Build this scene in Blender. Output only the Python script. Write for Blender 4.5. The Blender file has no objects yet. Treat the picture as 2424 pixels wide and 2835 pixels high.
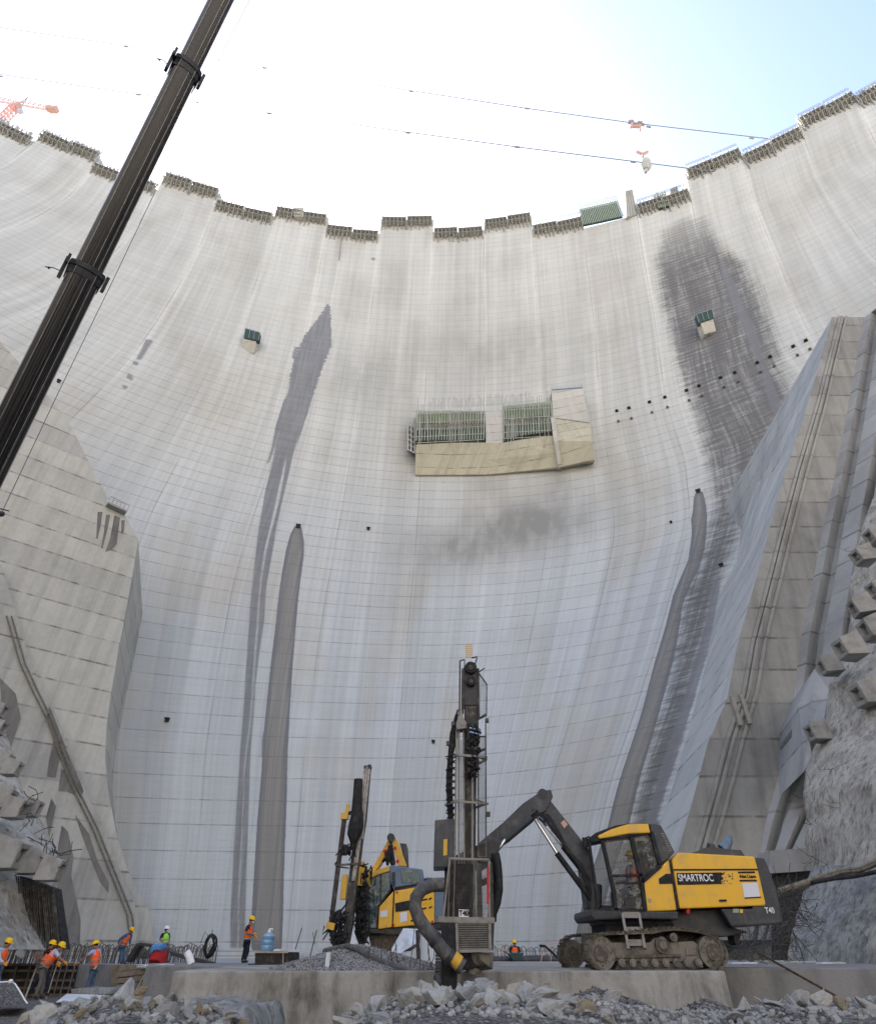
import bpy, bmesh, math, random
import numpy as np
from mathutils import Vector, Matrix
R = math.radians
random.seed(7)
# ------------------------------------------------------------------ camera, sky, sun, exposure
TH = R(37.15); F = 1614.2; CX = 1212.0; CY = 1417.5
sc = bpy.context.scene
cam_d = bpy.data.cameras.new('camera'); cam = bpy.data.objects.new('camera', cam_d)
sc.collection.objects.link(cam); sc.camera = cam
cam.location = (0, 0, 0); cam.rotation_euler = (R(90) + TH, 0, 0)
cam_d.sensor_fit = 'HORIZONTAL'; cam_d.sensor_width = 36; cam_d.lens = 36 * F / 2424
cam_d.clip_start = .1; cam_d.clip_end = 5000
SUN_EL, SUN_AZ = 46, -22          # the sun stands behind the dam, left of the view axis
world = bpy.data.worlds.new('World'); sc.world = world; world.use_nodes = True
wn = world.node_tree; bgn = wn.nodes['Background']
sky = wn.nodes.new('ShaderNodeTexSky'); sky.sky_type = 'NISHITA'; sky.sun_disc = False
sky.sun_elevation = R(SUN_EL); sky.sun_rotation = R(SUN_AZ); sky.air_density = 1.0; sky.dust_density = 3.6; sky.ozone_density = .4; sky.altitude = 600
wn.links.new(sky.outputs[0], bgn.inputs[0]); bgn.inputs[1].default_value = .13
sun_d = bpy.data.lights.new('sun', 'SUN'); sun = bpy.data.objects.new('sun', sun_d); sc.collection.objects.link(sun)
sun_d.energy = 4.5; sun_d.angle = R(.5); sun_d.color = (1, .95, .88)
sdir = Vector((math.sin(R(SUN_AZ)) * math.cos(R(SUN_EL)), math.cos(R(SUN_AZ)) * math.cos(R(SUN_EL)), math.sin(R(SUN_EL))))
sun.rotation_euler = sdir.to_track_quat('Z', 'Y').to_euler()
sc.view_settings.view_transform = 'Standard'; sc.view_settings.look = 'None'
sc.view_settings.exposure = 1.93; sc.view_settings.gamma = 1; sc.view_settings.use_curve_mapping = False
sc.render.engine = 'CYCLES'; sc.cycles.max_bounces = 5; sc.cycles.diffuse_bounces = 3
# ------------------------------------------------------------------ helpers
col = sc.collection
def ray(x, y):
    u = (x - CX) / F; v = (CY - y) / F
    return Vector((u, math.cos(TH) - v * math.sin(TH), math.sin(TH) + v * math.cos(TH)))
def at(x, y, Y):
    d = ray(x, y); return d * (Y / d.y)
def atz(x, y, z):
    d = ray(x, y); return d * (z / d.z)
def onplane(x, y, p, n):
    d = ray(x, y); return d * (p.dot(n) / d.dot(n))
def px(p):
    d = p[1] * math.cos(TH) + p[2] * math.sin(TH); up = -p[1] * math.sin(TH) + p[2] * math.cos(TH)
    return (CX + F * p[0] / d, CY - F * up / d)
class Z:                                    # a close-up of the survey photo: (x, y) in it -> photo pixel
    def __init__(s, ox, oy, k): s.o = (ox, oy, k)
    def __call__(s, x, y): return (s.o[0] + x / s.o[2], s.o[1] + y / s.o[2])
r1 = Z(0, 2100, 1.969); r2 = Z(800, 2050, 2.5314); r3 = Z(1450, 2150, 2.215); r4 = Z(1800, 1300, 1.35)
r5 = Z(0, 1400, 1.594); rA = Z(1100, 1750, 2.072); rB = Z(880, 2080, 3.4527); r6 = Z(1700, 200, 1.7265)
rC = Z(1050, 1000, 2.5314); sk = Z(0, 0, 1.772); cr = Z(800, 450, 1.0911); h1 = Z(0, 2500, 3.544); h2 = Z(300, 2480, 2.9533)
h3 = Z(900, 2600, 2.215); h4 = Z(1650, 2550, 2.2894); h5 = Z(2100, 1400, 2.4383); h6 = Z(0, 1950, 3.4533); h7 = Z(1550, 250, 4.6057)
rR = Z(1300, 1300, 2.0714); rL = Z(600, 800, 1.0905); rK = Z(300, 900, 2.0714)
def tag(o, label=None, cat=None, group=None, kind=None):
    if label: o['label'] = label
    if cat: o['category'] = cat
    if group: o['group'] = group
    if kind: o['kind'] = kind
    return o
def empty(name, loc, label, cat, group=None, rz=0):
    o = bpy.data.objects.new(name, None); col.objects.link(o); o.location = loc; o.rotation_euler = (0, 0, rz)
    o.empty_display_size = .3
    bpy.context.view_layer.update()
    return tag(o, label, cat, group)
def copy_tree(o, parent=None):
    c = o.copy(); col.objects.link(c); c.parent = parent
    for ch in list(o.children): copy_tree(ch, c)
    return c
class MB:
    def __init__(s): s.v = []; s.f = []
    def add(s, vs, fs):
        n = len(s.v); s.v += [tuple(v) for v in vs]; s.f += [tuple(i + n for i in f) for f in fs]; return s
    def box(s, c, size, rot=None):
        c = Vector(c); h = Vector(size) / 2; rot = rot or Matrix.Identity(3)
        vs = [c + rot @ Vector((x * h.x, y * h.y, z * h.z)) for x in (-1, 1) for y in (-1, 1) for z in (-1, 1)]
        return s.add(vs, [(0, 1, 3, 2), (4, 6, 7, 5), (0, 4, 5, 1), (2, 3, 7, 6), (0, 2, 6, 4), (1, 5, 7, 3)])
    def hexa(s, vs):                         # 8 corners, bottom ring then top ring
        return s.add(vs, [(3, 2, 1, 0), (4, 5, 6, 7), (0, 1, 5, 4), (1, 2, 6, 5), (2, 3, 7, 6), (3, 0, 4, 7)])
    def bar(s, p, q, w, h=None, up=(0, 0, 1)):
        p = Vector(p); q = Vector(q); h = h or w; d = (q - p)
        if d.length < 1e-6: return s
        d.normalize(); a = d.cross(Vector(up))
        if a.length < 1e-3: a = d.cross(Vector((0, 1, 0)))
        a.normalize(); b = a.cross(d); a *= w / 2; b *= h / 2
        return s.hexa([p - a - b, p + a - b, p + a + b, p - a + b, q - a - b, q + a - b, q + a + b, q - a + b])
    def tube(s, pts, r, n=8, caps=True):
        pts = [Vector(p) for p in pts]; m = len(pts)
        rs = r if isinstance(r, (list, tuple)) else [r] * m
        vs = []; fs = []; prev = None
        for i, p in enumerate(pts):
            d = (pts[min(i + 1, m - 1)] - pts[max(i - 1, 0)]).normalized()
            if prev is None:
                a = d.cross(Vector((0, 0, 1)))
                if a.length < .1: a = d.cross(Vector((0, 1, 0)))
            else: a = prev - d * prev.dot(d)
            a.normalize(); prev = a; b = d.cross(a)
            for k in range(n):
                t = 2 * math.pi * k / n; vs.append(p + (a * math.cos(t) + b * math.sin(t)) * rs[i])
        for i in range(m - 1):
            for k in range(n): fs.append((i * n + k, i * n + (k + 1) % n, (i + 1) * n + (k + 1) % n, (i + 1) * n + k))
        if caps: fs.append(tuple(range(n))[::-1]); fs.append(tuple((m - 1) * n + k for k in range(n)))
        return s.add(vs, fs)
    def disc(s, c, axis, r, w, n=20):
        c = Vector(c); a = Vector(axis).normalized() * w / 2; return s.tube([c - a, c + a], r, n)
    def prism(s, front, back):
        n = len(front); s.add(list(front) + list(back), [tuple(range(n)), tuple(range(2 * n - 1, n - 1, -1))] + [(i, n + i, n + (i + 1) % n, (i + 1) % n) for i in range(n)]); return s
    def pp(s, pts, Y0, Y1):                  # outline on the upright plane Y0, carried back to Y1
        a = [at(x, y, Y0) for x, y in pts]; return s.prism(a, [Vector((p.x, Y1, p.z)) for p in a])
    def ell(s, c, r, n=12, m=8, rot=None):
        c = Vector(c); r = Vector(r) if not isinstance(r, (int, float)) else Vector((r, r, r)); rot = rot or Matrix.Identity(3)
        vs = [c + rot @ Vector((0, 0, r.z))]; fs = []
        for i in range(1, m):
            ph = math.pi * i / m
            for k in range(n):
                t = 2 * math.pi * k / n; vs.append(c + rot @ Vector((r.x * math.sin(ph) * math.cos(t), r.y * math.sin(ph) * math.sin(t), r.z * math.cos(ph))))
        vs.append(c + rot @ Vector((0, 0, -r.z)))
        for k in range(n): fs.append((0, 1 + k, 1 + (k + 1) % n)); fs.append((len(vs) - 1, 1 + (m - 2) * n + (k + 1) % n, 1 + (m - 2) * n + k))
        for i in range(m - 2):
            for k in range(n): fs.append((1 + i * n + k, 1 + (i + 1) * n + k, 1 + (i + 1) * n + (k + 1) % n, 1 + i * n + (k + 1) % n))
        return s.add(vs, fs)
    def grid(s, rows):
        n = len(rows[0]); vs = [p for r in rows for p in r]
        return s.add(vs, [(i * n + k, i * n + k + 1, (i + 1) * n + k + 1, (i + 1) * n + k) for i in range(len(rows) - 1) for k in range(n - 1)])
    def build(s, name, mat, parent=None, smooth=False, bevel=0, fix=True):
        me = bpy.data.meshes.new(name); me.from_pydata(s.v, [], s.f); me.materials.append(mat)
        if fix:
            bm = bmesh.new(); bm.from_mesh(me); bmesh.ops.recalc_face_normals(bm, faces=bm.faces)
            if bevel:
                es = [e for e in bm.edges if len(e.link_faces) == 2 and e.calc_face_angle(0) > .5]
                bmesh.ops.bevel(bm, geom=es, offset=bevel, segments=2, affect='EDGES', profile=.6, clamp_overlap=True)
            bm.to_mesh(me); bm.free()
        if smooth:
            for p in me.polygons: p.use_smooth = True
            try: me.set_sharp_from_angle(angle=R(40))
            except Exception: pass
        o = bpy.data.objects.new(name, me); col.objects.link(o)
        if parent is not None:
            o.parent = parent; o.matrix_parent_inverse = parent.matrix_world.inverted()
        return o
# ------------------------------------------------------------------ materials
class NT:
    def __init__(s, name):
        s.m = bpy.data.materials.new(name); s.m.use_nodes = True; s.t = s.m.node_tree; s.b = s.t.nodes['Principled BSDF']
    def n(s, typ, **kw):
        o = s.t.nodes.new(typ)
        for k, v in kw.items(): setattr(o, k, v)
        return o
    def put(s, i, v):
        if hasattr(v, 'is_output') or isinstance(v, bpy.types.NodeSocket): s.t.links.new(v, i)
        elif isinstance(v, tuple) and len(v) == 3 and i.type == 'RGBA': i.default_value = (*v, 1)
        else: i.default_value = v
    def math(s, op, a, b=0.0, c=None):
        o = s.n('ShaderNodeMath', operation=op); s.put(o.inputs[0], a); s.put(o.inputs[1], b)
        if c is not None: s.put(o.inputs[2], c)
        return o.outputs[0]
    def mix(s, f, a, b, mode='MIX'):
        o = s.n('ShaderNodeMix', data_type='RGBA', blend_type=mode); s.put(o.inputs[0], f); s.put(o.inputs[6], a); s.put(o.inputs[7], b); return o.outputs[2]
    def noise(s, vec, scale=1.0, detail=4, rough=.55, dist=0):
        o = s.n('ShaderNodeTexNoise'); s.put(o.inputs['Vector'], vec); o.inputs['Scale'].default_value = scale
        o.inputs['Detail'].default_value = detail; o.inputs['Roughness'].default_value = rough; o.inputs['Distortion'].default_value = dist; return o.outputs[0]
    def vor(s, vec, scale=1.0, feature='F1', out=0):
        o = s.n('ShaderNodeTexVoronoi', feature=feature); s.put(o.inputs['Vector'], vec); o.inputs['Scale'].default_value = scale; return o.outputs[out]
    def vec(s, x, y, z):
        o = s.n('ShaderNodeCombineXYZ'); s.put(o.inputs[0], x); s.put(o.inputs[1], y); s.put(o.inputs[2], z); return o.outputs[0]
    def sep(s, v):
        o = s.n('ShaderNodeSeparateXYZ'); s.put(o.inputs[0], v); return o.outputs
    def scale(s, v, k):
        o = s.n('ShaderNodeVectorMath', operation='MULTIPLY'); s.put(o.inputs[0], v); o.inputs[1].default_value = k; return o.outputs[0]
    def ss(s, v, a, b, lo=0.0, hi=1.0):
        o = s.n('ShaderNodeMapRange', interpolation_type='SMOOTHSTEP'); s.put(o.inputs[0], v)
        for i, w in zip((1, 2, 3, 4), (a, b, lo, hi)): o.inputs[i].default_value = w
        return o.outputs[0]
    def attr(s, name):
        o = s.n('ShaderNodeAttribute'); o.attribute_name = name; return o.outputs['Fac']
    def obj(s): return s.n('ShaderNodeTexCoord').outputs['Object']
    def pos(s): return s.n('ShaderNodeNewGeometry').outputs['Position']
    def bump(s, h, st=.3, dist=.02):
        o = s.n('ShaderNodeBump'); s.put(o.inputs['Height'], h); o.inputs['Strength'].default_value = st; o.inputs['Distance'].default_value = dist; s.t.links.new(o.outputs[0], s.b.inputs['Normal'])
    def done(s, colr, rough=.9, metal=0, spec=.3):
        s.put(s.b.inputs['Base Color'], colr); s.put(s.b.inputs['Roughness'], rough); s.b.inputs['Metallic'].default_value = metal
        s.b.inputs['Specular IOR Level'].default_value = spec; return s.m
def grime(name, c, c2, rough=.6, metal=0, sc_=3.0, spec=.4, amt=.6, bump=0, lo=.45, hi=.7):
    t = NT(name); p = t.obj()
    a = t.ss(t.noise(p, sc_, 6, .65), lo, hi, 0, amt); b = t.ss(t.noise(t.scale(p, (sc_ * 3, sc_ * 3, sc_ * .5)), 1, 4), .5, .75, 0, amt * .6)
    k = t.math('MAXIMUM', a, b)
    if bump: t.bump(t.noise(p, sc_ * 8, 4), bump, .02)
    return t.done(t.mix(k, c, c2), rough, metal, spec)
def concrete(name, c=(.33, .32, .30), dark=(.17, .16, .15), lift=0, zoff=0, sx=.5, sz=.06, fine=6, stain=.5, bump=.3, hue=None):
    t = NT(name); p = t.pos(); x, y, z = t.sep(p)
    h = t.math('ADD', x, t.math('MULTIPLY', y, .8))
    st = t.noise(t.vec(t.math('MULTIPLY', h, sx), t.math('MULTIPLY', z, sz), 0), 1, 6, .62)
    big = t.noise(p, .12 * sx * 4, 4, .6); fn = t.noise(p, fine, 6, .7)
    k = t.math('ADD', t.ss(st, .40, .70, 0, stain), t.ss(big, .45, .7, 0, stain * .5))
    cc = t.mix(t.math('MINIMUM', k, 1), c, dark)
    cc = t.mix(1.0, cc, t.mix(fn, (.82, .82, .82), (1.14, 1.14, 1.14)), 'MULTIPLY')
    if hue: cc = t.mix(t.ss(t.noise(t.scale(p, (1, 1, 1.7)), sx, 3), .5, .7, 0, .6), cc, hue)
    if lift:
        fr = t.math('FRACT', t.math('DIVIDE', t.math('SUBTRACT', z, zoff), lift))
        d = t.math('ABSOLUTE', t.math('SUBTRACT', fr, .5))
        w = t.ss(d, .5 - .07 / lift * 2.2, .5 - .01, 0, 1)
        w = t.math('MULTIPLY', w, t.ss(t.noise(t.vec(t.math('MULTIPLY', h, .5), 0, t.math('MULTIPLY', z, .3)), 1, 4), .38, .66, .12, .9))
        cc = t.mix(w, cc, (.13, .12, .105))
        dr = t.math('MULTIPLY', t.ss(fr, .55, 1.0), t.ss(t.noise(t.vec(t.math('MULTIPLY', h, 2.2), 0, t.math('MULTIPLY', z, .12)), 1, 5, .7), .52, .72, 0, .45)); cc = t.mix(t.math('MULTIPLY', dr, 1.0), cc, dark)
        bl = t.n('ShaderNodeTexWhiteNoise', noise_dimensions='1D'); t.put(bl.inputs['W'], t.math('FLOOR', t.math('DIVIDE', t.math('SUBTRACT', z, zoff), lift)))
        cc = t.mix(1.0, cc, t.mix(bl.outputs[0], (.88, .88, .89), (1.06, 1.06, 1.04)), 'MULTIPLY')
    t.bump(fn, bump, .03)
    return t.done(cc, .92, 0, .2)
M = {}
M['conc'] = concrete('concrete', (.36, .35, .33), (.2, .19, .17))
M['slab'] = concrete('slab_concrete', (.37, .36, .33), (.125, .12, .105), sx=2.2, sz=.6, fine=14, stain=.85, bump=.5, hue=(.29, .26, .215))
M['slabtop'] = concrete('slab_top', (.40, .41, .42), (.2, .2, .2), sx=1, sz=.5, fine=10, stain=.7)
M['slab2'] = concrete('slab_dull_concrete', (.25, .245, .235), (.12, .12, .12), sx=1.2, sz=.3, fine=12, stain=.7, bump=.5)
M['left'] = concrete('left_abutment_concrete', (.50, .49, .44), (.31, .30, .265), lift=3, zoff=1.0, sx=.6, sz=.02, fine=2, stain=.5)
M['left2'] = concrete('ledge_concrete', (.42, .415, .38), (.24, .23, .205), lift=3.4, zoff=1.0, sx=.6, sz=.03, fine=2, stain=.5)
M['rightB'] = concrete('right_abutment_concrete', (.36, .357, .335), (.2, .195, .18), lift=3, zoff=0.0, sx=.8, sz=.05, fine=2, stain=.55)
M['rightA'] = concrete('lit_flank_concrete', (.50, .52, .515), (.34, .35, .36), lift=3, zoff=0.3, sx=.3, sz=.03, fine=2, stain=.6)  # paler than the front face: light on that side put into the colour
M['rightC'] = concrete('right_rib_concrete', (.40, .405, .40), (.24, .24, .235), lift=3, zoff=0.3, sx=.3, sz=.03, fine=2, stain=.7)
M['wetshade'] = concrete('wet_or_shaded_concrete', (.20, .19, .175), (.11, .105, .10), sx=.8, sz=.1, fine=3, stain=.7)
M['anch'] = concrete('anchor_concrete', (.36, .35, .32), (.17, .165, .15), sx=1.5, sz=1.2, fine=5, stain=.6)
M['beige'] = concrete('beige_concrete', (.55, .515, .385), (.36, .33, .23), lift=3, zoff=1.5, sx=.9, sz=.06, fine=2, stain=.5)
M['beige2'] = concrete('pale_concrete', (.55, .52, .45), (.45, .42, .36), lift=3, zoff=1.5, sx=.6, sz=.06, fine=2, stain=.6)
M['yel'] = grime('yellow_paint', (.78, .42, .012), (.46, .31, .10), .38, 0, 3.2, .5, .55)
M['yel2'] = grime('dusty_yellow_paint', (.62, .36, .03), (.3, .24, .13), .5, 0, 4, .4, .6)
M['dark'] = grime('dark_grey_paint', (.024, .026, .03), (.08, .075, .068), .5, 0, 4, .4, .5)
M['dark2'] = grime('charcoal_paint', (.032, .035, .042), (.13, .125, .115), .45, 0, 3, .4, .5)
M['bluegrey'] = grime('blue_grey_paint', (.10, .15, .23), (.22, .23, .24), .5, 0, 4, .4, .5)
M['black'] = grime('black_rubber', (.012, .012, .014), (.06, .058, .055), .7, 0, 6, .3, .6)
M['hose'] = grime('dusty_hose_rubber', (.07, .07, .072), (.19, .175, .15), .75, 0, 6, .3, .8)
M['mud'] = grime('muddy_steel', (.21, .19, .155), (.06, .055, .045), .85, .1, 5, .2, .9, .4)
M['muddark'] = grime('muddy_track_steel', (.10, .085, .065), (.24, .21, .17), .85, .2, 9, .2, .9, .5)
M['steel'] = grime('worn_steel', (.40, .38, .35), (.13, .115, .095), .5, .45, 6, .4, .8)
M['chrome'] = grime('chrome_rod', (.75, .75, .75), (.5, .5, .5), .2, 1, 5, .5, .3)
M['ironlite'] = grime('galvanised_frame', (.27, .255, .225), (.13, .12, .105), .65, .3, 8, .3, .7)
M['rust'] = grime('rusty_rebar', (.11, .07, .05), (.22, .17, .13), .85, .3, 12, .2, .8)
M['rebarg'] = grime('grey_rebar', (.17, .155, .14), (.09, .075, .06), .8, .3, 9, .2, .8)
M['wood'] = grime('weathered_plywood', (.20, .165, .125), (.09, .075, .06), .85, 0, 4, .2, .8, .4)
M['woodl'] = grime('pale_timber', (.40, .36, .27), (.22, .19, .14), .8, 0, 4, .2, .7, .4)
M['woodd'] = grime('dark_formwork_ply', (.035, .03, .027), (.10, .088, .075), .8, 0, 4, .2, .8, .4)
M['sheet'] = grime('white_sheet', (.62, .66, .70), (.33, .34, .34), .6, 0, 2.5, .3, .6)
M['white'] = grime('white_paint', (.8, .8, .8), (.5, .49, .46), .5, 0, 8, .4, .5)
M['red'] = grime('red_cloth', (.52, .035, .04), (.3, .03, .03), .8, 0, 8, .2, .5)
M['blue'] = grime('blue_cloth', (.10, .26, .5), (.07, .17, .34), .8, 0, 8, .2, .5)
M['cranered'] = grime('orange_crane_paint', (.58, .34, .27), (.5, .33, .27), .6, 0, 3, .3, .4)
M['green'] = grime('green_formwork', (.04, .075, .055), (.09, .12, .09), .7, 0, 2, .3, .6)
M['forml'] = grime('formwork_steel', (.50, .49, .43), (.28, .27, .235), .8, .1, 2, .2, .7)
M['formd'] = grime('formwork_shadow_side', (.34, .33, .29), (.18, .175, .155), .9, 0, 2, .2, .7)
M['rail'] = grime('railing_tube', (.30, .33, .40), (.2, .2, .22), .6, .2, 2, .3, .5)
M['hose2'] = M['hose']
def glassy(name, c, alpha):
    t = NT(name); p = t.obj(); n_ = t.noise(p, 3.2, 8, .75); dirt = t.ss(n_, .48, .62, 0, .75)
    m = t.done(t.mix(dirt, c, (.33, .31, .26)), t.ss(n_, .45, .65, .06, .8), 0, .6)
    t.put(t.b.inputs['Alpha'], t.math('ADD', t.math('MULTIPLY', dirt, .8), alpha)); return m
M['glass'] = glassy('dusty_glass', (.02, .028, .03), .22); M['glass2'] = glassy('green_tinted_glass', (.05, .10, .10), .75)
# ------------------------------------------------------------------ the dam surface: double-curvature arch
_zk = np.array([-6, 5, 16, 22, 37, 52, 67, 85, 108, 150, 190, 222, 245.])
_yc = np.array([81, 82, 84.9, 86.5, 93, 99, 103.6, 107.6, 110, 113, 113, 112, 110.])
_cc = np.array([-9, -9, -8, -7, -3.5, 0, 1.5, 3, 4.5, 2, -5, -10, -12.])
_rl = np.array([190, 185, 175, 155, 125, 106, 110, 120, 140, 195, 240, 275, 300.])
_rr = np.array([32, 34, 38, 44, 62, 79, 91, 103, 121, 177, 235, 265, 290.])
_bl = np.array([.52, .55, .61, .65, .73, .79, .83, .85, .86, .92, .96, 1, 1.])
_br = np.array([.26, .29, .35, .40, .52, .63, .73, .79, .82, .91, .96, 1, 1.])
_aa = np.array([-5.5, -5.5, -5.2, -5, -4.5, -4, -3.5, -3, -2.5, -1.5, -.7, 0, 0.])
def _sm(k):
    zz = np.linspace(-6, 245, 1005); v = np.interp(zz, _zk, k); kern = np.hanning(61); kern /= kern.sum()
    return zz, np.convolve(np.pad(v, 30, mode='reflect', reflect_type='odd'), kern, mode='valid')
_T = {n: _sm(k) for n, k in dict(yc=_yc, cc=_cc, rl=_rl, rr=_rr, bl=_bl, br=_br, aa=_aa).items()}
def prm(n, z): return np.interp(z, *_T[n])
def dam_y(X, z):
    X = np.asarray(X, float); z = np.asarray(z, float); d = X - prm('cc', z); Rr = np.where(d > 0, prm('rr', z), prm('rl', z)); a = np.abs(d)
    k = .88; lim = k * Rr; s = np.minimum(a, lim)
    drop = Rr - np.sqrt(Rr ** 2 - s ** 2) + (a - s) * (k / math.sqrt(1 - k * k)); return prm('yc', z) - drop
def dam_x(t, z):
    t = np.asarray(t, float); w = 1 / (1 + np.exp(-t / 9)); return prm('aa', z) + t * (prm('br', z) * w + prm('bl', z) * (1 - w))
def dam_t(X, z):
    lo = np.full(np.shape(X), -400.0); hi = np.full(np.shape(X), 400.0)
    for _ in range(40):
        m = (lo + hi) / 2; g = dam_x(m, z) < X; lo = np.where(g, m, lo); hi = np.where(g, hi, m)
    return (lo + hi) / 2
def raydam(x, y):
    d = ray(x, y); s = np.linspace(30, 420, 4000); g = s * d.y - dam_y(s * d.x, np.clip(s * d.z, -6, 245))
    i = int(np.argmax(g > 0)); s0 = s[i - 1] + (s[1] - s[0]) * (-g[i - 1]) / (g[i] - g[i - 1]); return d * s0
def dam_n(X, z):
    e = .5; a = float(dam_y(X + e, z) - dam_y(X - e, z)) / (2 * e); n = Vector((a, -1, 0)); return n.normalized()
def tz(x, y):
    p = raydam(x, y); return (float(dam_t(p.x, p.z)), p.z)
def D(x, y): return (x * 1.368, y * 1.368)
# ---- monoliths along the crest: (left px, right px, top px) in photo pixels
mono = [(sk(-420, 0)[0], sk(-130, 0)[0], sk(-270, 470)[1], 0), (sk(-130, 0)[0], sk(188, 0)[0], sk(30, 628)[1], 0), (sk(188, 0)[0], sk(475, 0)[0], sk(360, 708)[1], 0), (sk(475, 0)[0], sk(785, 0)[0], sk(640, 880)[1], 0),
        (sk(785, 0)[0], sk(1070, 0)[0], sk(940, 905)[1], 0), (sk(1070, 0)[0], sk(1348, 0)[0], sk(1200, 1030)[1], 0), (sk(1348, 0)[0], sk(1610, 0)[0], sk(1490, 1046)[1], 0),
        (cr(112, 0)[0], cr(276, 0)[0], cr(195, 209)[1], 0), (cr(276, 0)[0], cr(435, 0)[0], cr(355, 172)[1], 0), (cr(435, 0)[0], cr(588, 0)[0], cr(510, 210)[1], 0),
        (cr(588, 0)[0], cr(733, 0)[0], cr(655, 172)[1], 0), (cr(733, 0)[0], cr(888, 0)[0], cr(810, 186)[1], 0), (cr(888, 0)[0], cr(1048, 0)[0], cr(965, 180)[1], 0),
        (cr(1048, 0)[0], cr(1205, 0)[0], cr(1130, 112)[1], 0), (r6(345, 0)[0], r6(605, 0)[0], r6(470, 425)[1], 0), (r6(605, 0)[0], r6(885, 0)[0], r6(750, 350)[1], 0),
        (r6(885, 0)[0], r6(1150, 0)[0], r6(1010, 170)[1], 0), (r6(1150, 0)[0], r6(1440, 0)[0], r6(1300, 60)[1], 0), (r6(1440, 0)[0], r6(1750, 0)[0], r6(1590, -80)[1], 0)]
MONO = []
for a, b, ty, _ in mono:
    m_ = (a + b) / 2; p = raydam(m_, ty); za = p.z
    def xt(xx):
        lo, hi = za - 0, za  # the joint on this level
        best = min(((abs(px(( X, float(dam_y(X, za)), za))[0] - xx), X) for X in np.arange(-230, 230, .25)), key=lambda q: q[0]); return best[1]
    MONO.append([xt(a), xt(b), za])
# joints in t
bt = [float(dam_t(MONO[0][0], MONO[0][2]))]
for i in range(len(MONO) - 1): bt.append(float(dam_t((MONO[i][1] + MONO[i + 1][0]) / 2, (MONO[i][2] + MONO[i + 1][2]) / 2)))
bt.append(float(dam_t(MONO[-1][1], MONO[-1][2])))
print('MONO tops', [round(m[2], 1) for m in MONO]); print('joints', [round(b) for b in bt])
tops = [m[2] for m in MONO]
bt = [bt[0] - 45, bt[0] - 22] + bt + [bt[-1] + 20, bt[-1] + 40]; tops = [tops[0] + 6, tops[0] - 2] + tops + [tops[-1] - 2, tops[-1] + 5]
Zm = Z(900, 600, 2.7625)
# ---- stains: outlines on the face, in (t, z)
def poly(*pts): return np.array([tz(*p) for p in pts])
def L(pts): return [rL(*p) for p in pts]
wetA = poly(*L([(335, 45), (343, 60), (345, 120), (347, 170), (335, 200), (318, 240), (300, 290), (283, 350), (265, 400), (248, 455), (228, 540), (210, 600), (190, 690), (170, 780), (150, 900), (143, 1000), (128, 1100), (117, 1200), (108, 1330), (100, 1455), (95, 1600), (90, 1750), (86, 1884), (84, 1990)]),
            *L([(40, 1990), (41, 1884), (50, 1700), (60, 1550), (67, 1455), (78, 1300), (86, 1180), (98, 1000), (106, 900), (117, 800), (130, 700), (148, 600), (168, 520), (195, 400), (215, 300), (235, 200), (265, 140), (310, 80)]))
gapA = poly(*L([(210, 510), (203, 560), (188, 640), (173, 700), (148, 800), (136, 880), (126, 1000), (114.5, 1150), (100.5, 1330), (85, 1455), (79, 1600), (71.5, 1750), (66.5, 1884), (65.5, 1990)]), *L([(63, 1990), (63.5, 1884), (68.5, 1750), (76, 1600), (82, 1455), (97, 1330), (110, 1150), (121, 1000), (131, 880), (143, 790), (167, 690), (187, 600), (205, 520)]))
gapA2 = poly(*L([(247, 440), (232, 530), (215, 600), (198, 680), (180, 760), (170, 840), (166, 840), (176, 740), (195, 650), (212, 580), (230, 500)]))
fingA = poly(*L([(222, 305), (224, 330), (205, 380), (190, 430), (178, 470), (160, 520), (150, 530), (165, 480), (178, 410), (200, 340)]))
fingA2 = poly(*L([(143, 1330), (146, 1340), (140, 1420), (134, 1420), (136, 1350)]))
siltA = poly(*L([(244, 712), (255, 718), (263, 760), (263, 800), (254, 870), (240, 1000), (228, 1150), (220, 1280), (214, 1400), (212, 1500), (207, 1650), (202, 1780), (200, 1884), (196, 2000)]), *L([(104, 2000), (105, 1884), (112, 1760), (122, 1600), (135, 1455), (145, 1300), (158, 1180), (172, 1060), (183, 960), (196, 860), (208, 790), (222, 740), (235, 716)]))
siltB = poly(r4(170, 84), r4(195, 84), r4(208, 150), r4(210, 200), r4(203, 290), r4(180, 370), r4(150, 430), r4(130, 480), rR(1215, 790), rR(1165, 1100), rR(1090, 1370), rR(1010, 1650), rR(910, 2050), r3(470, 900), r3(420, 1060), r3(270, 1060), r3(315, 980), rR(790, 2050), rR(900, 1650), rR(990, 1370), rR(1060, 1100), rR(1120, 900), rR(1160, 740), r4(80, 480), r4(105, 420), r4(140, 340), r4(153, 250), r4(150, 190), r4(160, 110))
wetB = poly(r6(240, 760), r6(330, 700), r6(430, 700), r6(480, 800), r6(520, 850), r6(600, 900), r6(650, 985), r6(700, 1080), r6(740, 1190), r6(780, 1330), r6(840, 1520), r6(800, 1640), r6(740, 1750), r6(650, 1960), r6(610, 2070), r4(320, 200), r4(300, 320), r4(262, 400), r4(240, 480), r4(205, 640), r4(150, 850), r4(100, 1070), r4(20, 1330), D(1250, 1900),
            D(1200, 1900), rR(910, 2080), rR(1010, 1650), rR(1090, 1370), rR(1165, 1100), rR(1215, 800), rR(1250, 680), rR(1330, 500), rR(1380, 350), r6(470, 2050), r6(450, 1870), r6(420, 1720), r6(370, 1560), r6(330, 1480), r6(280, 1280), r6(225, 1080), r6(200, 900))
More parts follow.
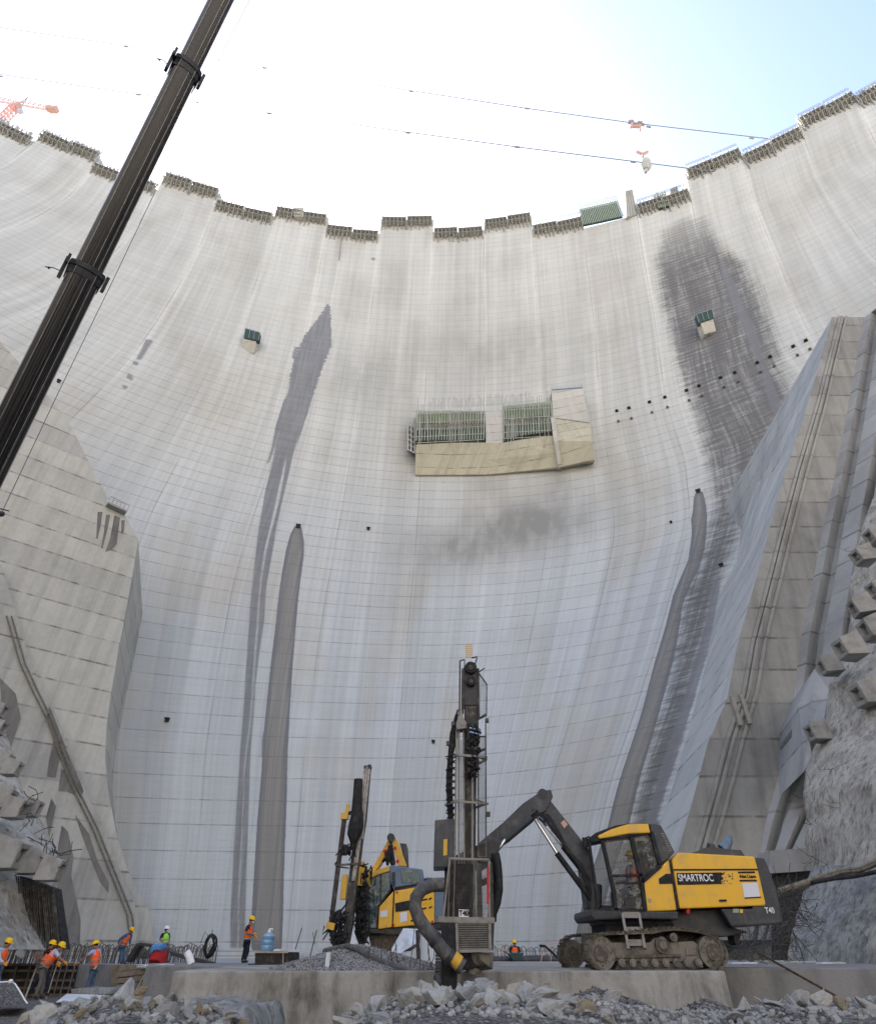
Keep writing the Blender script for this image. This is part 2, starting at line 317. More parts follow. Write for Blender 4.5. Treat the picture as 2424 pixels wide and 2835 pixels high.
marks = [[rK(222, 82), rK(245, 88), rK(215, 135), rK(180, 195), rK(168, 192), rK(200, 130)], [rK(150, 210), rK(166, 214), rK(160, 226), rK(146, 222)], [rK(118, 280), rK(136, 290), rK(128, 312), rK(110, 300)], [rK(88, 346), rK(100, 350), rK(96, 364), rK(84, 358)], [rK(1072, 125), rK(1082, 128), rK(1066, 185), rK(1056, 182)], [Zm(365, 312), Zm(378, 318), Zm(370, 332), Zm(356, 322)] ]
marks = [poly(*m_) for m_ in marks]
dstrip = poly(rR(1440, 600), rR(1400, 900), rR(1340, 1130), rR(1268, 1370), rR(1185, 1650), rR(1060, 2050), D(1250, 1900), D(1215, 1900), rR(1010, 2050), rR(1115, 1650), rR(1210, 1370), rR(1280, 1130), rR(1345, 900), rR(1395, 640))
lineB = poly(r6(500, 880), r6(560, 980), r6(600, 1080), r6(660, 1200), r6(700, 1320), r6(740, 1440), r6(790, 1580), r6(790, 1660), r6(750, 1620), r6(710, 1480), r6(660, 1330), r6(600, 1190), r6(550, 1080), r6(500, 920))
smud = [(D(1065, 1065), D(1190, 1065), D(1065, 1110), 1.3), (D(940, 1110), D(1060, 1110), D(940, 1150), .9), (D(1120, 1010), D(1165, 1010), D(1120, 1040), .6), (D(1412, 590), D(1436, 590), D(1412, 640), 1.1), (D(740, 770), D(800, 770), D(740, 830), .55), (D(985, 980), D(1010, 980), D(985, 1010), .5), (D(1135, 980), D(1155, 980), D(1135, 1010), .6), (D(1440, 705), D(1455, 705), D(1440, 735), .8), (D(1000, 720), D(1180, 720), D(1000, 790), .35)]
def sdf(P, Q):                                # signed distance, positive inside
    x = P[:, 0]; y = P[:, 1]; best = np.full(len(x), 1e9); ins = np.zeros(len(x), bool); n = len(Q)
    for i in range(n):
        ax, ay = Q[i]; bx, by = Q[(i + 1) % n]; dx, dy = bx - ax, by - ay; l2 = dx * dx + dy * dy + 1e-12
        h = np.clip(((x - ax) * dx + (y - ay) * dy) / l2, 0, 1); best = np.minimum(best, (x - ax - h * dx) ** 2 + (y - ay - h * dy) ** 2)
        c = ((ay > y) != (by > y)); xi = ax + (y - ay) / (dy if abs(dy) > 1e-12 else 1e-12) * dx; ins ^= c & (x < xi)
    s = np.sqrt(best); return np.where(ins, s, -s)
def dam_face():
    V = []; Fc = []; A = {k: [] for k in ('t', 'zz', 'tj', 'mid')}
    off = 0
    for k in range(len(tops)):
        t0, t1, zt = bt[k], bt[k + 1], tops[k]; nc = max(4, int(round((t1 - t0) / .62)))
        zs = np.concatenate([np.arange(-5, zt - .4, .8), [zt]]); tt = np.linspace(t0, t1, nc + 1)
        if t1 > -62 and t0 < -22: nc = nc * 2; tt = np.linspace(t0, t1, nc + 1)
        T_, Z_ = np.meshgrid(tt, zs); X = dam_x(T_, Z_); Y = dam_y(X, Z_)
        bulge = .10 * math.sin(k * 12.9)
        V.append(np.stack([X, Y + bulge, Z_], -1).reshape(-1, 3)); w = nc + 1; h = len(zs)
        idx = (np.arange(h - 1)[:, None] * w + np.arange(nc)[None]).reshape(-1) + off
        Fc.append(np.stack([idx, idx + 1, idx + 1 + w, idx + w], -1))
        A['t'].append(T_.ravel()); A['zz'].append(Z_.ravel()); A['tj'].append(((T_ - t0) / (t1 - t0)).ravel()); A['mid'].append(np.full(T_.size, k * .731 % 1))
        off += w * h
    V = np.concatenate(V); Fc = np.concatenate(Fc); A = {k: np.concatenate(v) for k, v in A.items()}
    P = np.stack([A['t'], A['zz']], -1)
    wa = np.maximum(np.maximum(np.minimum(np.minimum(sdf(P, wetA), -sdf(P, gapA)), -sdf(P, gapA2)), sdf(P, fingA)), sdf(P, fingA2))
    A['wa'] = wa; A['silt'] = np.maximum(sdf(P, siltA), sdf(P, siltB)); A['wb'] = sdf(P, wetB); A['ds'] = np.maximum(sdf(P, dstrip), sdf(P, lineB))
    for m_ in marks: A['ds'] = np.maximum(A['ds'], sdf(P, m_) + .3)
    g = np.zeros(len(P))
    for c, ex, ez, s in smud:
        c = np.array(tz(*c)); rx = abs(tz(*ex)[0] - c[0]) + 1; rz = abs(tz(*ez)[1] - c[1]) + 1
        g = np.maximum(g, s * np.exp(-((P[:, 0] - c[0]) / rx) ** 2 - ((P[:, 1] - c[1]) / rz) ** 2))
    A['smu'] = g
    me = bpy.data.meshes.new('arch_face'); me.vertices.add(len(V)); me.vertices.foreach_set('co', V.ravel())
    me.loops.add(Fc.size); me.loops.foreach_set('vertex_index', Fc.ravel().astype(np.int32)); me.polygons.add(len(Fc))
    me.polygons.foreach_set('loop_start', (np.arange(len(Fc)) * 4).astype(np.int32)); me.update(calc_edges=True); me.validate()
    me.polygons.foreach_set('use_smooth', np.ones(len(Fc), bool))
    for k, v in A.items():
        if k in ('wa', 'silt', 'wb', 'ds'): v = np.clip(v, -40, 40)
        a = me.attributes.new(k, 'FLOAT', 'POINT'); a.data.foreach_set('value', v.astype(np.float32))
    return me
def dam_material():
    t = NT('dam_concrete'); T_ = t.attr('t'); z = t.attr('zz'); tj = t.attr('tj'); mid = t.attr('mid')
    hn = t.ss(t.math('ADD', z, t.math('MULTIPLY', t.noise(t.vec(t.math('MULTIPLY', T_, .03), t.math('MULTIPLY', z, .02), 0), 1, 3), 50)), 45, 150)
    base = t.mix(hn, (.485, .505, .505), (.545, .535, .48))  # warmer paler top: partly newer concrete, partly light put into the colour
    base = t.mix(t.ss(t.noise(t.vec(t.math('MULTIPLY', T_, .06), t.math('MULTIPLY', z, .03), 3.0), 1, 4), .45, .68, 0, .7), base, (.46, .435, .375))
    s1 = t.noise(t.vec(t.math('MULTIPLY', T_, 1.1), t.math('MULTIPLY', z, .012), 1.0), 1, 8, .7)
    s2 = t.noise(t.vec(t.math('MULTIPLY', T_, .22), t.math('MULTIPLY', z, .008), 5.0), 1, 5, .6)
    s3 = t.noise(t.vec(t.math('MULTIPLY', T_, .06), t.math('MULTIPLY', z, 1.1), 2.0), 1, 6, .75)
    f = t.math('MULTIPLY', t.ss(s1, .3, .72, .90, 1.07), t.math('MULTIPLY', t.ss(s2, .3, .7, .90, 1.05), t.ss(s3, .3, .7, .965, 1.03)))
    lv = t.math('FLOOR', t.math('DIVIDE', t.math('SUBTRACT', z, 1.0), 3.0)); wn_ = t.n('ShaderNodeTexWhiteNoise', noise_dimensions='2D'); t.put(wn_.inputs['Vector'], t.vec(lv, mid, 0))
    f = t.math('MULTIPLY', f, t.ss(wn_.outputs[0], 0, 1, .98, 1.02)); f = t.math('MULTIPLY', f, t.ss(mid, 0, 1, .965, 1.03))
    # light bands beside the joints
    jd = t.math('MINIMUM', tj, t.math('SUBTRACT', 1.0, tj))
    f = t.math('MULTIPLY', f, t.math('ADD', 1.0, t.math('MULTIPLY', t.ss(jd, .0, .08, .16, 0), t.ss(z, 90, 120, .2, 1))))
    cc = t.mix(1.0, base, t.vec(f, f, f), 'MULTIPLY')
    # runoff: left
    e1 = t.noise(t.vec(t.math('MULTIPLY', T_, 1.5), t.math('MULTIPLY', z, .05), 4), 1, 5, .7); e2 = t.noise(t.vec(t.math('MULTIPLY', T_, .15), t.math('MULTIPLY', z, 1.2), 6), 1, 3, .7)
    def edged(a, k1, k2, w0=.12): return t.ss(t.math('ADD', t.attr(a), t.math('ADD', t.math('MULTIPLY', t.math('SUBTRACT', e1, .5), k1), t.math('MULTIPLY', t.math('SUBTRACT', e2, .5), k2))), -w0, w0)
    # silt runnels: brown core, edge shade put into a darker grey rim
    sl = t.attr('silt'); sm_ = edged('silt', .15, .25, .1); core = t.math('MULTIPLY', t.ss(t.math('ADD', sl, t.math('MULTIPLY', e1, 2.2)), 1.3, 2.3), t.ss(s1, .35, .6, .4, 1))
    cc = t.mix(sm_, cc, t.mix(core, (.155, .158, .158), t.mix(t.ss(e1, .3, .7), (.22, .208, .18), (.28, .262, .228))))
    # lift lines
    fr = t.math('ABSOLUTE', t.math('SUBTRACT', t.math('FRACT', t.math('DIVIDE', t.math('SUBTRACT', z, 1.0), 3.0)), .5))
    zl = t.ss(z, 20, 120, .465, .44); w = t.ss(t.math('SUBTRACT', fr, zl), 0, .035)
    w = t.math('MULTIPLY', w, t.ss(t.noise(t.vec(t.math('MULTIPLY', T_, .35), 0, t.math('MULTIPLY', z, .33)), 1, 4, .7), .36, .62, .25, .95))
    w = t.math('MULTIPLY', w, t.ss(z, 30, 170, .72, .28))
    cc = t.mix(w, cc, (.14, .135, .125))
    fr2 = t.math('ABSOLUTE', t.math('SUBTRACT', t.math('FRACT', t.math('DIVIDE', z, .75)), .5))
    w2 = t.math('MULTIPLY', t.ss(fr2, .38, .5), t.ss(t.noise(t.vec(t.math('MULTIPLY', T_, .13), 7, t.math('MULTIPLY', z, .21)), 1, 4, .7), .56, .74, 0, .4)); cc = t.mix(w2, cc, (.2, .19, .17))
    # monolith joints, a little wandering
    jw = t.math('MULTIPLY', t.ss(jd, 0, .012, 1, 0), t.ss(t.noise(t.vec(T_, 0, t.math('MULTIPLY', z, .05)), 1, 3), .38, .62, .05, .55)); cc = t.mix(jw, cc, (.19, .17, .145))
    # brown wash below the outlet blocks and soft dark smudges
    cc = t.mix(t.math('MULTIPLY', t.attr('smu'), t.ss(t.noise(t.vec(t.math('MULTIPLY', T_, .25), t.math('MULTIPLY', z, .12), 9), 1, 4), .3, .7, .55, 1.1)), cc, (.265, .26, .235))
    wl = edged('wa', .14, t.ss(z, 100, 135, .12, 3.0), .22); cc = t.mix(t.math('MULTIPLY', wl, t.math('MULTIPLY', t.ss(e1, .3, .7, .78, .98), t.ss(s3, .3, .65, .86, 1))), cc, (.165, .165, .168))
    # runoff: right, mottled
    hor = t.noise(t.vec(t.math('MULTIPLY', T_, .1), t.math('MULTIPLY', z, .9), 8), 1, 5, .75); ver = t.noise(t.vec(t.math('MULTIPLY', T_, .9), t.math('MULTIPLY', z, .035), 8), 1, 6, .7)
    mot = t.ss(t.math('ADD', t.math('MULTIPLY', ver, .5), t.math('MULTIPLY', hor, .5)), .35, .54, .38, 1)
    mot = t.math('MULTIPLY', mot, t.ss(z, 205, 165, .35, 1))
    wr = t.math('MULTIPLY', edged('wb', 5.0, 8, 2.6), mot); cc = t.mix(t.math('MULTIPLY', wr, .93), cc, (.135, .13, .125))
    cc = t.mix(t.math('MULTIPLY', t.math('MULTIPLY', edged('wb', 5.0, 8, 2.6), t.ss(t.math('ABSOLUTE', t.math('SUBTRACT', t.math('FRACT', t.math('DIVIDE', z, 1.5)), .5)), .40, .49)), .55), cc, (.06, .057, .053))
    wd = edged('ds', .9, .8, .3); cc = t.mix(t.math('MULTIPLY', wd, .8), cc, (.19, .19, .195))
    t.bump(t.math('ADD', s3, t.math('MULTIPLY', w, -1.5)), .25, .3)
    return t.done(cc, t.math('SUBTRACT', .95, t.math('MULTIPLY', t.math('MAXIMUM', wl, sm_), .35)), 0, .25)
dam = empty('dam', (0, 85, -2), 'huge curved pale concrete arch dam under construction', 'dam')
dam_o = bpy.data.objects.new('arch_wall', dam_face()); col.objects.link(dam_o); dam_o.data.materials.append(dam_material())
dam_o.parent = dam; dam_o.matrix_parent_inverse = dam.matrix_world.inverted()
# back of the wall, its joints' side walls and its top: real thickness
bk = MB()
for k in range(len(tops)):
    tt = np.linspace(bt[k], bt[k + 1], 6); zt = tops[k]; rows = []
    def fp(t, z, o=0): X = float(dam_x(t, z)); return Vector((X, float(dam_y(X, z)) + .10 * math.sin(k * 12.9) + o, z))
    bk.grid([[fp(t, zt) for t in tt], [fp(t, zt, 11) for t in tt]])
    bk.grid([[fp(t, z, 11 + (zt - z) * .16) for t in tt] for z in np.linspace(zt, -5, 12)])
    for t in (bt[k], bt[k + 1]): bk.grid([[fp(t, z, 0.02), fp(t, z, 11)] for z in np.linspace(zt, zt - 26, 6)])
bk.build('wall_body', M['beige2'], dam)
# drain holes in a rising row
hole_px = [r6(12, 1622), r6(70, 1608), r6(168, 1580), r6(242, 1557), r6(345, 1524), r6(405, 1503), r6(508, 1464), r6(576, 1440), r6(683, 1392), r6(745, 1364), r6(856, 1314), r6(916, 1286),
           r6(20, 1672), r6(82, 1658), r6(180, 1630), r6(254, 1605), r6(358, 1572), r6(418, 1550), r6(524, 1508), r6(592, 1482), r6(700, 1436), r6(764, 1408), r6(876, 1356), r6(936, 1327), rL(246, 1), ]
for i, (x, y) in enumerate(hole_px[:24]):
    p = raydam(x, y); n = dam_n(p.x, p.z); a = Vector((0, 0, 1)).cross(n).normalized(); w = .62 if i < 12 else .42; h = .5 if i < 12 else .36
    rot = Matrix((a, n, Vector((0, 0, 1)))).transposed(); mb = MB()
    for sx_ in (-1, 1): mb.box(p + n * .25 + a * sx_ * w / 2, (.14, .6, h), rot)
    for sz_ in (-1, 1): mb.box(p + n * .25 + Vector((0, 0, sz_ * h / 2)), (w + .14, .6, .14), rot)
    mb.box(p + n * .12, (w, .1, h), rot); mb.build('drain_hole', M['woodd'] if i < 12 else M['wood'], dam)
for (x, y), s in ((D(745, 1072), 1.0), (D(603, 1067), 1.3), (D(1413, 996), 1.2), (D(338, 1459), .9), (D(1460, 1146), .9), (D(1358, 1059), .6), (D(877, 1503), .6), (D(118, 773 + 0), .9)):
    p = raydam(x, y); n = dam_n(p.x, p.z); a = Vector((0, 0, 1)).cross(n).normalized(); rot = Matrix((a, n, Vector((0, 0, 1)))).transposed()
    s *= .62; MB().box(p + n * .1, (s, .5, s * .7), rot).box(p + n * .4 + Vector((0, 0, s * .45)), (s * 1.3, .5, .12), rot).build('outlet_pipe_mouth', M['woodd'], dam)
# ------------------------------------------------------------------ abutments, ground, slabs
def dens(pts, step):
    out = []
    for a, b in zip(pts[:-1], pts[1:]):
        n = max(1, int((b - a).length / step)); out += [a.lerp(b, k / n) for k in range(n)]
    return out + [pts[-1]]
# left abutment: a plane face running towards the dam
LP = Vector((-52.7, 57.5, 0)); LDr = Vector((11.8, 9.9, 0)).normalized(); LN = Vector((LDr.y, -LDr.x, 0))   # LN towards the camera
def onL(x, y, off=0): return onplane(x, y, LP + LN * off, LN)
def facade(name, pts, n, depth, mat, parent=None, off=0, dirv=None):
    a = [p + Vector((0, 0, 0)) for p in pts]; d = dirv if dirv is not None else -n * depth
    return MB().prism(a, [p + d for p in a]).build(name, mat, parent)
la = empty('left_abutment', (-42, 66, -2), 'beige stepped concrete abutment mass at the left edge with a slanting ledge', 'abutment')
outl = [D(-160, 560), D(0, 690), D(60, 760), D(100, 805), D(140, 855), D(165, 905), D(190, 955), D(214, 1000), D(214, 1026), D(252, 1042), r5(610, 150), r5(585, 300), r5(555, 470), r5(525, 620), r5(490, 830), r5(470, 970), r5(463, 1110), r5(480, 1280), r5(512, 1440), r5(560, 1600), r5(610, 1710), r5(655, 1785), r5(690, 1960), (-260, 2640)]
MBf = MB(); af = [onL(*p) for p in outl]; MBf.prism(af, [p + Vector((-8.5, 24, 0)) + Vector((0, 0, -1.5)) for p in af]); MBf.build('abutment_wall', M['left'], la)
# small railed platform on the step
pl = MB(); a_, b_ = onL(*D(214, 1024)), onL(*D(252, 1042)); pl.bar(a_ + LN * .5, b_ + LN * .5, 1.2, .25)
for k in range(6):
    q = a_.lerp(b_, k / 5) + LN * 1.0; pl.bar(q, q + Vector((0, 0, 1.1)), .06)
pl.bar(a_ + LN + Vector((0, 0, 1.1)), b_ + LN + Vector((0, 0, 1.1)), .06); pl.build('railed_platform', M['formd'], la)
# ledge with two pipes
edge = [r5(0, 280), r5(60, 480), r5(120, 690), r5(180, 820), r5(240, 940), r5(330, 1190), r5(385, 1310), r5(440, 1420), r5(500, 1570), r5(560, 1720), r5(592, 1800), r5(600, 1870)]
ed = [onL(*p, 0) for p in edge]
lg = [ed[0] + Vector((-12, -10, 6))] + ed + [ed[-1] + Vector((0, 0, -6)), ed[0] + Vector((-12, -10, 0)) * 1.0 - Vector((0, 0, ed[0].z + 4))]
MB().prism([p + LN * 1.1 for p in lg], [p - LN * .3 for p in lg]).build('slanting_ledge', M['left2'], la)
for dx in (0, 15):
    pts = [onL(p[0] - 6 - dx * .9, p[1] + 4, 1.35) for p in edge[1:]]; MB().tube(pts, .08, 8).build('drain_pipe', M['mud'], la, True)
# damp patches with shapes of their own, thin skins on the ledge
for q in ([(515, 330), (600, 470), (560, 560), (530, 700), (450, 690), (470, 540), (490, 440)], [(585, 620), (560, 830), (640, 830), (740, 880), (700, 760), (640, 640)], [(490, 900), (535, 980), (500, 1140), (470, 1270), (440, 1080)], [(590, 1160), (650, 1220), (700, 1460), (680, 1640), (770, 2072), (760, 2300), (560, 2300), (560, 2000), (520, 1700), (560, 1340)], [(470, 20), (520, 130), (650, 470), (800, 830), (770, 900), (560, 480), (450, 110)], [(720, 1060), (850, 1240), (930, 1500), (1036, 1700), (1036, 1800), (960, 1700), (860, 1450), (780, 1240)], [(0, -250), (150, -100), (200, 130), (90, 450), (60, 420), (20, 100)]):
    pts = [onL(*h6(*p), 1.14) for p in q]; mb = MB(); mb.prism([p + LN * .03 for p in pts], [p - LN * .02 for p in pts]); mb.build('damp_patch', M['wetshade'], la)
for q in ([(700, 1600), (735, 1600), (720, 1700), (700, 1790), (690, 1790)], [(760, 1620), (790, 1620), (770, 1720), (735, 1860), (725, 1860), (745, 1740)], [(820, 1625), (860, 1640), (850, 1720), (835, 1830), (800, 1870), (755, 1885), (790, 1790)], [(870, 1660), (895, 1660), (885, 1740), (870, 1760)]):
    pts = [onplane(*Z(0, 800, 2.59)(*p), LP, LN) for p in q]; MB().prism([p + LN * .06 for p in pts], [p - LN * .02 for p in pts]).build('damp_patch', M['wetshade'], la)
# right abutment
ra = empty('right_abutment', (35, 52, -2), 'tall slanting concrete abutment at the right, grey-brown front face with ribs and a pale flank', 'abutment')
def YB(z): return 54.6 - .125 * z
def onB(x, y):
    d = ray(x, y); s = 54.6 / (d.y + .125 * d.z); return d * s
BL = [r6(1040, 1170), r6(930, 1570), r4(505, 5), r4(440, 240), r4(385, 440), r4(325, 655), r4(285, 860), r4(215, 1020), r4(165, 1210), r4(105, 1420), r4(60, 1580), r4(10, 1760)]
BR = [r6(1195, 1170), r6(1115, 1610), r4(690, 20), r4(640, 240), r4(610, 400), r4(560, 640), r4(540, 800), r4(517, 980), r4(480, 1140), r4(430, 1320), r4(400, 1480), r4(370, 1760)]
DP = [(2302, 890), (2104, 1250), (2070, 1329), (2044, 1537), (1987, 1640), (1955, 1818), (1911, 1967), (1870, 2122), (1829, 2256), (1778, 2366), (1700, 2560), (1650, 2640)]
bl = [onB(*p) for p in BL]; br = [onB(*p) for p in BR]
def res(pts, n):
    L_ = [0]
    for a, b in zip(pts[:-1], pts[1:]): L_.append(L_[-1] + (b - a).length)
    out = []
    for k in range(n):
        s = L_[-1] * k / (n - 1); i = max(j for j in range(len(L_)) if L_[j] <= s + 1e-9); i = min(i, len(pts) - 2); out.append(pts[i].lerp(pts[i + 1], (s - L_[i]) / (L_[i + 1] - L_[i])))
    return out
mb = MB(); mb.grid([[a.lerp(b, k / 8) for k in range(9)] for a, b in zip(bl, br)]); mb.build('front_face', M['rightB'], ra)
mb = MB()
for a, p in zip(bl, DP): pass
rows = []
def q_top():
    a = bl[0]; d = (atz(2186, 1080, a.z) - a).normalized(); s = 1.0
    while a.y + d.y * s < float(dam_y(a.x + d.x * s, a.z)) and s < 120: s += .1
    return a + d * (s + 2)
def q_mid(i):
    a = bl[i]; d0 = (atz(2186, 1080, bl[0].z) - bl[0]).normalized(); d2 = raydam(*DP[2]) - bl[2]; d2.z = 0; d2.normalize(); d = (d0 * .62 + d2 * .38).normalized(); s = 1.0
    while a.y + d.y * s < float(dam_y(a.x + d.x * s, a.z)) and s < 120: s += .1
    return a + d * (s + 1.5)
for i_, (a, p) in enumerate(zip(bl, DP)):
    q = q_top() if i_ == 0 else q_mid(1) if i_ == 1 else raydam(*p) + Vector((.4, 2.0, 0)); rows.append([a.lerp(q, k / 10) + Vector((0, 0, -.0)) for k in range(11)])
mb.grid(rows); mb.build('pale_flank', M['rightA'], ra, True)
top = MB(); q0 = q_top(); top.add([bl[0], br[0], br[0] + Vector((6, 30, 0)), q0], [(0, 1, 2, 3)]); top.build('top_deck', M['rightB'], ra)
# guide ribs along the left side of the front face
mb = MB()
for fr_ in (.22, .30, .42):
    for a0, a1, b0, b1 in zip(bl[:-1], bl[1:], br[:-1], br[1:]):
        mb.bar(a0.lerp(b0, fr_) + Vector((0, -.1, 0)), a1.lerp(b1, fr_) + Vector((0, -.1, 0)), .28, .3, (0, 1, 0))
mb.build('guide_rib', M['rightB'], ra)
mb = MB()
for (i, f0, f1) in ((7, .2, .24), (7, .32, .36)):
    a = bl[i - 1].lerp(br[i - 1], f0) * .5 + bl[i].lerp(br[i], f0) * .5; mb.box(a + Vector((.3, -.3, .5)), (.35, .5, 2.6))
mb.build('bracket', M['formd'], ra)
# ribbed flank coming forward at the far right
tow = Vector((15, -25, 0)); prof = [(0, 0), (.03, .0), (.035, 1.2), (.075, 1.25), (.08, .1), (.14, .0), (.145, 1.3), (.165, 1.3), (.17, .2), (.5, 0), (.51, 1.6), (.56, 1.6), (.57, .1), (1.3, 0)]
nr = Vector((25, 15, 0)).normalized()
mb = MB(); rows = []
for b in br:
    if b.z < 12: tw = tow * max(.25, (b.z / 12)) if b.z > 0 else tow * .25
    else: tw = tow
    rows.append([b + tw * s + nr * d for s, d in prof])
mb.grid(rows); mb.build('ribbed_flank', M['rightC'], ra)
mb = MB(); b0 = br[0]; mb.grid([[b0 + tow * s for s in (0, .5, 1.3)], [b0 + tow * s + Vector((20, 14, 0)) for s in (0, .5, 1.3)]]); mb.build('flank_top', M['rightC'], ra)
# darker stepped foot
mb = MB()
f1 = [at(*h5(268, 1350), 46), at(*h5(375, 1100), 45), at(*h5(470, 1240), 44), at(*h5(440, 1440), 43), at(*h5(330, 1500), 43.5), at(*h5(355, 1680), 43), at(*h5(310, 1790), 43.2)]
mb.prism(f1, [p + Vector((2, 8, 0)) for p in f1]); mb.build('stepped_foot', M['rightC'], ra)
f2 = [at(*h5(215, 1545), 48), at(*h5(262, 1360), 47.5), at(*h5(355, 1690), 46.5), at(*h5(310, 1785), 46.6)]
MB().prism(f2, [p + Vector((1, 4, 0)) for p in f2]).build('shaded_recess', M['wetshade'], ra)  # shade of the recess put into the dark concrete colour
f3 = [] and [at(*h5(215, 1550), 48.4), at(*h5(308, 1790), 47.6), at(*h5(320, 2400), 47), at(*h5(40, 2400), 51), at(*h5(80, 2000), 50.6), at(*h5(130, 1750), 50.2)]
0 and MB().prism(f3, [p + Vector((2, 6, 0)) for p in f3]).build('lower_foot', M['rightA'], ra)
cv = MB().pp([h4(1000 - 1200 + 1200, -10), ], 40, 41) if False else None
# tunnel mouth behind the rig
tm = empty('tunnel_portal', at(2195, 2480, 44), 'dark rectangular opening at the foot of the right abutment, behind the big rig', 'portal')
o_ = [r4(455, 1425), r4(580, 1415), r4(600, 1640), r4(600, 1800), r4(440, 1800), r4(440, 1510)]
MB().pp([r4(445, 1425), r4(600, 1415), r4(600, 1500), r4(445, 1510)], 46, 48).build('portal_beam', M['rightC'], tm)
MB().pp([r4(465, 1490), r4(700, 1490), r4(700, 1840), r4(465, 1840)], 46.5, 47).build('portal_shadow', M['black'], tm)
# ---- ground
g = MB(); G0 = -1.42
def rubm(name, a, b, c, sc_, bs=.8):
    t = NT(name); p = t.obj(); n1 = t.noise(p, sc_, 8, .7); v = t.vor(p, sc_ * 9, 'F1', 1); vd = t.vor(p, sc_ * 9, 'F1', 0)
    cc = t.mix(t.ss(n1, .35, .65), a, b); sv = t.sep(v); cc = t.mix(t.ss(sv[0], .4, 1, 0, .75), cc, c); cc = t.mix(t.ss(vd, .3, .75, 0, .75), cc, (.03, .03, .03))
    t.bump(t.math('SUBTRACT', n1, vd), bs, .06); return t.done(cc, .95, 0, .15)
M['gravel'] = rubm('dark_gravel', (.115, .11, .10), (.19, .184, .17), (.36, .35, .33), 2.2)
M['gravelL'] = rubm('grey_gravel', (.27, .26, .245), (.40, .38, .35), (.58, .56, .52), 3.2)
M['earth'] = rubm('wet_earth', (.10, .10, .10), (.20, .205, .205), (.3, .32, .33), .6)
gx = [-1500, -400, -120, -60, -40, -25, -15, -8, 0, 8, 15, 25, 40, 60, 120, 400, 1500]; gy = [-1500, -300, -80, -30, -10, 0, 8, 15, 22, 30, 40, 60, 80, 140, 400, 1500]
g.grid([[Vector((x, y, G0 - (.0 if y < 95 else 8))) for x in gx] for y in gy]); tag(g.build('ground', M['earth']), None, None, None, 'structure')
hl = MB(); rows = []  # unseen slopes behind the camera, added to bounce warm sunlight onto the dam
for y in list(range(-900, -60, 40)) + [-60, -30, 0, 20, 34]:
    row = []
    for x in list(range(-900, -60, 40)) + [-60, -30, 0, 30, 60] + list(range(80, 920, 40)):
        a = max(0, abs(x + .12 * y) - 78) * .95 * (1 if y < 0 else 1 - y / 60); b_ = max(0, -y - 80) * .75; h = math.sqrt(a * a + b_ * b_) if b_ > 0 else a
        h = min(h, 420) ; row.append(Vector((x, y, G0 - 1.5 + h + (math.sin(x * .05 + y * .031) * 9 + math.sin(x * .013 - y * .06) * 11) * min(1, h / 40))))
    rows.append(row)
hl.grid(rows); tag(hl.build('bounce_hills', concrete('pale_rock', (.38, .355, .325), (.27, .25, .22), sx=.05, sz=.03, fine=.3), None, True), None, None, None, 'structure')
def hash2(x, y): return (math.sin(x * 12.9898 + y * 78.233) * 43758.5453) % 1
def vn(x, y):
    xi, yi = math.floor(x), math.floor(y); fx, fy = x - xi, y - yi; fx = fx * fx * (3 - 2 * fx); fy = fy * fy * (3 - 2 * fy)
    return (hash2(xi, yi) * (1 - fx) + hash2(xi + 1, yi) * fx) * (1 - fy) + (hash2(xi, yi + 1) * (1 - fx) + hash2(xi + 1, yi + 1) * fx) * fy
def fbm(x, y, o=4): return sum(vn(x * 2 ** k + k * 17, y * 2 ** k) / 2 ** k for k in range(o)) / 1.9
# rough apron in front (height profile read along the photo's lower edge)
prof_x = [-40, -8, -6.3, -5.6, -5, -4.2, -3.9, -3, -2.65, -2.4, -1.6, -1.25, -.8, -.3, .6, 1.6, 2.4, 3.2, 3.9, 4.4, 5.2, 6.3, 8, 40]
prof_z = [-1.25, -1.2, -1.08, -.9, -.66, -.60, -.66, -.66, -.8, -1.0, -1.05, -.9, -.66, -.56, -.56, -.62, -.68, -.76, -.78, -.70, -.63, -.6, -.58, -.5]
def apron(x, y):
    u = x * 10.5 / max(y, 4)
    top = np.interp(u, prof_x, prof_z)
    k = max(0.0, 1 - abs(y - 11) / 4.6) if y > 11 else 1.0; k = k * k * (3 - 2 * k)
    return G0 + .02 + (top - G0) * k + (fbm(x * 1.3, y * 1.3) - .5) * .16 * k + (fbm(x * .5 + 9, y * .5) - .5) * .12 + .04
ap = MB(); ap.grid([[Vector((x, y, apron(x, y))) for x in np.arange(-22, 22.1, .28)] for y in np.arange(2.5, 30, .28)])
apo = ap.build('rubble_ground', M['gravel'], None, True); tag(apo, None, None, None, 'structure')
# ---- slabs
ST = -.305
def slabblk(name, pts, z0, label, mat=M['slab'], bev=.03, zb=-2.0, grp=None):
    o = MB().prism([Vector((x, y, z0)) for x, y in pts], [Vector((x, y, zb)) for x, y in pts]).build(name, mat, None, False, bev); o.location = (0, 0, 0); return tag(o, label, 'concrete slab', grp)
def XY(x, y, Y): p = at(x, y, Y); return (p.x, Y)
YF = 16.2
xl = XY(*D(350, 1965), YF)[0]; xa = XY(*D(880, 1965), YF)[0]; xb = XY(*D(937, 1965), YF)[0]; xr = XY(*D(1466, 1965), YF)[0]
slabblk('concrete_slab', [(xl, YF), (xa, YF), (xa, 36), (xl - .6, 24)], ST, 'cream weathered concrete slab, left of the hose gap, under the gravel heap')
slabblk('concrete_slab', [(xb, YF), (xr, YF), (xr + .5, 37), (xb, 37)], ST, 'cream weathered concrete slab carrying the big yellow drill rig')
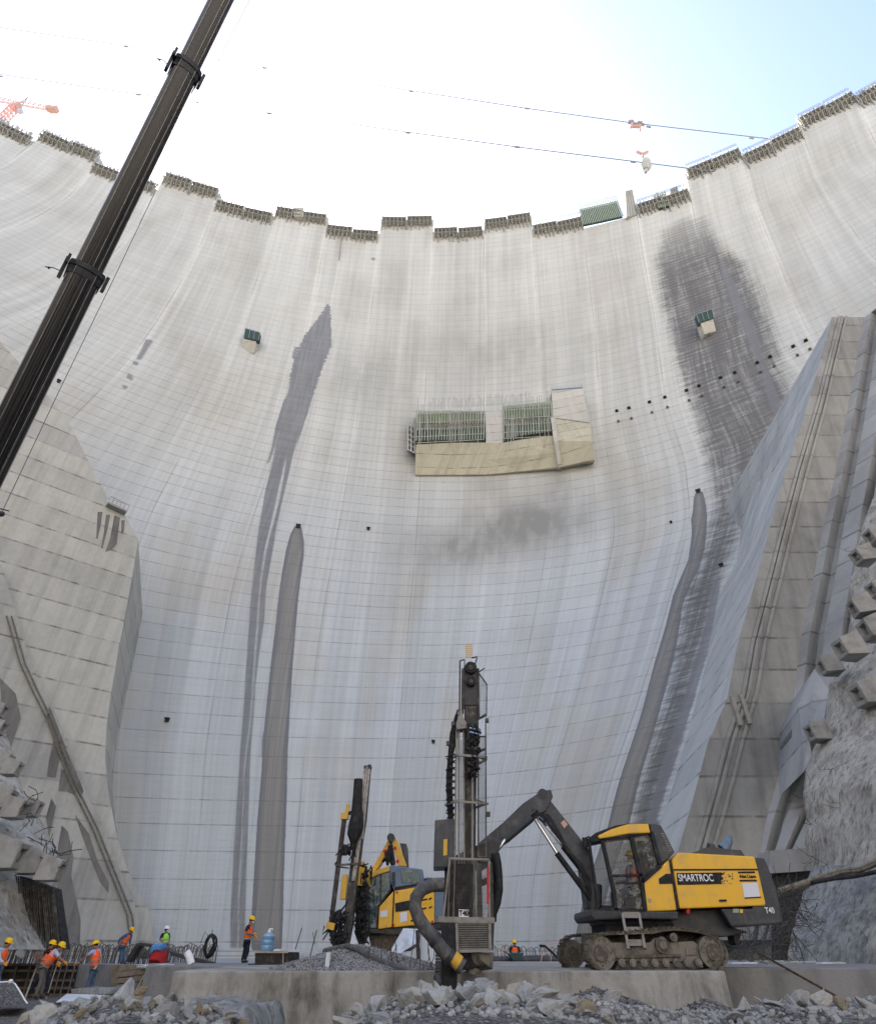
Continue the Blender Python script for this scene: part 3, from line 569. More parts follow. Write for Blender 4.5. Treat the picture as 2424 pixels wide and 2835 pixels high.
slabblk('concrete_slab', [(xa + .02, 18.2), (xb - .02, 18.2), (xb - .02, 37), (xa + .02, 37)], ST - .02, 'short dark slab set back between the two cream slabs', M['slab2'])
slabblk('concrete_slab', [(xr + .55, 18.5), (40, 16.5), (40, 40), (xr + .6, 40)], ST + .02, 'dull grey slab with a red paint mark, right of the rig', M['slab2'])
p = at(*h4(1072, 325), 18.3); q = at(*h4(1080, 400), 18.3)
MB().hexa([Vector((p.x - .06, 18.36, p.z)), Vector((p.x + .06, 18.36, p.z)), Vector((p.x + .06, 18.55, p.z)), Vector((p.x - .06, 18.55, p.z)), Vector((q.x - .03, 18.35, q.z)), Vector((q.x + .04, 18.35, q.z)), Vector((q.x + .04, 18.55, q.z)), Vector((q.x - .03, 18.55, q.z))])
# rear platform between slabs and dam
slabblk('concrete_slab', [(-60, 37.2), (60, 37.2), (60, 100), (-60, 100)], -.44, 'wide rear platform of grey concrete, at the foot of the dam behind the rebar loops', M['slabtop'])
slabblk('concrete_slab', [(-10.45, 26.5), (-5.5, 26.5), (-5.5, 36.5), (-14.2, 36.5)], -.36, 'grey concrete block left of the cream slab, with loose boards on top', M['slab2'])
slabblk('concrete_slab', [(-24.5, 32.0), (-13.7, 32.0), (-13.7, 36.9), (-24.5, 36.9)], -.46, 'low grey wall behind the worker in the lilac shirt', M['slab2'])
# ------------------------------------------------------------------ things on and around the dam
M['mast'] = grime('grimy_mast_steel', (.045, .042, .038), (.16, .145, .12), .6, .2, 5, .3, .8)
def arcpts(t0, t1, z, n, o=0):
    out = []
    for k in range(n):
        X = float(dam_x(t0 + (t1 - t0) * k / (n - 1), z)); p = Vector((X, float(dam_y(X, z)), z)); out.append(p + dam_n(X, z) * o)
    return out
FG = 'climbing formwork sections along the dam crest'
ordn = ['first', 'second', 'third', 'fourth', 'fifth', 'sixth', 'seventh', 'eighth', 'ninth', 'tenth', 'eleventh', 'twelfth', 'thirteenth', 'fourteenth', 'fifteenth', 'sixteenth', 'seventeenth', 'eighteenth', 'nineteenth']
rnd = random.Random(3)
def formwork(k, t0, t1, zt, lab):
    w = t1 - t0; e = empty('climbing_formwork', arcpts(t0, t1, zt, 3)[1], lab, 'formwork', FG)
    segs = [(t0 + .03 * w, t0 + .48 * w), (t0 + .51 * w, t1 - .03 * w)]
    pan, sol, plat, br_, rl, top_ = MB(), MB(), MB(), MB(), MB(), MB()
    for a, b in segs:
        dz = rnd.uniform(-1.1, 1.1)
        n = 9
        lo = arcpts(a, b, zt - 3.3 + dz, n, .35); hi = [p + Vector((0, 0, 3.3)) for p in lo]; lo2 = arcpts(a, b, zt - 3.3 + dz, n, .12); hi2 = [p + Vector((0, 0, 3.3)) for p in lo2]
        pan.grid([lo, hi, hi2, lo2, lo])
        for p in arcpts(a, b, zt - 3.3 + dz, 16, .6): sol.bar(p + Vector((0, 0, -.5 - rnd.random() * 1.5)), p + Vector((0, 0, 4.0 + rnd.random() * 2.2)), .2, .4, (0, 1, 0))
        for zz in (.6, 2.2, 3.4): 
            q = [p + Vector((0, 0, zz)) for p in arcpts(a, b, zt - 3.3 + dz, n, .85)]; [sol.bar(u, v, .3, .3) for u, v in zip(q[:-1], q[1:])]
        for zz, oo in ((-.7, 2.0), (2.0, 2.1)):
            i_ = arcpts(a, b, zt - 3.3 + dz + zz, n, .5); o_ = arcpts(a, b, zt - 3.3 + dz + zz, n, oo); plat.grid([i_, o_, [p + Vector((0, 0, .2)) for p in o_], [p + Vector((0, 0, .2)) for p in i_], i_])
        for p, q in zip(arcpts(a, b, zt - 3.5 + dz, 7, .3), arcpts(a, b, zt - 3.5 + dz, 7, 2.0)):
            L_ = rnd.uniform(1.5, 4.2); br_.bar(q + Vector((0, 0, -.6)), p + Vector((0, 0, -L_)), .22).bar(p + Vector((0, 0, -.4)), p + Vector((0, 0, -L_ - .4)), .25).bar(q + Vector((0, 0, -.5)), q + Vector((0, 0, 3.2)), .2)
        q = arcpts(a, b, zt + 1.0, 9, 1.6); [rl.bar(p + Vector((0, 0, -.8)), p + Vector((0, 0, 1.5)), .11) for p in q]
        for zz in (.3, .9, 1.5): [rl.bar(u + Vector((0, 0, zz)), v + Vector((0, 0, zz)), .1) for u, v in zip(q[:-1], q[1:])]
        for _ in range(4):
            p = arcpts(a, b, zt, 40, -1.0 - rnd.random())[rnd.randrange(40)]; top_.box(p + Vector((0, 0, .8)), (rnd.uniform(.8, 2.6), 1, rnd.uniform(1.2, 2.6)))
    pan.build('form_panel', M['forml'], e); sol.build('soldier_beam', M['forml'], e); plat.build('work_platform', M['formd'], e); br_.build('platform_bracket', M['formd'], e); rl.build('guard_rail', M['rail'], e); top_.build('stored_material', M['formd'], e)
vis = list(range(1, 18)); names = {1: 'at the left edge of the photo, left of the tower crane', 2: 'just right of the orange tower crane'}
n0 = 2
for k in range(len(MONO)):
    if k in (0, 12, 18): continue
    lab = f'grey climbing formwork on the dam crest, {ordn[k - 1]} section counted from the left edge'
    formwork(k, bt[k + 2], bt[k + 3], tops[k + 2], lab)
# slim hanging cable near the crest and a few seepage pipes
a_ = [raydam(x * 1.368, y * 1.368) for x, y in ((693, 468), (690, 492), (686, 528))]; tag(MB().tube([p + dam_n(p.x, p.z) * .5 for p in a_], .16, 6).build('hanging_cable', M['formd'], None, True), 'dark cable hanging down the dam face below the crest, left of the centre', 'cable')
# green bar screen, square form towers
def screen(pa, pb, h_, z_dn, lab, mat, n, name='rebar_screen', o=1.0):
    a = raydam(*pa); b = raydam(*pb); e = empty(name, a, lab, 'rebar cage'); mb = MB(); m2 = MB()
    for k in range(n):
        f = k / (n - 1); X = a.x + (b.x - a.x) * f; z = a.z + (b.z - a.z) * f; y = float(dam_y(X, z)); nn = dam_n(X, z); p = Vector((X, y, z)) + nn * o
        mb.bar(p + Vector((0, 0, -z_dn)), p + Vector((0, 0, h_ + rnd.uniform(-.8, 1.5))), .3, .3)
        if k: 
            for zz in (h_ * .35, h_ * .7): m2.bar(prev + Vector((0, 0, zz)), p + Vector((0, 0, zz)), .2)
            m2.hexa([prev + Vector((0, .5, -z_dn)), p + Vector((0, .5, -z_dn)), p + Vector((0, .8, -z_dn)), prev + Vector((0, .8, -z_dn)), prev + Vector((0, .5, h_ * .72)), p + Vector((0, .5, h_ * .72)), p + Vector((0, .8, h_ * .72)), prev + Vector((0, .8, h_ * .72))])
        prev = p
    mb.build('upright_bar', mat, e); m2.build('cross_bar', M['green'], e); return e
M['greenl'] = grime('pale_green_paint', (.30, .36, .27), (.38, .38, .28), .7, 0, 1, .3, .6)
screen(h7(300, 1735), h7(800, 1625), 15, .5, 'green upright bar screen standing on the dam crest', M['greenl'], 24)
screen(h7(1240, 1480), h7(1380, 1440), 6.5, 3, 'small green-grey form tower of upright bars, right of the green bar screen', M['greenl'], 8)
for pts, l_ in (([h7(850, 1610), h7(985, 1580), h7(920, 1262), h7(828, 1285)], 'square brown form box sticking up right of the green bar screen'), ([h7(1400, 1330), h7(1500, 1300), h7(1490, 1220), h7(1395, 1260)], 'low square form box on the crest beside the small form tower'), ([sk(1440, 1060), sk(1488, 1062), sk(1488, 1018), sk(1440, 1018)], 'pale cream panel in the formwork on the left crest')):
    yb = raydam(*pts[0]).y - 1.2; e = empty('form_box', at(*pts[0], yb), l_, 'form box'); light = 'cream' in l_
    MB().pp(pts, yb, yb + 3).build('box_shell', M['beige2'] if light else M['forml'], e)
    mb = MB()
    for f in (.1, .37, .63, .9):
        a = Vector((*pts[0], 0)).lerp(Vector((*pts[1], 0)), f); b = Vector((*pts[3], 0)).lerp(Vector((*pts[2], 0)), f); mb.bar(at(a.x, a.y, yb - .15), at(b.x, b.y, yb - .15), .25)
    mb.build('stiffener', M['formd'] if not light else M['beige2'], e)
# ---- block with formwork in the middle of the dam
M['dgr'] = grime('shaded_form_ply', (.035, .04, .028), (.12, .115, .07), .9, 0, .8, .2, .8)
ob = empty('outlet_block', raydam(*rC(750, 790)), 'beige concrete outlet block with green formwork, stuck to the middle of the dam', 'outlet block')
def fo(x, y, o=None):
    q = rC(x, y); 
    if o is None: o = 6 if y < 560 else 6 - 5.3 * min(1, (y - 560) / 225)
    yb_ = raydam(*rC(x, 560)).y; p = raydam(*q)
    return at(*q, min(p.y, yb_ + 1) - o)
def oblk(name, pts, mat, o=None, back=None, par=None):
    a = [fo(x, y, o if not callable(o) else o(y)) for x, y in pts]; return MB().prism(a, [raydam(*rC(x, y)) + Vector((0, 2.5, 0)) for x, y in pts] if back is None else [p + Vector((0, back, 0)) for p in a]).build(name, mat, par or ob)
oblk('corbel', [(250, 795), (500, 795), (750, 793), (748, 690), (746, 570), (500, 572), (256, 585)], M['beige'])
oblk('corbel', [(750, 793), (1000, 770), (1258, 742), (1250, 640), (1232, 520), (1000, 548), (870, 570), (746, 570), (748, 690)], M['beige'])
oblk('column', [(746, 570), (866, 570), (864, 365), (740, 372)], M['beige2'])
oblk('side_block', [(1262, 740), (1380, 716), (1508, 690), (1490, 560), (1470, 430), (1340, 412), (1216, 395), (1240, 560)], M['beige'])
oblk('top_block', [(1216, 395), (1340, 412), (1470, 430), (1425, 192), (1204, 208)], M['beige2'], 6.2)
oblk('edge_rib', [(1198, 392), (1232, 392), (1250, 560), (1280, 738), (1252, 742), (1222, 560)], M['beige2'], lambda y: (7 if y < 560 else 7 - 5.3 * min(1, (y - 560) / 225)))
for A_, B_, C_, D_ in (((262, 345), (735, 348), (730, 575), (258, 588)), ((868, 312), (1200, 282), (1214, 520), (872, 570))):
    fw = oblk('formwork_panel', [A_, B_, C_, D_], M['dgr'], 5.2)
    mb = MB(); mk = MB(); n = 25 if A_[0] < 300 else 19
    for k in range(n):
        f = k / (n - 1); x0 = A_[0] + (B_[0] - A_[0]) * f; y0 = A_[1] + (B_[1] - A_[1]) * f; x1 = D_[0] + (C_[0] - D_[0]) * f; y1 = D_[1] + (C_[1] - D_[1]) * f
        mb.bar(fo(x0, y0, 6.4), fo(x1, y1 - 30, 6.0), .28)
    mb.build('upright_beam', M['greenl'], ob)
    for f0, f1, mt in ((.0, .09, 'forml'), (.10, .36, 'ylg'), (.40, .56, 'formd'), (.60, .78, 'dgr')):
        if mt == 'ylg' and 'ylg' not in M: M['ylg'] = grime('yellow_green_formwork', (.27, .27, .15), (.15, .16, .09), .8, 0, 1, .2, .7)
        q = [(A_[0] + (D_[0] - A_[0]) * f, A_[1] + (D_[1] - A_[1]) * f) for f in (f0, f1)]; r_ = [(B_[0] + (C_[0] - B_[0]) * f, B_[1] + (C_[1] - B_[1]) * f) for f in (f0, f1)]
        MB().hexa([fo(*q[1], 5.5), fo(*r_[1], 5.5), fo(*r_[1], 5.1), fo(*q[1], 5.1), fo(*q[0], 5.9 if mt != 'formd' else 7.0), fo(*r_[0], 5.9 if mt != 'formd' else 7.0), fo(*r_[0], 5.1), fo(*q[0], 5.1)]).build('form_band', M[mt], ob)
mb = MB()
for k in range(70):
    x = 268 + k * 13.5; 
    if rnd.random() < .8: ytop = 345 - (x - 268) * .065; mb.bar(fo(x, ytop, 3 + rnd.random() * 3), fo(x + rnd.uniform(-3, 3), ytop - rnd.uniform(25, 88), 3 + rnd.random() * 3), .07)
mb.build('starter_bar', M['rebarg'], ob)
mb = MB()
for k in range(64):
    x = rnd.uniform(262, 1205)
    if 738 < x < 868: continue
    s_ = -(x - 268) * .062; y0 = rnd.uniform(300, 440) + s_ * .6; mb.bar(fo(x, y0, 7.2), fo(x + rnd.uniform(-6, 6), y0 + rnd.uniform(80, 230), 6.9), .09)
for y in (372, 432, 478, 530, 572):
    for x0, x1 in ((260, 735), (868, 1205)): mb.bar(fo(x0, y - (x0 - 268) * .05, 7.1), fo(x1, y - (x1 - 268) * .05, 7.1), .12)
mb.build('scaffold_tube', M['forml'], ob)
mb = MB()
for k in range(26): x = rnd.uniform(255, 1240); y = 600 - max(0, x - 750) * .06 + rnd.uniform(-10, 10); mb.bar(fo(x, y), fo(x + rnd.uniform(-3, 3), y + rnd.uniform(40, 150)), .10, .16)
mb.build('form_seam', M['beige'], ob)
mb = MB(); mb.bar(fo(1206, 200, 6), fo(1424, 184, 6), .25)
for k in range(14): f = k / 13; a = fo(1206 + 218 * f, 208 - 16 * f, 6); mb.bar(a, a + Vector((0, 0, 1.8)), .1)
mb.build('guard_rail', M['rail'], ob)
mb = MB()                                     # stair tower on the left end
for x, y0, y1 in ((198, 450, 625), (222, 430, 635), (246, 410, 645)): mb.bar(fo(x, y0, 3.5), fo(x, y1, 3.5), .3).bar(fo(x, y0, 1.0), fo(x, y1, 1.0), .3)
for k in range(6): y = 440 + k * 36; mb.hexa([fo(198, y, 3.6), fo(250, y + 28, 3.6), fo(250, y + 28, .8), fo(198, y, .8), fo(198, y - 7, 3.6), fo(250, y + 21, 3.6), fo(250, y + 21, .8), fo(198, y - 7, .8)])
mb.build('stair_scaffold', M['forml'], ob)
# ---- two small boxes on the face
for (pts, top_, l_) in (([rK(770, 78), rK(846, 92), rK(835, 162), rK(763, 150)], [rK(786, 20), rK(870, 44), rK(862, 88), rK(778, 72)], 'small cream concrete box with green top, on the left of the dam face'),
                        ([r6(410, 1192), r6(470, 1172), r6(486, 1236), r6(430, 1252)], [r6(390, 1160), r6(466, 1134), r6(474, 1174), r6(404, 1198)], 'small cream concrete box with green top, in the dark wet zone on the right')):
    yb = raydam(*pts[2]).y; e = empty('face_box', at(*pts[2], yb), l_, 'concrete box', 'small boxes fixed to the dam face')
    MB().prism([at(*p, yb - 2.2 if i < 2 else yb - .4) for i, p in enumerate(pts)], [at(*p, yb - 2.2 if i < 2 else yb - .4) + Vector((0, 2.2, 0)) for i, p in enumerate(pts)]).build('box_body', M['beige2'], e)
    a = [at(*p, yb - 2.3) for p in top_]; MB().prism(a, [p + Vector((0, 1.2, 0)) for p in a]).build('green_cover', M['green'], e)
    mb = MB()
    for f in (0, .33, .66, 1): mb.bar(a[3].lerp(a[2], f) + Vector((0, -.2, 0)), a[0].lerp(a[1], f) + Vector((0, -.2, 0)), .12)
    mb.bar(a[0] + Vector((0, -.2, 0)), a[1] + Vector((0, -.2, 0)), .12); mb.build('guard_rail', M['rail'], e)
# ---- cableways and what hangs on them
def cable(pts, lab, Y=92, extra=()):
    p = [at(*D(*q), Y) for q in pts]; e = empty('cableway', p[0], lab, 'cableway', 'cableways strung above the dam')
    MB().tube([p[0] + (p[0] - p[1]) * 1.5] + p + [p[-1] + (p[-1] - p[-2]) * .8], .19, 6).build('carrying_rope', M['cable'], e)
    for q in extra:
        c = at(*D(*q), Y); a = (p[-1] - p[0]).normalized(); mb = MB(); mb.bar(c - a * .9, c + a * .9, .5, .7).bar(c - a * .5 + Vector((0, 0, -.6)), c + a * .5 + Vector((0, 0, -.6)), .3, .3); mb.build('rope_carrier', M['cabl2'], e)
M['cable'] = grime('pale_rope', (.20, .22, .26), (.16, .18, .21), .6, 0, 1, .2, .3); M['cabl2'] = grime('grey_carrier', (.30, .28, .28), (.36, .24, .22), .7, 0, 1, .2, .5)
cable([(0, 55), (255, 92), (535, 136), (832, 183), (1066, 219), (1285, 249), (1560, 281)], 'upper pale cable in the sky, carrying the orange trolley', 92, [(255, 94), (535, 137), (832, 184), (1066, 219), (1312, 256), (1520, 279)])
cable([(0, 150), (280, 190), (545, 228), (825, 267), (1046, 297), (1280, 326), (1390, 340)], 'lower pale cable in the sky, passing behind the hanging bucket', 90, [(280, 191), (545, 229), (825, 268), (1046, 297), (1281, 327), (2, 154)])
def P7(x, y, Y=91): return at(*h7(x, y), Y)
tr = empty('cable_trolley', P7(960, 420), 'orange and grey trolley riding on the upper cable', 'trolley')
mb = MB(); mb.bar(P7(868, 408), P7(1075, 440), .7, .9).bar(P7(880, 405), P7(925, 395), 1.2).bar(P7(985, 415), P7(1040, 425), 1.4); mb.build('trolley_frame', M['cabl2'], tr)
mb = MB(); mb.bar(P7(905, 455), P7(1030, 465), .9).bar(P7(915, 420), P7(905, 470), .8).bar(P7(1020, 420), P7(1020, 510), .6); mb.build('hoist_frame', M['cranered'], tr)
mb = MB()
for x in (900, 1010, 940, 1050): mb.disc(P7(x, 408 + (x - 900) * .14), (0, 1, 0), .75, .5, 12)
mb.build('wheel', M['formd'], tr)
hk = empty('hanging_bucket', P7(1090, 960), 'grey concrete bucket hanging from a red hook beam in the sky', 'bucket')
mb = MB(); mb.bar(P7(978, 780), P7(1055, 815), .8, .7).bar(P7(1115, 780), P7(1055, 815), .8, .7).bar(P7(1055, 805), P7(1055, 845), .7); mb.build('hook_beam', M['cranered'], hk)
mb = MB(); mb.tube([P7(1088, 885), P7(1088, 915), P7(1090, 970), P7(1092, 1010)], [.4, 1.7, 2.0, 1.0], 14).tube([P7(1095, 1005), P7(1090, 1045)], [.7, .5], 8); mb.build('bucket_body', M['forml'], hk, True)
mb = MB(); mb.bar(P7(1055, 840), P7(1080, 890), .15)
for x in (1000, 1085): mb.bar(P7(x, 470), P7(x * .55 + 478, 785), .05)
mb.build('hoist_rope', M['cable'], hk)
# ---- orange tower crane at the left edge
tc = empty('tower_crane', at(*sk(20, 590), 96), 'orange and white tower crane standing behind the crest at the left edge', 'crane')
def PS(x, y, Y=96): return at(*sk(x, y), Y)
def lattice(a, b, w, n, mb, t=.22):
    d = (b - a).normalized(); u = d.cross(Vector((0, 1, 0))).normalized() * w / 2; v = Vector((0, 1, 0)) * w / 2
    c = [u + v, u - v, -u - v, -u + v]
    for k in c: mb.bar(a + k, b + k, t)
    for i in range(n):
        p = a.lerp(b, i / n); q = a.lerp(b, (i + 1) / n)
        for j in range(4): mb.bar(p + c[j], q + c[(j + 1) % 4], t * .7); mb.bar(q + c[j], q + c[(j + 1) % 4], t * .7)
mb = MB(); lattice(PS(-60, 660), PS(72, 525), 2.6, 9, mb, .35); mb.build('mast', M['tcw'] if 'tcw' in M else grime('crane_white_orange', (.68, .42, .36), (.75, .25, .14), .6, 0, .6, .3, .9), tc)
mb = MB(); mb.box(PS(80, 525), (2.6, 2.6, 4)); mb.build('slewing_ring', M['cranered'], tc)
mb = MB(); lattice(PS(-120, 468), PS(270, 535), 1.5, 16, mb, .2); mb.build('jib', M['cranered'], tc)
MB().box(PS(262, 536), (3.4, 2.4, 2.6)).box(PS(240, 530), (1.2, 2, 3)).build('counterweight', M['cranered'], tc)
mb = MB(); mb.bar(PS(85, 515), PS(138, 476), .3).bar(PS(138, 476), PS(-100, 455), .16).bar(PS(138, 476), PS(105, 520), .2); mb.build('tie_bar', M['cabl2'], tc)
MB().box(PS(100, 545), (1.6, 1.6, 2)).build('driver_cab', M['tcab'] if 'tcab' in M else grime('pale_cab', (.5, .5, .55), (.4, .4, .42)), tc)
# ---- telescopic crane boom across the left
P0 = ray(*D(0, 905)) * 17.8; P1 = ray(*D(447, 0)) * 21.2; ax = (P1 - P0)
def bp(x, y): # point of the boom axis nearest to that pixel
    best = min(((px(P0 + ax * s)[1] - y * 1.368) ** 2, s) for s in np.arange(-.3, 1.6, .002)); return best[1]
s2, s1 = bp(176, 548), bp(378, 138)
bo = empty('crane_boom', P0 - ax * .8, 'long dark telescopic crane boom slanting across the left of the photo', 'crane boom')
axn = ax.normalized(); up_ = (-(P0 + ax * .5)).normalized(); up_ = (up_ - axn * up_.dot(axn)).normalized(); rt = up_.cross(axn)
Mx = Matrix((rt, up_, axn)).transposed().to_4x4(); Mx.translation = P0; AL = ax.length
def ring(w, h):
    return [(-.5 * w, .1 * h), (-.47 * w, .30 * h), (-.40 * w, .36 * h), (-.34 * w, .40 * h), (-.31 * w, .46 * h), (-.12 * w, .5 * h), (.12 * w, .5 * h), (.31 * w, .46 * h), (.34 * w, .40 * h), (.40 * w, .36 * h), (.47 * w, .30 * h), (.5 * w, .1 * h), (.5 * w, -.45 * h), (.42 * w, -.5 * h), (-.42 * w, -.5 * h), (-.5 * w, -.45 * h)]
t_ = NT('boom_paint'); p_ = t_.obj(); x_, y_, z_ = t_.sep(p_)
n_ = t_.noise(t_.vec(t_.math('MULTIPLY', x_, 26), t_.math('MULTIPLY', y_, 9), t_.math('MULTIPLY', z_, .16)), 1, 6, .65)
n2 = t_.noise(t_.vec(t_.math('MULTIPLY', x_, 7), 0, t_.math('MULTIPLY', z_, .1)), 1, 3)
M['boom'] = t_.done(t_.mix(t_.ss(n_, .52, .8, 0, .7), t_.mix(t_.ss(n2, .4, .6), (.010, .010, .0105), (.026, .024, .021)), (.17, .15, .12)), t_.ss(n_, .3, .7, .16, .45), .3, .6)
def section(a, b, w, name='boom_section'):
    mb = MB(); r_ = ring(w, w * 1.15); za, zb_ = a * AL, b * AL
    mb.prism([Vector((x, y, za)) for x, y in r_], [Vector((x, y, zb_)) for x, y in r_]); o = mb.build(name, M['boom'], None, False, .015); o.parent = bo; o.matrix_parent_inverse = bo.matrix_world.inverted(); o.matrix_basis = Mx
    mb = MB()
    for xx in (-.30, -.1, .33): mb.box(Vector((xx * w, w * 1.15 * (.478 if abs(xx) > .2 else .503), (za + zb_) / 2)), (.012, .012, zb_ - za - .02))  # thin bright strips put on to imitate gloss highlights
    o = mb.build('highlight_line', M['steel'], None); o.parent = bo; o.matrix_parent_inverse = bo.matrix_world.inverted(); o.matrix_basis = Mx
section(-.8, s2, .93); section(s2, s1, .82); section(s1, 1.7, .725)
for s_, w in ((s2, .95), (s1, .84)):
    mb = MB(); z0 = s_ * AL; r_ = ring(w * 1.12, w * 1.22)
    mb.prism([Vector((x, y, z0 - .16)) for x, y in r_], [Vector((x, y, z0 + .02)) for x, y in r_])
    r2_ = ring(w * 1.07, w * 1.16); mb.prism([Vector((x, y, z0 - .42)) for x, y in r2_], [Vector((x, y, z0 - .17)) for x, y in r2_])
    mb.box(Vector((-.62 * w, .2 * w, z0 - .2)), (.1, .3, .5)).box(Vector((.62 * w, .2 * w, z0 - .35)), (.1, .3, .7)).box(Vector((.6 * w, .5 * w, z0 - .1)), (.08, .16, .3))
    mb.tube([Vector((.66 * w, .2 * w, z0 - .5)), Vector((.85 * w, .3 * w, z0 - .55)), Vector((1.05 * w, .3 * w, z0 - .65))], .018, 6).ell(Vector((.95 * w, .3 * w, z0 - .62)), .04)
    o = mb.build('collar', M['dark'], None, False, .02); o.parent = bo; o.matrix_parent_inverse = bo.matrix_world.inverted(); o.matrix_basis = Mx
MB().tube([ray(*D(540, -80)) * 21.5, ray(*D(505, 0)) * 21, ray(*D(412, 180)) * 20.4, ray(*D(232, 560)) * 19.2, ray(*D(120, 790)) * 18.6, ray(*D(-40, 1130)) * 18], .011, 5).build('hoist_rope', M['cable'], bo)
o = MB(); o.tube([at(*D(-30, 1022), 14), at(*D(18, 1034), 14)], .02, 5).ell(at(*D(3, 1040), 14), .09).build('hanging_shackle', M['dark'], bo)
# ---- cliffs
def rockm(name, a, b, dk, s, vert=1):
    t = NT(name); p = t.pos(); n1 = t.noise(t.scale(p, (1, 1, .45)), s, 9, .72); n2 = t.noise(t.scale(p, (1.5, 1.5, .3)), s * 2.2, 6, .65); v = t.vor(p, s * 2.2, 'F1', 0)
    cc = t.mix(t.ss(n1, .35, .62), b, a); cc = t.mix(t.ss(n2, .5, .72, 0, .85), cc, dk); t.bump(t.math('ADD', n1, t.math('MULTIPLY', v, .4)), 1, .25); return t.done(cc, .95, 0, .15)
M['cliff'] = rockm('shotcrete_rock', (.50, .475, .42), (.29, .275, .24), (.09, .085, .072), 1.1)
M['rockb'] = rockm('blue_grey_rock', (.38, .39, .375), (.2, .205, .2), (.065, .068, .068), 1.6)
def cliff(name, edge, dxs, Y0, Yr, lab, mat, amp=1.0, seed=0, parent=None):
    rows = []
    for i, (x, y) in enumerate(edge):
        Ya = Y0[0] + (Y0[1] - Y0[0]) * i / (len(edge) - 1); row = [at(x + (3 if dxs > 0 else -3), y, Ya + 6), at(x + (1 if dxs > 0 else -1), y, Ya + 2.2)]
        n = 90
        for k in range(n):
            f = k / (n - 1); p = at(x + dxs * f, y, Ya + Yr * f ** .8); d = (fbm(p.x * .45 + seed, p.z * .33 + 3, 5) - .5) * 3.2 * amp + (fbm(p.x * 1.7, p.z * 1.2 + seed, 4) - .5) * 1.3 * amp + (abs(fbm(p.x * 3.6 + 8, p.z * 1.5 + seed, 3) - .5)) * 1.1 * amp
            row.append(p + Vector((0, -d * min(1, .25 + f * 5), 0)) + Vector(((fbm(p.z * .8, 5 + seed, 3) - .5) * .7 * amp * (1 - f), 0, 0)))
        rows.append(row)
    o = MB().grid(rows).build(name, mat, parent, True)
    if lab: tag(o, lab, 'cliff')
    return o
def densify(e, st=6):
    out = []
    for a, b in zip(e[:-1], e[1:]):
        n = max(1, int(abs(b[1] - a[1]) / st)); out += [(a[0] + (b[0] - a[0]) * k / n, a[1] + (b[1] - a[1]) * k / n) for k in range(n)]
    return out + [e[-1]]
eR = densify([r4(*p) for p in [(880, 0), (842, 80), (800, 180), (770, 290), (752, 420), (745, 560), (735, 620), (700, 720), (670, 800), (655, 920), (640, 980), (600, 1060), (580, 1120), (570, 1200), (580, 1300), (578, 1400), (600, 1500), (600, 1560), (575, 1650), (548, 1720), (536, 1790), (530, 1880)]])
cliff('cliff', eR, 420, (40, 33), -13, 'grey shotcreted rock face with iron bars sticking out, at the right edge', M['cliff'])
bR = densify([r4(*p) for p in [(600, 1480), (585, 1560), (560, 1660), (536, 1750), (528, 1880)]], 8)
cliff('rock_spur', bR, 420, (32, 30.5), -9, 'blue-grey broken rock spur at the foot of the right cliff', M['rockb'], .8, 7)
eL = densify([r5(*p) for p in [(-40, 760), (0, 880), (25, 1000), (60, 1110), (100, 1250), (160, 1350), (200, 1420), (250, 1530), (262, 1620), (255, 1690), (262, 1770), (272, 1850), (276, 1960)]])
cliff('cliff', eL, -420, (37, 31), -9, 'dark grey rock face at the left edge, under the stack of anchor blocks', M['cliff'], .8, 4)
mw = empty('rebar_mesh', at(*r5(100, 1800), 29), 'dark wall of dense rebar mesh below the left anchor blocks', 'rebar mesh')
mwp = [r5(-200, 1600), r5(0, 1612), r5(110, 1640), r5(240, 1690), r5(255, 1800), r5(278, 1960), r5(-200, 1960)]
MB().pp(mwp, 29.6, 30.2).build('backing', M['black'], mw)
mb = MB()
for k in range(46):
    f = k / 45; x0 = -150 + 385 * f; mb.bar(at(*r5(x0, 1612 + max(0, x0) * .32), 29.4 - rnd.random() * .3), at(*r5(x0 * 1.02 + 22 * f + rnd.uniform(-2, 2), 1955), 29.3), .035 + .03 * (k % 5 == 0))
for k in range(34):
    y = 1625 + k * 10; xr_ = 110 + (y - 1640) * .5 if y > 1640 else 100; mb.bar(at(*r5(-150, y), 29.35), at(*r5(min(xr_, 150 + rnd.uniform(-60, 30)), y + 4), 29.35), .03)
mb.build('mesh_bar', M['mast'], mw)
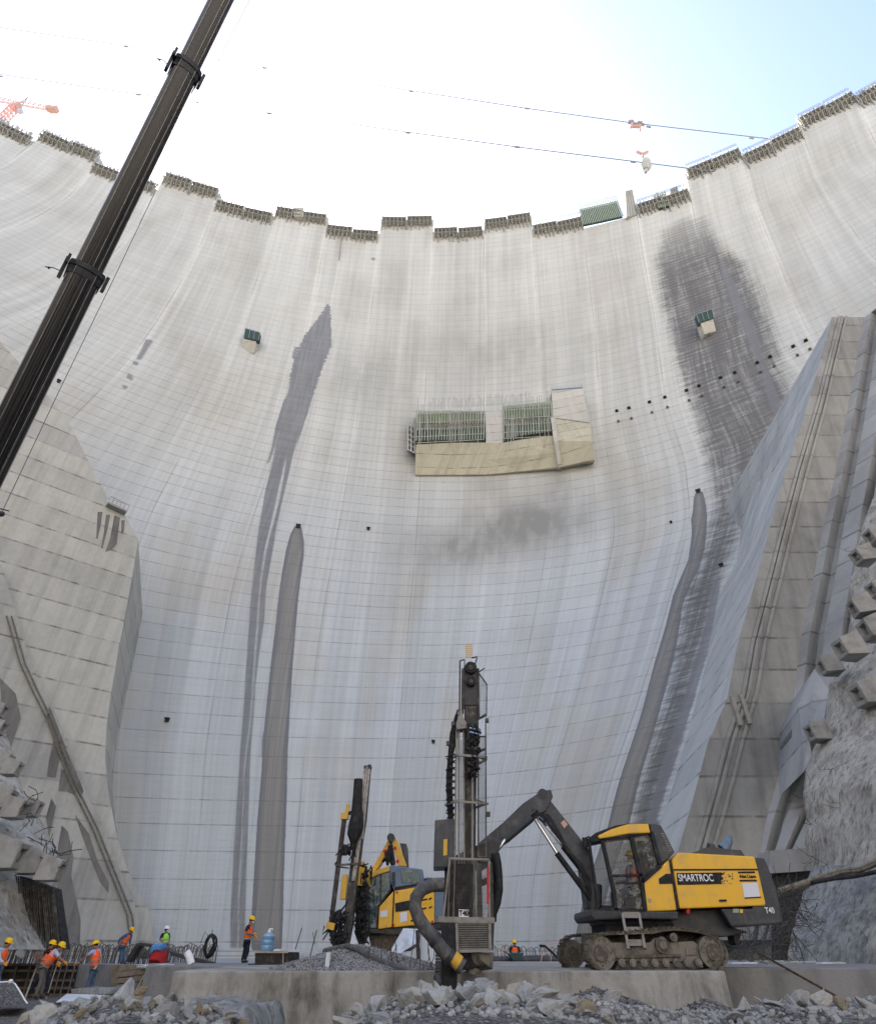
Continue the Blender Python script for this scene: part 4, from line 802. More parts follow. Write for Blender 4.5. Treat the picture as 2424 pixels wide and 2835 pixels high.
# ---- anchor blocks
def anchor_mesh(par, s, loc, rz, tilt, rx=0):
    e = par; rot = Matrix.Rotation(rz, 3, 'Z') @ Matrix.Rotation(tilt, 3, 'Y') @ Matrix.Rotation(rx, 3, 'X')
    def T(x, y, z): return loc + rot @ Vector((x * s, y * s, z * s))
    mb = MB(); o = .5; i = .27; f = -.46
    O = [T(f, -.44, -.44), T(f, .44, -.44), T(f, .44, .44), T(f, -.44, .44)]; I = [T(f, -i, -i), T(f, i, -i), T(f, i, i), T(f, -i, i)]; Dp = [T(f + .3, -i * .75, -i * .75), T(f + .38, i * .75, -i * .75), T(f + .38, i * .75, i * .75), T(f + .3, -i * .75, i * .75)]
    Mi = [T(-.05, -.54, -.52), T(-.05, .54, -.52), T(-.05, .54, .52), T(-.05, -.54, .52)]; Bk = [T(.5, -.62, -.6), T(.5, .62, -.6), T(.5, .62, .6), T(.5, -.62, .6)]
    vs = O + I + Dp + Mi + Bk; fs = []
    for k in range(4):
        n = (k + 1) % 4; fs += [(k, n, 4 + n, 4 + k), (4 + k, 4 + n, 8 + n, 8 + k), (k, 12 + k, 12 + n, n), (12 + k, 16 + k, 16 + n, 12 + n)]
    fs += [(8, 9, 10, 11), (19, 18, 17, 16)]; mb.add(vs, fs); mb.build('block_body', M['anch'], e, False, .02 * s)
    MB().disc(T(f + .24, 0, 0), rot @ Vector((1, 0, 0)), .16 * s, .12 * s, 12).build('anchor_head', M['formd'], e)
AG = 'concrete anchor blocks on the rock faces'
rtl = [((695, 340), 125, 'topmost whole anchor block beside the right cliff, above a thin drip pipe'), ((790, 205), 130, 'anchor block cut off by the right edge, highest of all'), ((685, 685), 140, 'anchor block with a tall open socket, second whole one down on the right'), ((800, 565), 120, 'anchor block mostly outside the frame, between the two upper whole ones on the right'), ((775, 830), 170, 'large anchor block reaching the right edge with a bright yellowish socket'), ((600, 960), 160, 'anchor block whose underside overhangs a smaller block, middle of the right stack'), ((470, 1080), 130, 'anchor block tucked under the overhanging one on the right'), ((725, 1270), 185, 'largest low anchor block at the right edge, above bare shotcrete'), ((388, 1530), 130, 'lowest anchor block on the right, hanging beside the dark recess')]
for (c, w, l_) in rtl:
    q = h5(*c); Y = 31.5 if c[0] > 560 else 35; p = at(*q, Y); dpt = p.y * math.cos(TH) + p.z * math.sin(TH); s = w / 2.4383 / F * dpt
    e = empty('anchor_block', p, l_, 'anchor block', AG); anchor_mesh(e, s * .84, p, R(-4) + rnd.uniform(-.12, .12), R(-8) + rnd.uniform(-.05, .05))
lfl = [((-10, 60), 150, 'anchor block cut by the left edge, highest of the left stack'), ((-20, 220), 150, 'anchor block at the left edge, second from the top of the left stack'), ((25, 545), 170, 'anchor block third from the top at the left edge, beside a smaller one'), ((130, 610), 150, 'smaller dark anchor block behind the third one on the left'), ((30, 900), 210, 'bright anchor block at the left edge above the dark loops of bar'), ((165, 1000), 190, 'anchor block with a wide dirty underside, middle of the left stack'), ((310, 995), 170, 'anchor block furthest right in the middle row of the left stack'), ((110, 1440), 270, 'largest anchor block of the left stack, bottom row, left one'), ((330, 1510), 220, 'anchor block in the middle of the bottom row on the left'), ((510, 1580), 210, 'anchor block at the right end of the bottom row, above the rebar mesh')]
for (c, w, l_) in lfl:
    q = h6(*c); Y = 29.0 - (1.2 if c[1] > 1300 else 0) + (c[0] > 280) * .8; p = at(*q, Y); dpt = p.y * math.cos(TH) + p.z * math.sin(TH); s = w / 3.4533 / F * dpt
    e = empty('anchor_block', p, l_, 'anchor block', AG); anchor_mesh(e, s * .86, p, R(180 + 6) + rnd.uniform(-.12, .12), R(-8))
# wire loops and sprigs of bar on the cliffs
def sprigs(name, lab, pts, n, Lr, th, mat, Ys, spread=12, curve=.3, cat='wire tangle'):
    e = MB(); 
    for _ in range(n):
        x, y = rnd.choice(pts); x += rnd.uniform(-spread, spread); y += rnd.uniform(-spread, spread); Y = rnd.uniform(*Ys); a = at(x, y, Y)
        ang = rnd.uniform(0, 2 * math.pi); L_ = rnd.uniform(*Lr); d = Vector((math.cos(ang), rnd.uniform(-.4, .4), math.sin(ang))); c = Vector((rnd.uniform(-1, 1), rnd.uniform(-.3, .3), rnd.uniform(-1, .4))) * curve * L_
        e.tube([a, a + d * L_ * .33 + c * .8, a + d * L_ * .66 + c, a + d * L_], th, 4, False)
    return tag(e.build(name, mat, None, fix=False), lab, cat, None, 'stuff')
sprigs('wire_tangle', 'thin bent wires sticking out along the right cliff', [r4(*p) for p in [(575, 1200), (570, 1300), (580, 1380), (600, 1450), (640, 1500), (700, 1250), (760, 1340), (640, 1120), (755, 300), (740, 520), (690, 1100)]], 46, (.25, .8), .010, M['mast'], (29, 32), 16)
sprigs('wire_tangle', 'loops of dark bar hanging beside the left anchor blocks', [h6(*p) for p in [(300, 1150), (360, 1230), (430, 1330), (500, 1400), (330, 900), (560, 1450)]], 26, (.4, 1.1), .018, M['mast'], (28.3, 29.5), 10, .5)
sprigs('rebar_tangle', 'tangle of rusty bars and wire between the rig and the right cliff', [r4(*p) for p in [(500, 1590), (540, 1620), (560, 1660), (520, 1690), (500, 1640), (560, 1600), (470, 1720), (520, 1740), (430, 1760), (480, 1780), (390, 1780), (350, 1790)]], 220, (.4, 1.1), .010, M['mast'], (24, 29), 14, .35)
# pipe bundle crossing the cliff foot
mb = MB()
for k in range(7):
    o = rnd.uniform(-6, 8); mb.tube([at(*r4(x, y + o + rnd.uniform(-3, 3)), 26.5 - k * .08) for x, y in [(960, 1440), (842, 1466), (780, 1492), (710, 1502), (640, 1522), (560, 1552), (478, 1578)]], .045 + .03 * (k % 3), 7)
tag(mb.build('pipe_bundle', M['mud'], None, True), 'bundle of muddy pipes and cables running down from the right edge behind the rig', 'pipes')
mb = MB(); mb.tube([at(*r4(x, y), 26) for x, y in [(960, 1480), (842, 1505), (760, 1522), (680, 1530), (600, 1545)]], .07, 8); tag(mb.build('black_hose', M['black'], None, True), 'black hose lying under the muddy pipe bundle at the right', 'hose')
# ------------------------------------------------------------------ big yellow drill rig
def text(s, loc, size, mat, parent, name, rot=(R(90), 0, 0), sx=1.0, ext=.004, bold=.0):
    c = bpy.data.curves.new(name, 'FONT'); c.body = s; c.size = size; c.extrude = ext; c.offset = bold; c.align_x = 'LEFT'; c.align_y = 'CENTER'
    o = bpy.data.objects.new(name, c); col.objects.link(o); dg = bpy.context.evaluated_depsgraph_get(); me = bpy.data.meshes.new_from_object(o.evaluated_get(dg)); bpy.data.objects.remove(o)
    o = bpy.data.objects.new(name, me); col.objects.link(o); me.materials.clear(); me.materials.append(mat); o.matrix_world = Matrix.Translation(loc) @ Matrix.Rotation(rot[2], 4, 'Y') @ Matrix.Rotation(rot[0], 4, 'X') @ Matrix.Diagonal((sx, 1, 1, 1))
    if parent: w = o.matrix_world.copy(); o.parent = parent; o.matrix_parent_inverse = parent.matrix_world.inverted()
    return o
NY = 17.3; FY = 19.5
rig = empty('drill_rig', at(*r3(800, 1200), 18.5), 'big yellow and black tracked drill rig with folded boom and tall mast', 'drill rig')
def q3(x, y, Y=NY): return at(*r3(x, y), Y)
def body(name, pts, mat, Y0=NY, Y1=FY, par=None, bev=.025): return MB().pp([r3(*p) for p in pts], Y0, Y1).build(name, mat, par or rig, False, bev)
body('counterweight', [(1380, 492), (1475, 500), (1545, 680), (1592, 885), (1585, 905), (1275, 925), (1206, 812), (1400, 812)], M['dark2'], NY + .06, FY, None, .04)
body('lower_frame', [(700, 822), (945, 822), (1208, 812), (1276, 925), (1380, 955), (1240, 985), (950, 965), (560, 960), (480, 900), (480, 870), (740, 870)], M['dark'], NY + .35, FY - .3)
body('deck', [(410, 812), (740, 826), (945, 828), (948, 880), (740, 874), (430, 882), (408, 850)], M['dark'], NY - .02, FY, None, .03)
hood = body('engine_cover', [(905, 512), (950, 466), (1412, 491), (1432, 560), (1482, 780), (1476, 794), (955, 812)], M['yel'], NY, FY - .1, None, .04)
sidep = body('side_panel', [(722, 655), (885, 512), (899, 516), (940, 822), (748, 828)], M['yel'], NY + .01, NY + .4, None, .03)
def dec(name, pts, mat, par, o=.012, Y=NY):
    a = [at(*r3(*p), Y - o) for p in pts]; return MB().prism(a, [p + Vector((0, o - .002, 0)) for p in a]).build(name, mat, par)
dec('seam', [(915, 568), (1433, 566), (1435, 576), (917, 578)], M['black'], hood)
dec('seam', [(888, 512), (903, 512), (950, 815), (936, 818)], M['black'], hood, .016)
dec('badge_panel', [(935, 593), (1208, 589), (1222, 600), (1208, 612), (1224, 628), (1208, 640), (1214, 660), (942, 666)], M['black'], hood)
dec('arrow_mark', [(826, 628), (870, 597), (912, 597), (918, 658), (830, 660)], M['black'], sidep, .012, NY + .01)
p0 = q3(945, 624, NY - .022); p1 = q3(1158, 622, NY - .022); tx = text('SMARTROC', p0, .215, M['white'], hood, 'lettering', bold=.002)
w_ = max(v.co.x for v in tx.data.vertices) - min(v.co.x for v in tx.data.vertices); tx.matrix_basis = tx.matrix_basis @ Matrix.Diagonal(((p1.x - p0.x) / w_, 1, 1, 1))
p0 = q3(1478, 824, NY + .04); p1 = q3(1534, 824, NY + .04); tx = text('T40', p0, .17, M['white'], rig, 'lettering', bold=.002)
w_ = max(v.co.x for v in tx.data.vertices) - min(v.co.x for v in tx.data.vertices); tx.matrix_basis = tx.matrix_basis @ Matrix.Diagonal(((p1.x - p0.x) / w_, 1, 1, 1))
dec('stripe', [(1311, 584), (1415, 582), (1417, 593), (1313, 595)], M['black'], hood); dec('stripe', [(1321, 634), (1427, 633), (1429, 644), (1323, 645)], M['black'], hood)
p0 = q3(1320, 613, NY - .012); p1 = q3(1422, 613, NY - .012); tx = text('Atlas Copco', p0, .10, M['black'], hood, 'lettering', bold=.003)
w_ = max(v.co.x for v in tx.data.vertices) - min(v.co.x for v in tx.data.vertices); tx.matrix_basis = tx.matrix_basis @ Matrix.Diagonal(((p1.x - p0.x) / w_, 1, 1, 1))
M['paper'] = grime('pinned_paper', (.68, .68, .70), (.6, .6, .63), .7, 0, 6, .2, .4)
dec('notice', [(1336, 655), (1432, 652), (1447, 738), (1350, 742)], M['paper'], hood, .01); dec('stripe', [(1352, 743), (1452, 737), (1453, 745), (1354, 750)], M['black'], hood)
dec('handle', [(1197, 756), (1241, 754), (1243, 766), (1199, 768)], M['black'], hood, .03)
rr = random.Random(5); mb = MB()
for k in range(42):
    x = 1192 + rr.random() ** 1.2 * 88; y = 592 + rr.random() * 72; s = rr.choice((4, 6, 7)); 
    if x > 1235 and rr.random() < .4: continue
    mb.hexa([q3(x, y, NY - .006), q3(x + s, y, NY - .006), q3(x + s, y, NY), q3(x, y, NY), q3(x, y - s, NY - .006), q3(x + s, y - s, NY - .006), q3(x + s, y - s, NY), q3(x, y - s, NY)])
mb.build('pixel_pattern', M['black'], hood)
for x, y, m in ((1008, 828, 'red'), (1332, 826, 'yel'), (1290, 824, 'greenl'), (1308, 824, 'greenl'), (772, 760, 'greenl')):
    Yd = NY + .06 if y > 800 else NY + .01; MB().pp([r3(x - 9, y - 12), r3(x + 9, y - 12), r3(x + 9, y + 12), r3(x - 9, y + 12)], (NY + .03 if 980 < x < 1020 else Yd) - .014, Yd + .3).build('warning_label', M[m], rig)
# top fittings: silencer, intake, rails
body('top_cowl', [(1040, 468), (1100, 440), (1160, 432), (1240, 446), (1330, 452), (1352, 485), (1352, 492), (1040, 470)], M['dark2'], NY + .5, FY - .3, None, .05)
MB().tube([q3(1215, 450, 18.3), q3(1238, 430, 18.3), q3(1256, 395, 18.3), q3(1262, 362, 18.3)], [.14, .13, .10, .05], 12).build('exhaust_pipe', M['bluegrey'], rig, True)
MB().tube([q3(1130, 445, 18.2), q3(1165, 452, 18.2)], .15, 12).build('air_filter', M['dark'], rig, True)
body('tow_bracket', [(1280, 968), (1335, 962), (1318, 1030), (1300, 1038), (1290, 1020)], M['dark'], 18.1, 18.5)
# cab
cab = body('cab', [(775, 298), (840, 300), (868, 350), (925, 465), (884, 508), (832, 545), (780, 350)], M['dark2'], NY + .0, FY - .2, None, .03)
mb = MB()
fr = [(470, 384), (560, 822), (740, 822), (722, 650), (832, 545), (776, 345)]
for a, b, w in (((478, 385), (548, 700), .09), ((548, 700), (562, 822), .09), ((655, 365), (722, 648), .10), ((722, 648), (742, 822), .09), ((722, 648), (836, 548), .09), ((836, 548), (778, 340), .10), ((468, 384), (776, 345), .07), ((545, 610), (722, 606), .05), ((396, 400), (470, 384), .06), ((398, 395), (455, 815), .06), ((430, 815), (742, 824), .07), ((562, 655), (722, 650), .03)):
    Ya = NY + .03; mb.bar(q3(*a, Ya), q3(*b, Ya), w, .1, (0, 1, 0))
for a, b in (((398, 400), (455, 815)), ((640, 330), (640, 330))): mb.bar(q3(*a, 18.6), q3(*b, 18.6), .07)
for a in ((396, 400), (455, 815)): mb.bar(q3(*a, NY + .03), q3(a[0], a[1], 18.6), .07)
mb.build('cab_frame', M['black'], rig)
roof = body('roof', [(455, 362), (540, 322), (640, 292), (762, 290), (776, 346), (640, 352), (462, 384)], M['yel'], NY - .04, NY + .25, None, .03)
body('roof_edge', [(388, 384), (440, 345), (560, 300), (640, 288), (840, 296), (776, 340), (640, 350), (470, 384), (400, 392)], M['black'], NY + .1, 18.7)
for pts in ([(482, 388), (652, 370), (716, 603), (546, 608)], [(664, 366), (770, 350), (828, 545), (724, 642)], [(548, 615), (716, 610), (734, 818), (566, 818)]):
    a = [q3(*p, NY + .06) for p in pts]; MB().prism(a, [p + Vector((0, .012, 0)) for p in a]).build('cab_window', M['glass'], rig)
a = [q3(404, 402, NY + .15), q3(404, 402, 18.55), q3(460, 812, 18.55), q3(460, 812, NY + .15)]; MB().prism(a, [p + Vector((.012, 0, 0)) for p in a]).build('cab_window', M['glass'], rig)
body('cab_back', [(700, 360), (790, 350), (830, 545), (742, 640), (742, 820), (700, 820)], M['black'], 18.35, 18.5)
body('cab_floor', [(470, 790), (740, 795), (742, 822), (480, 822)], M['black'], NY + .1, 18.5)
mb = MB()
for k in range(11):
    y = 352 + k * 10.5; x = 838 + k * 4.6; mb.hexa([q3(x, y, NY - .02), q3(x + 22 + k * .8, y, NY - .02), q3(x + 22 + k * .8, y, NY + .02), q3(x, y, NY + .02), q3(x, y - 5, NY - .02), q3(x + 22, y - 5, NY - .02), q3(x + 22, y - 5, NY + .02), q3(x, y - 5, NY + .02)])
mb.build('vent_grille', M['ironlite'], cab)
MB().tube([q3(372, 395, 17.6), q3(385, 375, 17.4), q3(400, 370, 17.3)], .02, 6).box(q3(375, 405, 17.5), (.12, .12, .22)).build('mirror', M['black'], rig)
body('seat', [(640, 660), (700, 640), (712, 800), (620, 800), (612, 740), (655, 740)], M['black'], 17.75, 18.2)
body('control_console', [(560, 700), (600, 690), (610, 790), (570, 800)], M['dark2'], 17.6, 18.2)
# ladder
mb = MB(); mb.bar(q3(604, 842, 17.1), q3(640, 1060, 16.95), .06, .09).bar(q3(706, 842, 17.1), q3(742, 1056, 16.95), .06, .09)
for y, k in ((850, 2), (942, 16), (1020, 28)): mb.bar(q3(604 + k, y, 17.1 - .1 * k / 30), q3(706 + k, y, 17.1 - .1 * k / 30), .05, .12)
mb.build('ladder', M['ironlite'], rig)
# tracks
def track(dx, dy, k, Y0, Y1, name='crawler_track'):
    def T(x, y): return (390 + dx + (x - 390) * k, 1205 + dy + (y - 1205) * k)
    loop = [(398, 1085), (402, 1035), (420, 995), (455, 972), (520, 966), (600, 962), (690, 952), (780, 942), (860, 934), (930, 932), (1020, 942), (1100, 956), (1165, 980), (1210, 1018), (1230, 1075), (1222, 1130), (1195, 1170), (1150, 1192), (1060, 1198), (900, 1201), (700, 1201), (520, 1196), (450, 1180), (414, 1140)]
    P = [q3(*T(*p), Y0) for p in loop]; n = len(P)
    e = MB(); c = sum(P, Vector()) / n
    inn = [p + (c - p).normalized() * .075 for p in P]
    a = P + inn; b = [Vector((p.x, Y1, p.z)) for p in a]; m = n
    vs = a + b; fs = []
    for i in range(m):
        j = (i + 1) % m; fs += [(i, j, 2 * m + j, 2 * m + i), (m + i, 3 * m + i, 3 * m + j, m + j), (i, m + i, m + j, j), (2 * m + i, 2 * m + j, 3 * m + j, 3 * m + i)]
    e.add(vs, fs)
    L_ = [0]
    for i in range(m): L_.append(L_[-1] + (P[(i + 1) % m] - P[i]).length)
    N = 52
    for s in range(N):
        d = L_[-1] * s / N; i = max(j for j in range(m) if L_[j] <= d + 1e-9); f = (d - L_[i]) / (L_[i + 1] - L_[i]); p = P[i].lerp(P[(i + 1) % m], f); t_ = (P[(i + 1) % m] - P[i]).normalized(); nn = Vector((t_.z, 0, -t_.x)); 
        if nn.dot(p - c) < 0: nn = -nn
        y0 = Vector((0, Y0 - p.y - .015, 0)); y1 = Vector((0, Y1 - p.y + .015, 0))
        for o, wd, h in ((0, .115, .03), (.03, .02, .05)): e.hexa([p + t_ * (-wd / 2 + o) + y0, p + t_ * (wd / 2 + o) + y0, p + t_ * (wd / 2 + o) + y1, p + t_ * (-wd / 2 + o) + y1, p + t_ * (-wd / 2 + o) + y0 + nn * h, p + t_ * (wd / 2 + o) + y0 + nn * h, p + t_ * (wd / 2 + o) + y1 + nn * h, p + t_ * (-wd / 2 + o) + y1 + nn * h])
    o = e.build(name, M['muddark'], rig)
    def bd(nm, pts, mat, a_, b_, bev=.015): return MB().prism([q3(*T(*p), a_) for p in pts], [Vector((q3(*T(*p), a_).x, b_, q3(*T(*p), a_).z)) for p in pts]).build(nm, mat, o, False, bev)
    bd('track_frame', [(440, 1045), (500, 1020), (600, 1018), (770, 1020), (800, 990), (850, 985), (880, 1018), (1040, 1010), (1085, 1050), (1090, 1130), (1050, 1140), (560, 1135), (450, 1130)], M['mud'], Y0 + .12, Y1 - .1, .03)
    bd('frame_ledge', [(560, 1095), (960, 1090), (965, 1108), (562, 1118)], M['muddark'], Y0 + .06, Y0 + .3)
    bd('track_guard', [(575, 1150), (1080, 1146), (1085, 1180), (560, 1184)], M['muddark'], Y0 + .08, Y1 - .05)
    bd('bolt_plate', [(990, 1050), (1050, 1046), (1054, 1095), (994, 1100)], M['mud'], Y0 + .09, Y0 + .13)
    for cx_, cy_, r_, nm, mt in ((462, 1082, .33, 'idler_wheel', 'mud'), (1145, 1078, .33, 'drive_sprocket', 'mud'), (905, 988, .085, 'carrier_roller', 'mud'), (835, 1035, .16, 'frame_boss', 'muddark')):
        c_ = q3(*T(cx_, cy_), Y0 + .2); MB().disc(c_, (0, 1, 0), r_ * k, .34, 28).build(nm, M[mt], o, True)
        w = MB().disc(c_ + Vector((0, -.19, 0)), (0, 1, 0), r_ * k * .5, .06, 20)
        if r_ > .3:
            for j in range(8): a_ = j * math.pi / 4; w.disc(c_ + Vector((math.cos(a_) * r_ * k * .72, -.18, math.sin(a_) * r_ * k * .72)), (0, 1, 0), .018, .03, 8)
        w.build('hub', M['mud'] if mt == 'muddark' else M['muddark'], o, True)
    for j in range(8):
        c_ = q3(*T(595 + j * 67, 1143), Y0 + .1); MB().disc(c_, (0, 1, 0), .08 * k, .2, 16).disc(c_ + Vector((0, -.11, 0)), (0, 1, 0), .05 * k, .03, 12).build('track_roller', M['mud'], o, True)
track(0, 0, 1, 16.95, 17.5); track(-168, 0, .955, 19.9, 20.5)
body('slew_ring', [(500, 905), (920, 900), (925, 965), (505, 970)], M['black'], 17.6, 19.3)
MB().pp([r3(470, 955), r3(1100, 955), r3(1100, 1060), r3(470, 1060)], 17.5, 19.9).build('cross_frame', M['muddark'], rig, False, .03)
# boom
bm_ = empty('x', (0, 0, 0), None, None); bpy.data.objects.remove(bm_)
boom = MB().prism([q3(*p, 17.75) for p in [(72, 118), (95, 92), (128, 96), (150, 130), (405, 455), (425, 560), (432, 640), (385, 600), (310, 500), (255, 430), (175, 300), (95, 195)]], [q3(*p, 17.75) + Vector((0, .5, 0)) for p in [(72, 118), (95, 92), (128, 96), (150, 130), (405, 455), (425, 560), (432, 640), (385, 600), (310, 500), (255, 430), (175, 300), (95, 195)]]).build('boom_arm', M['dark2'], rig, False, .03)
def q2(x, y, Y=17.6): return at(*r2(x, y), Y)
pts = [(1772, 352), (1835, 345), (1850, 395), (1800, 500), (1700, 530), (1560, 690), (1400, 800), (1330, 790), (1318, 735), (1345, 705), (1500, 575), (1640, 440)]
MB().prism([q2(*p, 17.7) for p in pts], [q2(*p, 17.7) + Vector((0, .5, 0)) for p in pts]).build('boom_arm', M['dark2'], rig, False, .03)
MB().tube([q3(430, 660, 17.7), q3(428, 820, 17.7)], .2, 12).pp([r3(360, 560), r3(425, 520), r3(470, 820), r3(400, 820)], 17.6, 18.3).build('boom_foot', M['dark'], rig, True)
for a, b, c_, r_ in (((60, 250), (200, 470), (445, 800), .075), ((95, 255), (235, 430), (400, 640), .06)):
    MB().tube([q3(*a, 17.6), q3(*b, 17.6)], r_ * .55, 10).build('cylinder_rod', M['chrome'], rig, True); MB().tube([q3(*b, 17.6), q3(*c_, 17.6)], r_, 12).build('lift_cylinder', M['black'], rig, True)
MB().tube([q2(1440, 800, 17.5), q2(1520, 690, 17.5)], .045, 10).build('cylinder_rod', M['chrome'], rig, True); MB().tube([q2(1515, 700, 17.5), q2(1700, 545, 17.5)], .09, 12).build('lift_cylinder', M['dark'], rig, True)
MB().disc(q3(105, 120, 18.0), (0, 1, 0), .13, .62, 20).disc(q3(60, 235, 18), (0, 1, 0), .10, .6, 16).build('pivot_pin', M['dark'], rig, True)
a = [q3(x, y, 17.735) for x, y in ((225, 285), (245, 265), (268, 295), (247, 318))]; MB().prism(a, [p + Vector((0, .012, 0)) for p in a]).build('warning_label', M['cranered'], rig)
mb = MB(); 
for k in range(7): 
    o = k * 5; mb.tube([q3(120 + o, 230, 17.55), q3(180 + o, 330, 17.45), q3(250 + o, 440 + k * 4, 17.5), q3(330 + o, 540, 17.5), q3(420 + o * .3, 760, 17.55)], .022, 6)
for k in range(4): mb.tube([q3(30, 250 + k * 9, 17.6), q3(75, 215 + k * 12, 17.5), q3(140, 260 + k * 14, 17.5)], .02, 6)
mb.build('hydraulic_hoses', M['black'], rig, True)
# ---- mast in front
MY = 15.5
def qa(x, y, Y=MY): return at(*rA(x, y), Y)
mast = empty('x', (0, 0, 0), None, None); bpy.data.objects.remove(mast)
def mp(name, pts, mat, Y0, Y1, bev=0, par=None): return MB().pp([rA(*p) for p in pts], Y0, Y1).build(name, mat, par or rig, False, bev)
fb = mp('feed_beam', [(392, 180), (450, 175), (462, 400), (452, 900), (446, 1400), (448, 1660), (392, 1660), (385, 900), (385, 400)], M['mast'] if 'mast' in M else grime('grimy_mast_steel', (.045, .042, .038), (.16, .145, .12), .6, .2, 5, .3, .8), MY + .05, MY + .40, .02)
M['mast'] = fb.data.materials[0]
mb = MB()
for x0, x1, y0, y1, r_ in ((352, 352, 540, 1640, .028), (378, 384, 560, 1640, .024), (338, 330, 560, 1300, .022), (430, 428, 820, 1640, .028), (366, 368, 620, 1640, .012)): mb.tube([qa(x0, y0, MY - .1), qa(x1, y1, MY - .1)], r_, 8)
mb.build('drill_rods', M['ironlite'], rig, True)
mb = MB()
for x0, y0, x1, y1, r_ in ((358, 165, 355, 480, .022), (384, 158, 382, 440, .014), (358, 165, 384, 158, .02), (462, 210, 466, 500, .03), (375, 210, 372, 470, .035), (455, 150, 440, 200, .02), (425, 148, 458, 142, .02)): mb.tube([qa(x0, y0, MY), qa(x1, y1, MY)], r_, 6)
mb.build('mast_top_frame', M['mast'], rig, True)
mp('mast_head', [(380, 200), (400, 175), (450, 180), (462, 230), (462, 420), (375, 420)], M['dark'], MY + .02, MY + .36, .02)
for x, y, r_ in ((420, 205, .16), (420, 282, .13)):
    o = MB().disc(qa(x, y, MY - .06), (0, 1, 0), r_, .1, 24).build('rope_pulley', M['black'], rig, True); MB().disc(qa(x, y, MY - .12), (0, 1, 0), r_ * .45, .05, 16).build('hub', M['mast'], o, True)
mb = MB()
for x in (390, 402, 414, 426): mb.bar(qa(x, 70), qa(x + 1, 145), .014)
for k in range(7): mb.bar(qa(390, 70 + k * 12), qa(426, 72 + k * 12), .014)
mb.build('top_basket', M['yel2'], rig)
def net(name, c4, nu, nv, t, mat, par=None, fr=.03, frm=None):
    a, b, c, d = c4; mb = MB()
    for k in range(1, nu): f = k / nu; mb.bar(a.lerp(b, f), d.lerp(c, f), t)
    for k in range(1, nv): f = k / nv; mb.bar(a.lerp(d, f), b.lerp(c, f), t)
    o = mb.build(name, mat, par or rig)
    m2 = MB(); [m2.bar(p, q, fr) for p, q in ((a, b), (b, c), (c, d), (d, a))]; m2.build('guard_frame', frm or mat, o); return o
net('mesh_guard', [qa(466, 236, MY), qa(512, 300, MY), qa(510, 480, MY), qa(466, 500, MY)], 6, 26, .004, M['mast'], None, .03)
net('mesh_guard', [qa(462, 600, MY), qa(506, 600, MY), qa(508, 1290, MY), qa(464, 1290, MY)], 8, 110, .004, M['mast'], None, .03)
mb = MB()
for x0, y0, x1, y1, r_ in ((462, 232, 498, 208, .03), (505, 500, 508, 1290, .03), (464, 500, 508, 470, .045), (458, 690, 505, 670, .05), (458, 760, 512, 730, .045), (512, 735, 460, 715, .04), (440, 1010, 512, 985, .045), (512, 985, 450, 965, .04), (440, 860, 440, 1290, .02), (462, 500, 462, 1290, .03)): mb.bar(qa(x0, y0, MY - .02), qa(x1, y1, MY - .02), r_)
for x, y in ((513, 508), (520, 1046), (318, 528), (290, 640)): mb.box(qa(x, y), (.09, .1, .1))
mb.build('cage_frame', M['mast'], rig)
mb = MB()
for y, x0, x1, xm in ((706, 300, 512, 345), (972, 275, 518, 330), (1300, 292, 525, 300)):
    mb.bar(qa(x0, y + 22, MY + .3), qa(xm, y, MY - .28), .05).bar(qa(xm, y, MY - .28), qa(x1 - 60, y + 8, MY - .28), .05).bar(qa(x1 - 60, y + 8, MY - .28), qa(x1, y + 14, MY + .1), .05)
mb.build('guide_ring', M['ironlite'], rig)
# rotation head and valve block
o = mp('rotation_head', [(400, 560), (410, 530), (462, 525), (470, 560), (468, 660), (460, 700), (462, 790), (440, 830), (404, 820), (398, 700)], M['mast'], MY - .22, MY + .05, .03)
mb = MB()
for _ in range(46): mb.ell(qa(rr.uniform(402, 468), rr.uniform(530, 820), MY - .26), (rr.uniform(.03, .08), .06, rr.uniform(.03, .07)), 6, 4)
for _ in range(16): y = rr.uniform(520, 800); mb.tube([qa(rr.uniform(400, 430), y, MY - .27), qa(rr.uniform(420, 470), y + rr.uniform(10, 40), MY - .34), qa(rr.uniform(400, 470), y + rr.uniform(30, 90), MY - .25)], .018, 6)
mb.build('hose_fittings', M['black'], o, True)
for y in (552, 575): MB().tube([qa(412, y, MY - .3), qa(470, y + 14, MY - .3)], .03, 8).build('chrome_band', M['chrome'], o, True)
mp('valve_block', [(335, 520), (350, 490), (358, 440), (370, 440), (376, 490), (395, 515), (395, 552), (338, 560)], M['ironlite'], MY - .24, MY + .1, .03)
mb = MB()
for k in range(16):
    o = rr.uniform(-9, 9); b = rr.uniform(-14, 14); z0 = rr.uniform(440, 620); mb.tube([qa(340 + o * .6, z0, MY + .1), qa(312 + o, z0 + 110, MY + .02), qa(296 + b, 860 + o * 3, MY + .05), qa(300 + b, 960, MY + .1), qa(306 + b * .8, 1090, MY + .15), qa(318 + b * .5, 1260 + o * 4, MY + .2)], .024, 6)
for k in range(10): y = 700 + k * 38; mb.tube([qa(330, y, MY), qa(284 + rr.uniform(-8, 8), y + 16, MY - .08), qa(284 + rr.uniform(-8, 6), y + 36, MY - .08), qa(330, y + 50, MY)], .017, 6)
mb.build('hose_bundle', M['black'], rig, True)
bx = mp('control_box', [(214, 1078), (330, 1070), (326, 1350), (206, 1355)], M['dark2'], MY - .12, MY + .55, .03)
a = [qa(x, y, MY - .135) for x, y in ((264, 1190), (286, 1188), (284, 1280), (262, 1284))]; MB().prism(a, [p + Vector((0, .012, 0)) for p in a]).build('yellow_mark', M['yel2'], bx)
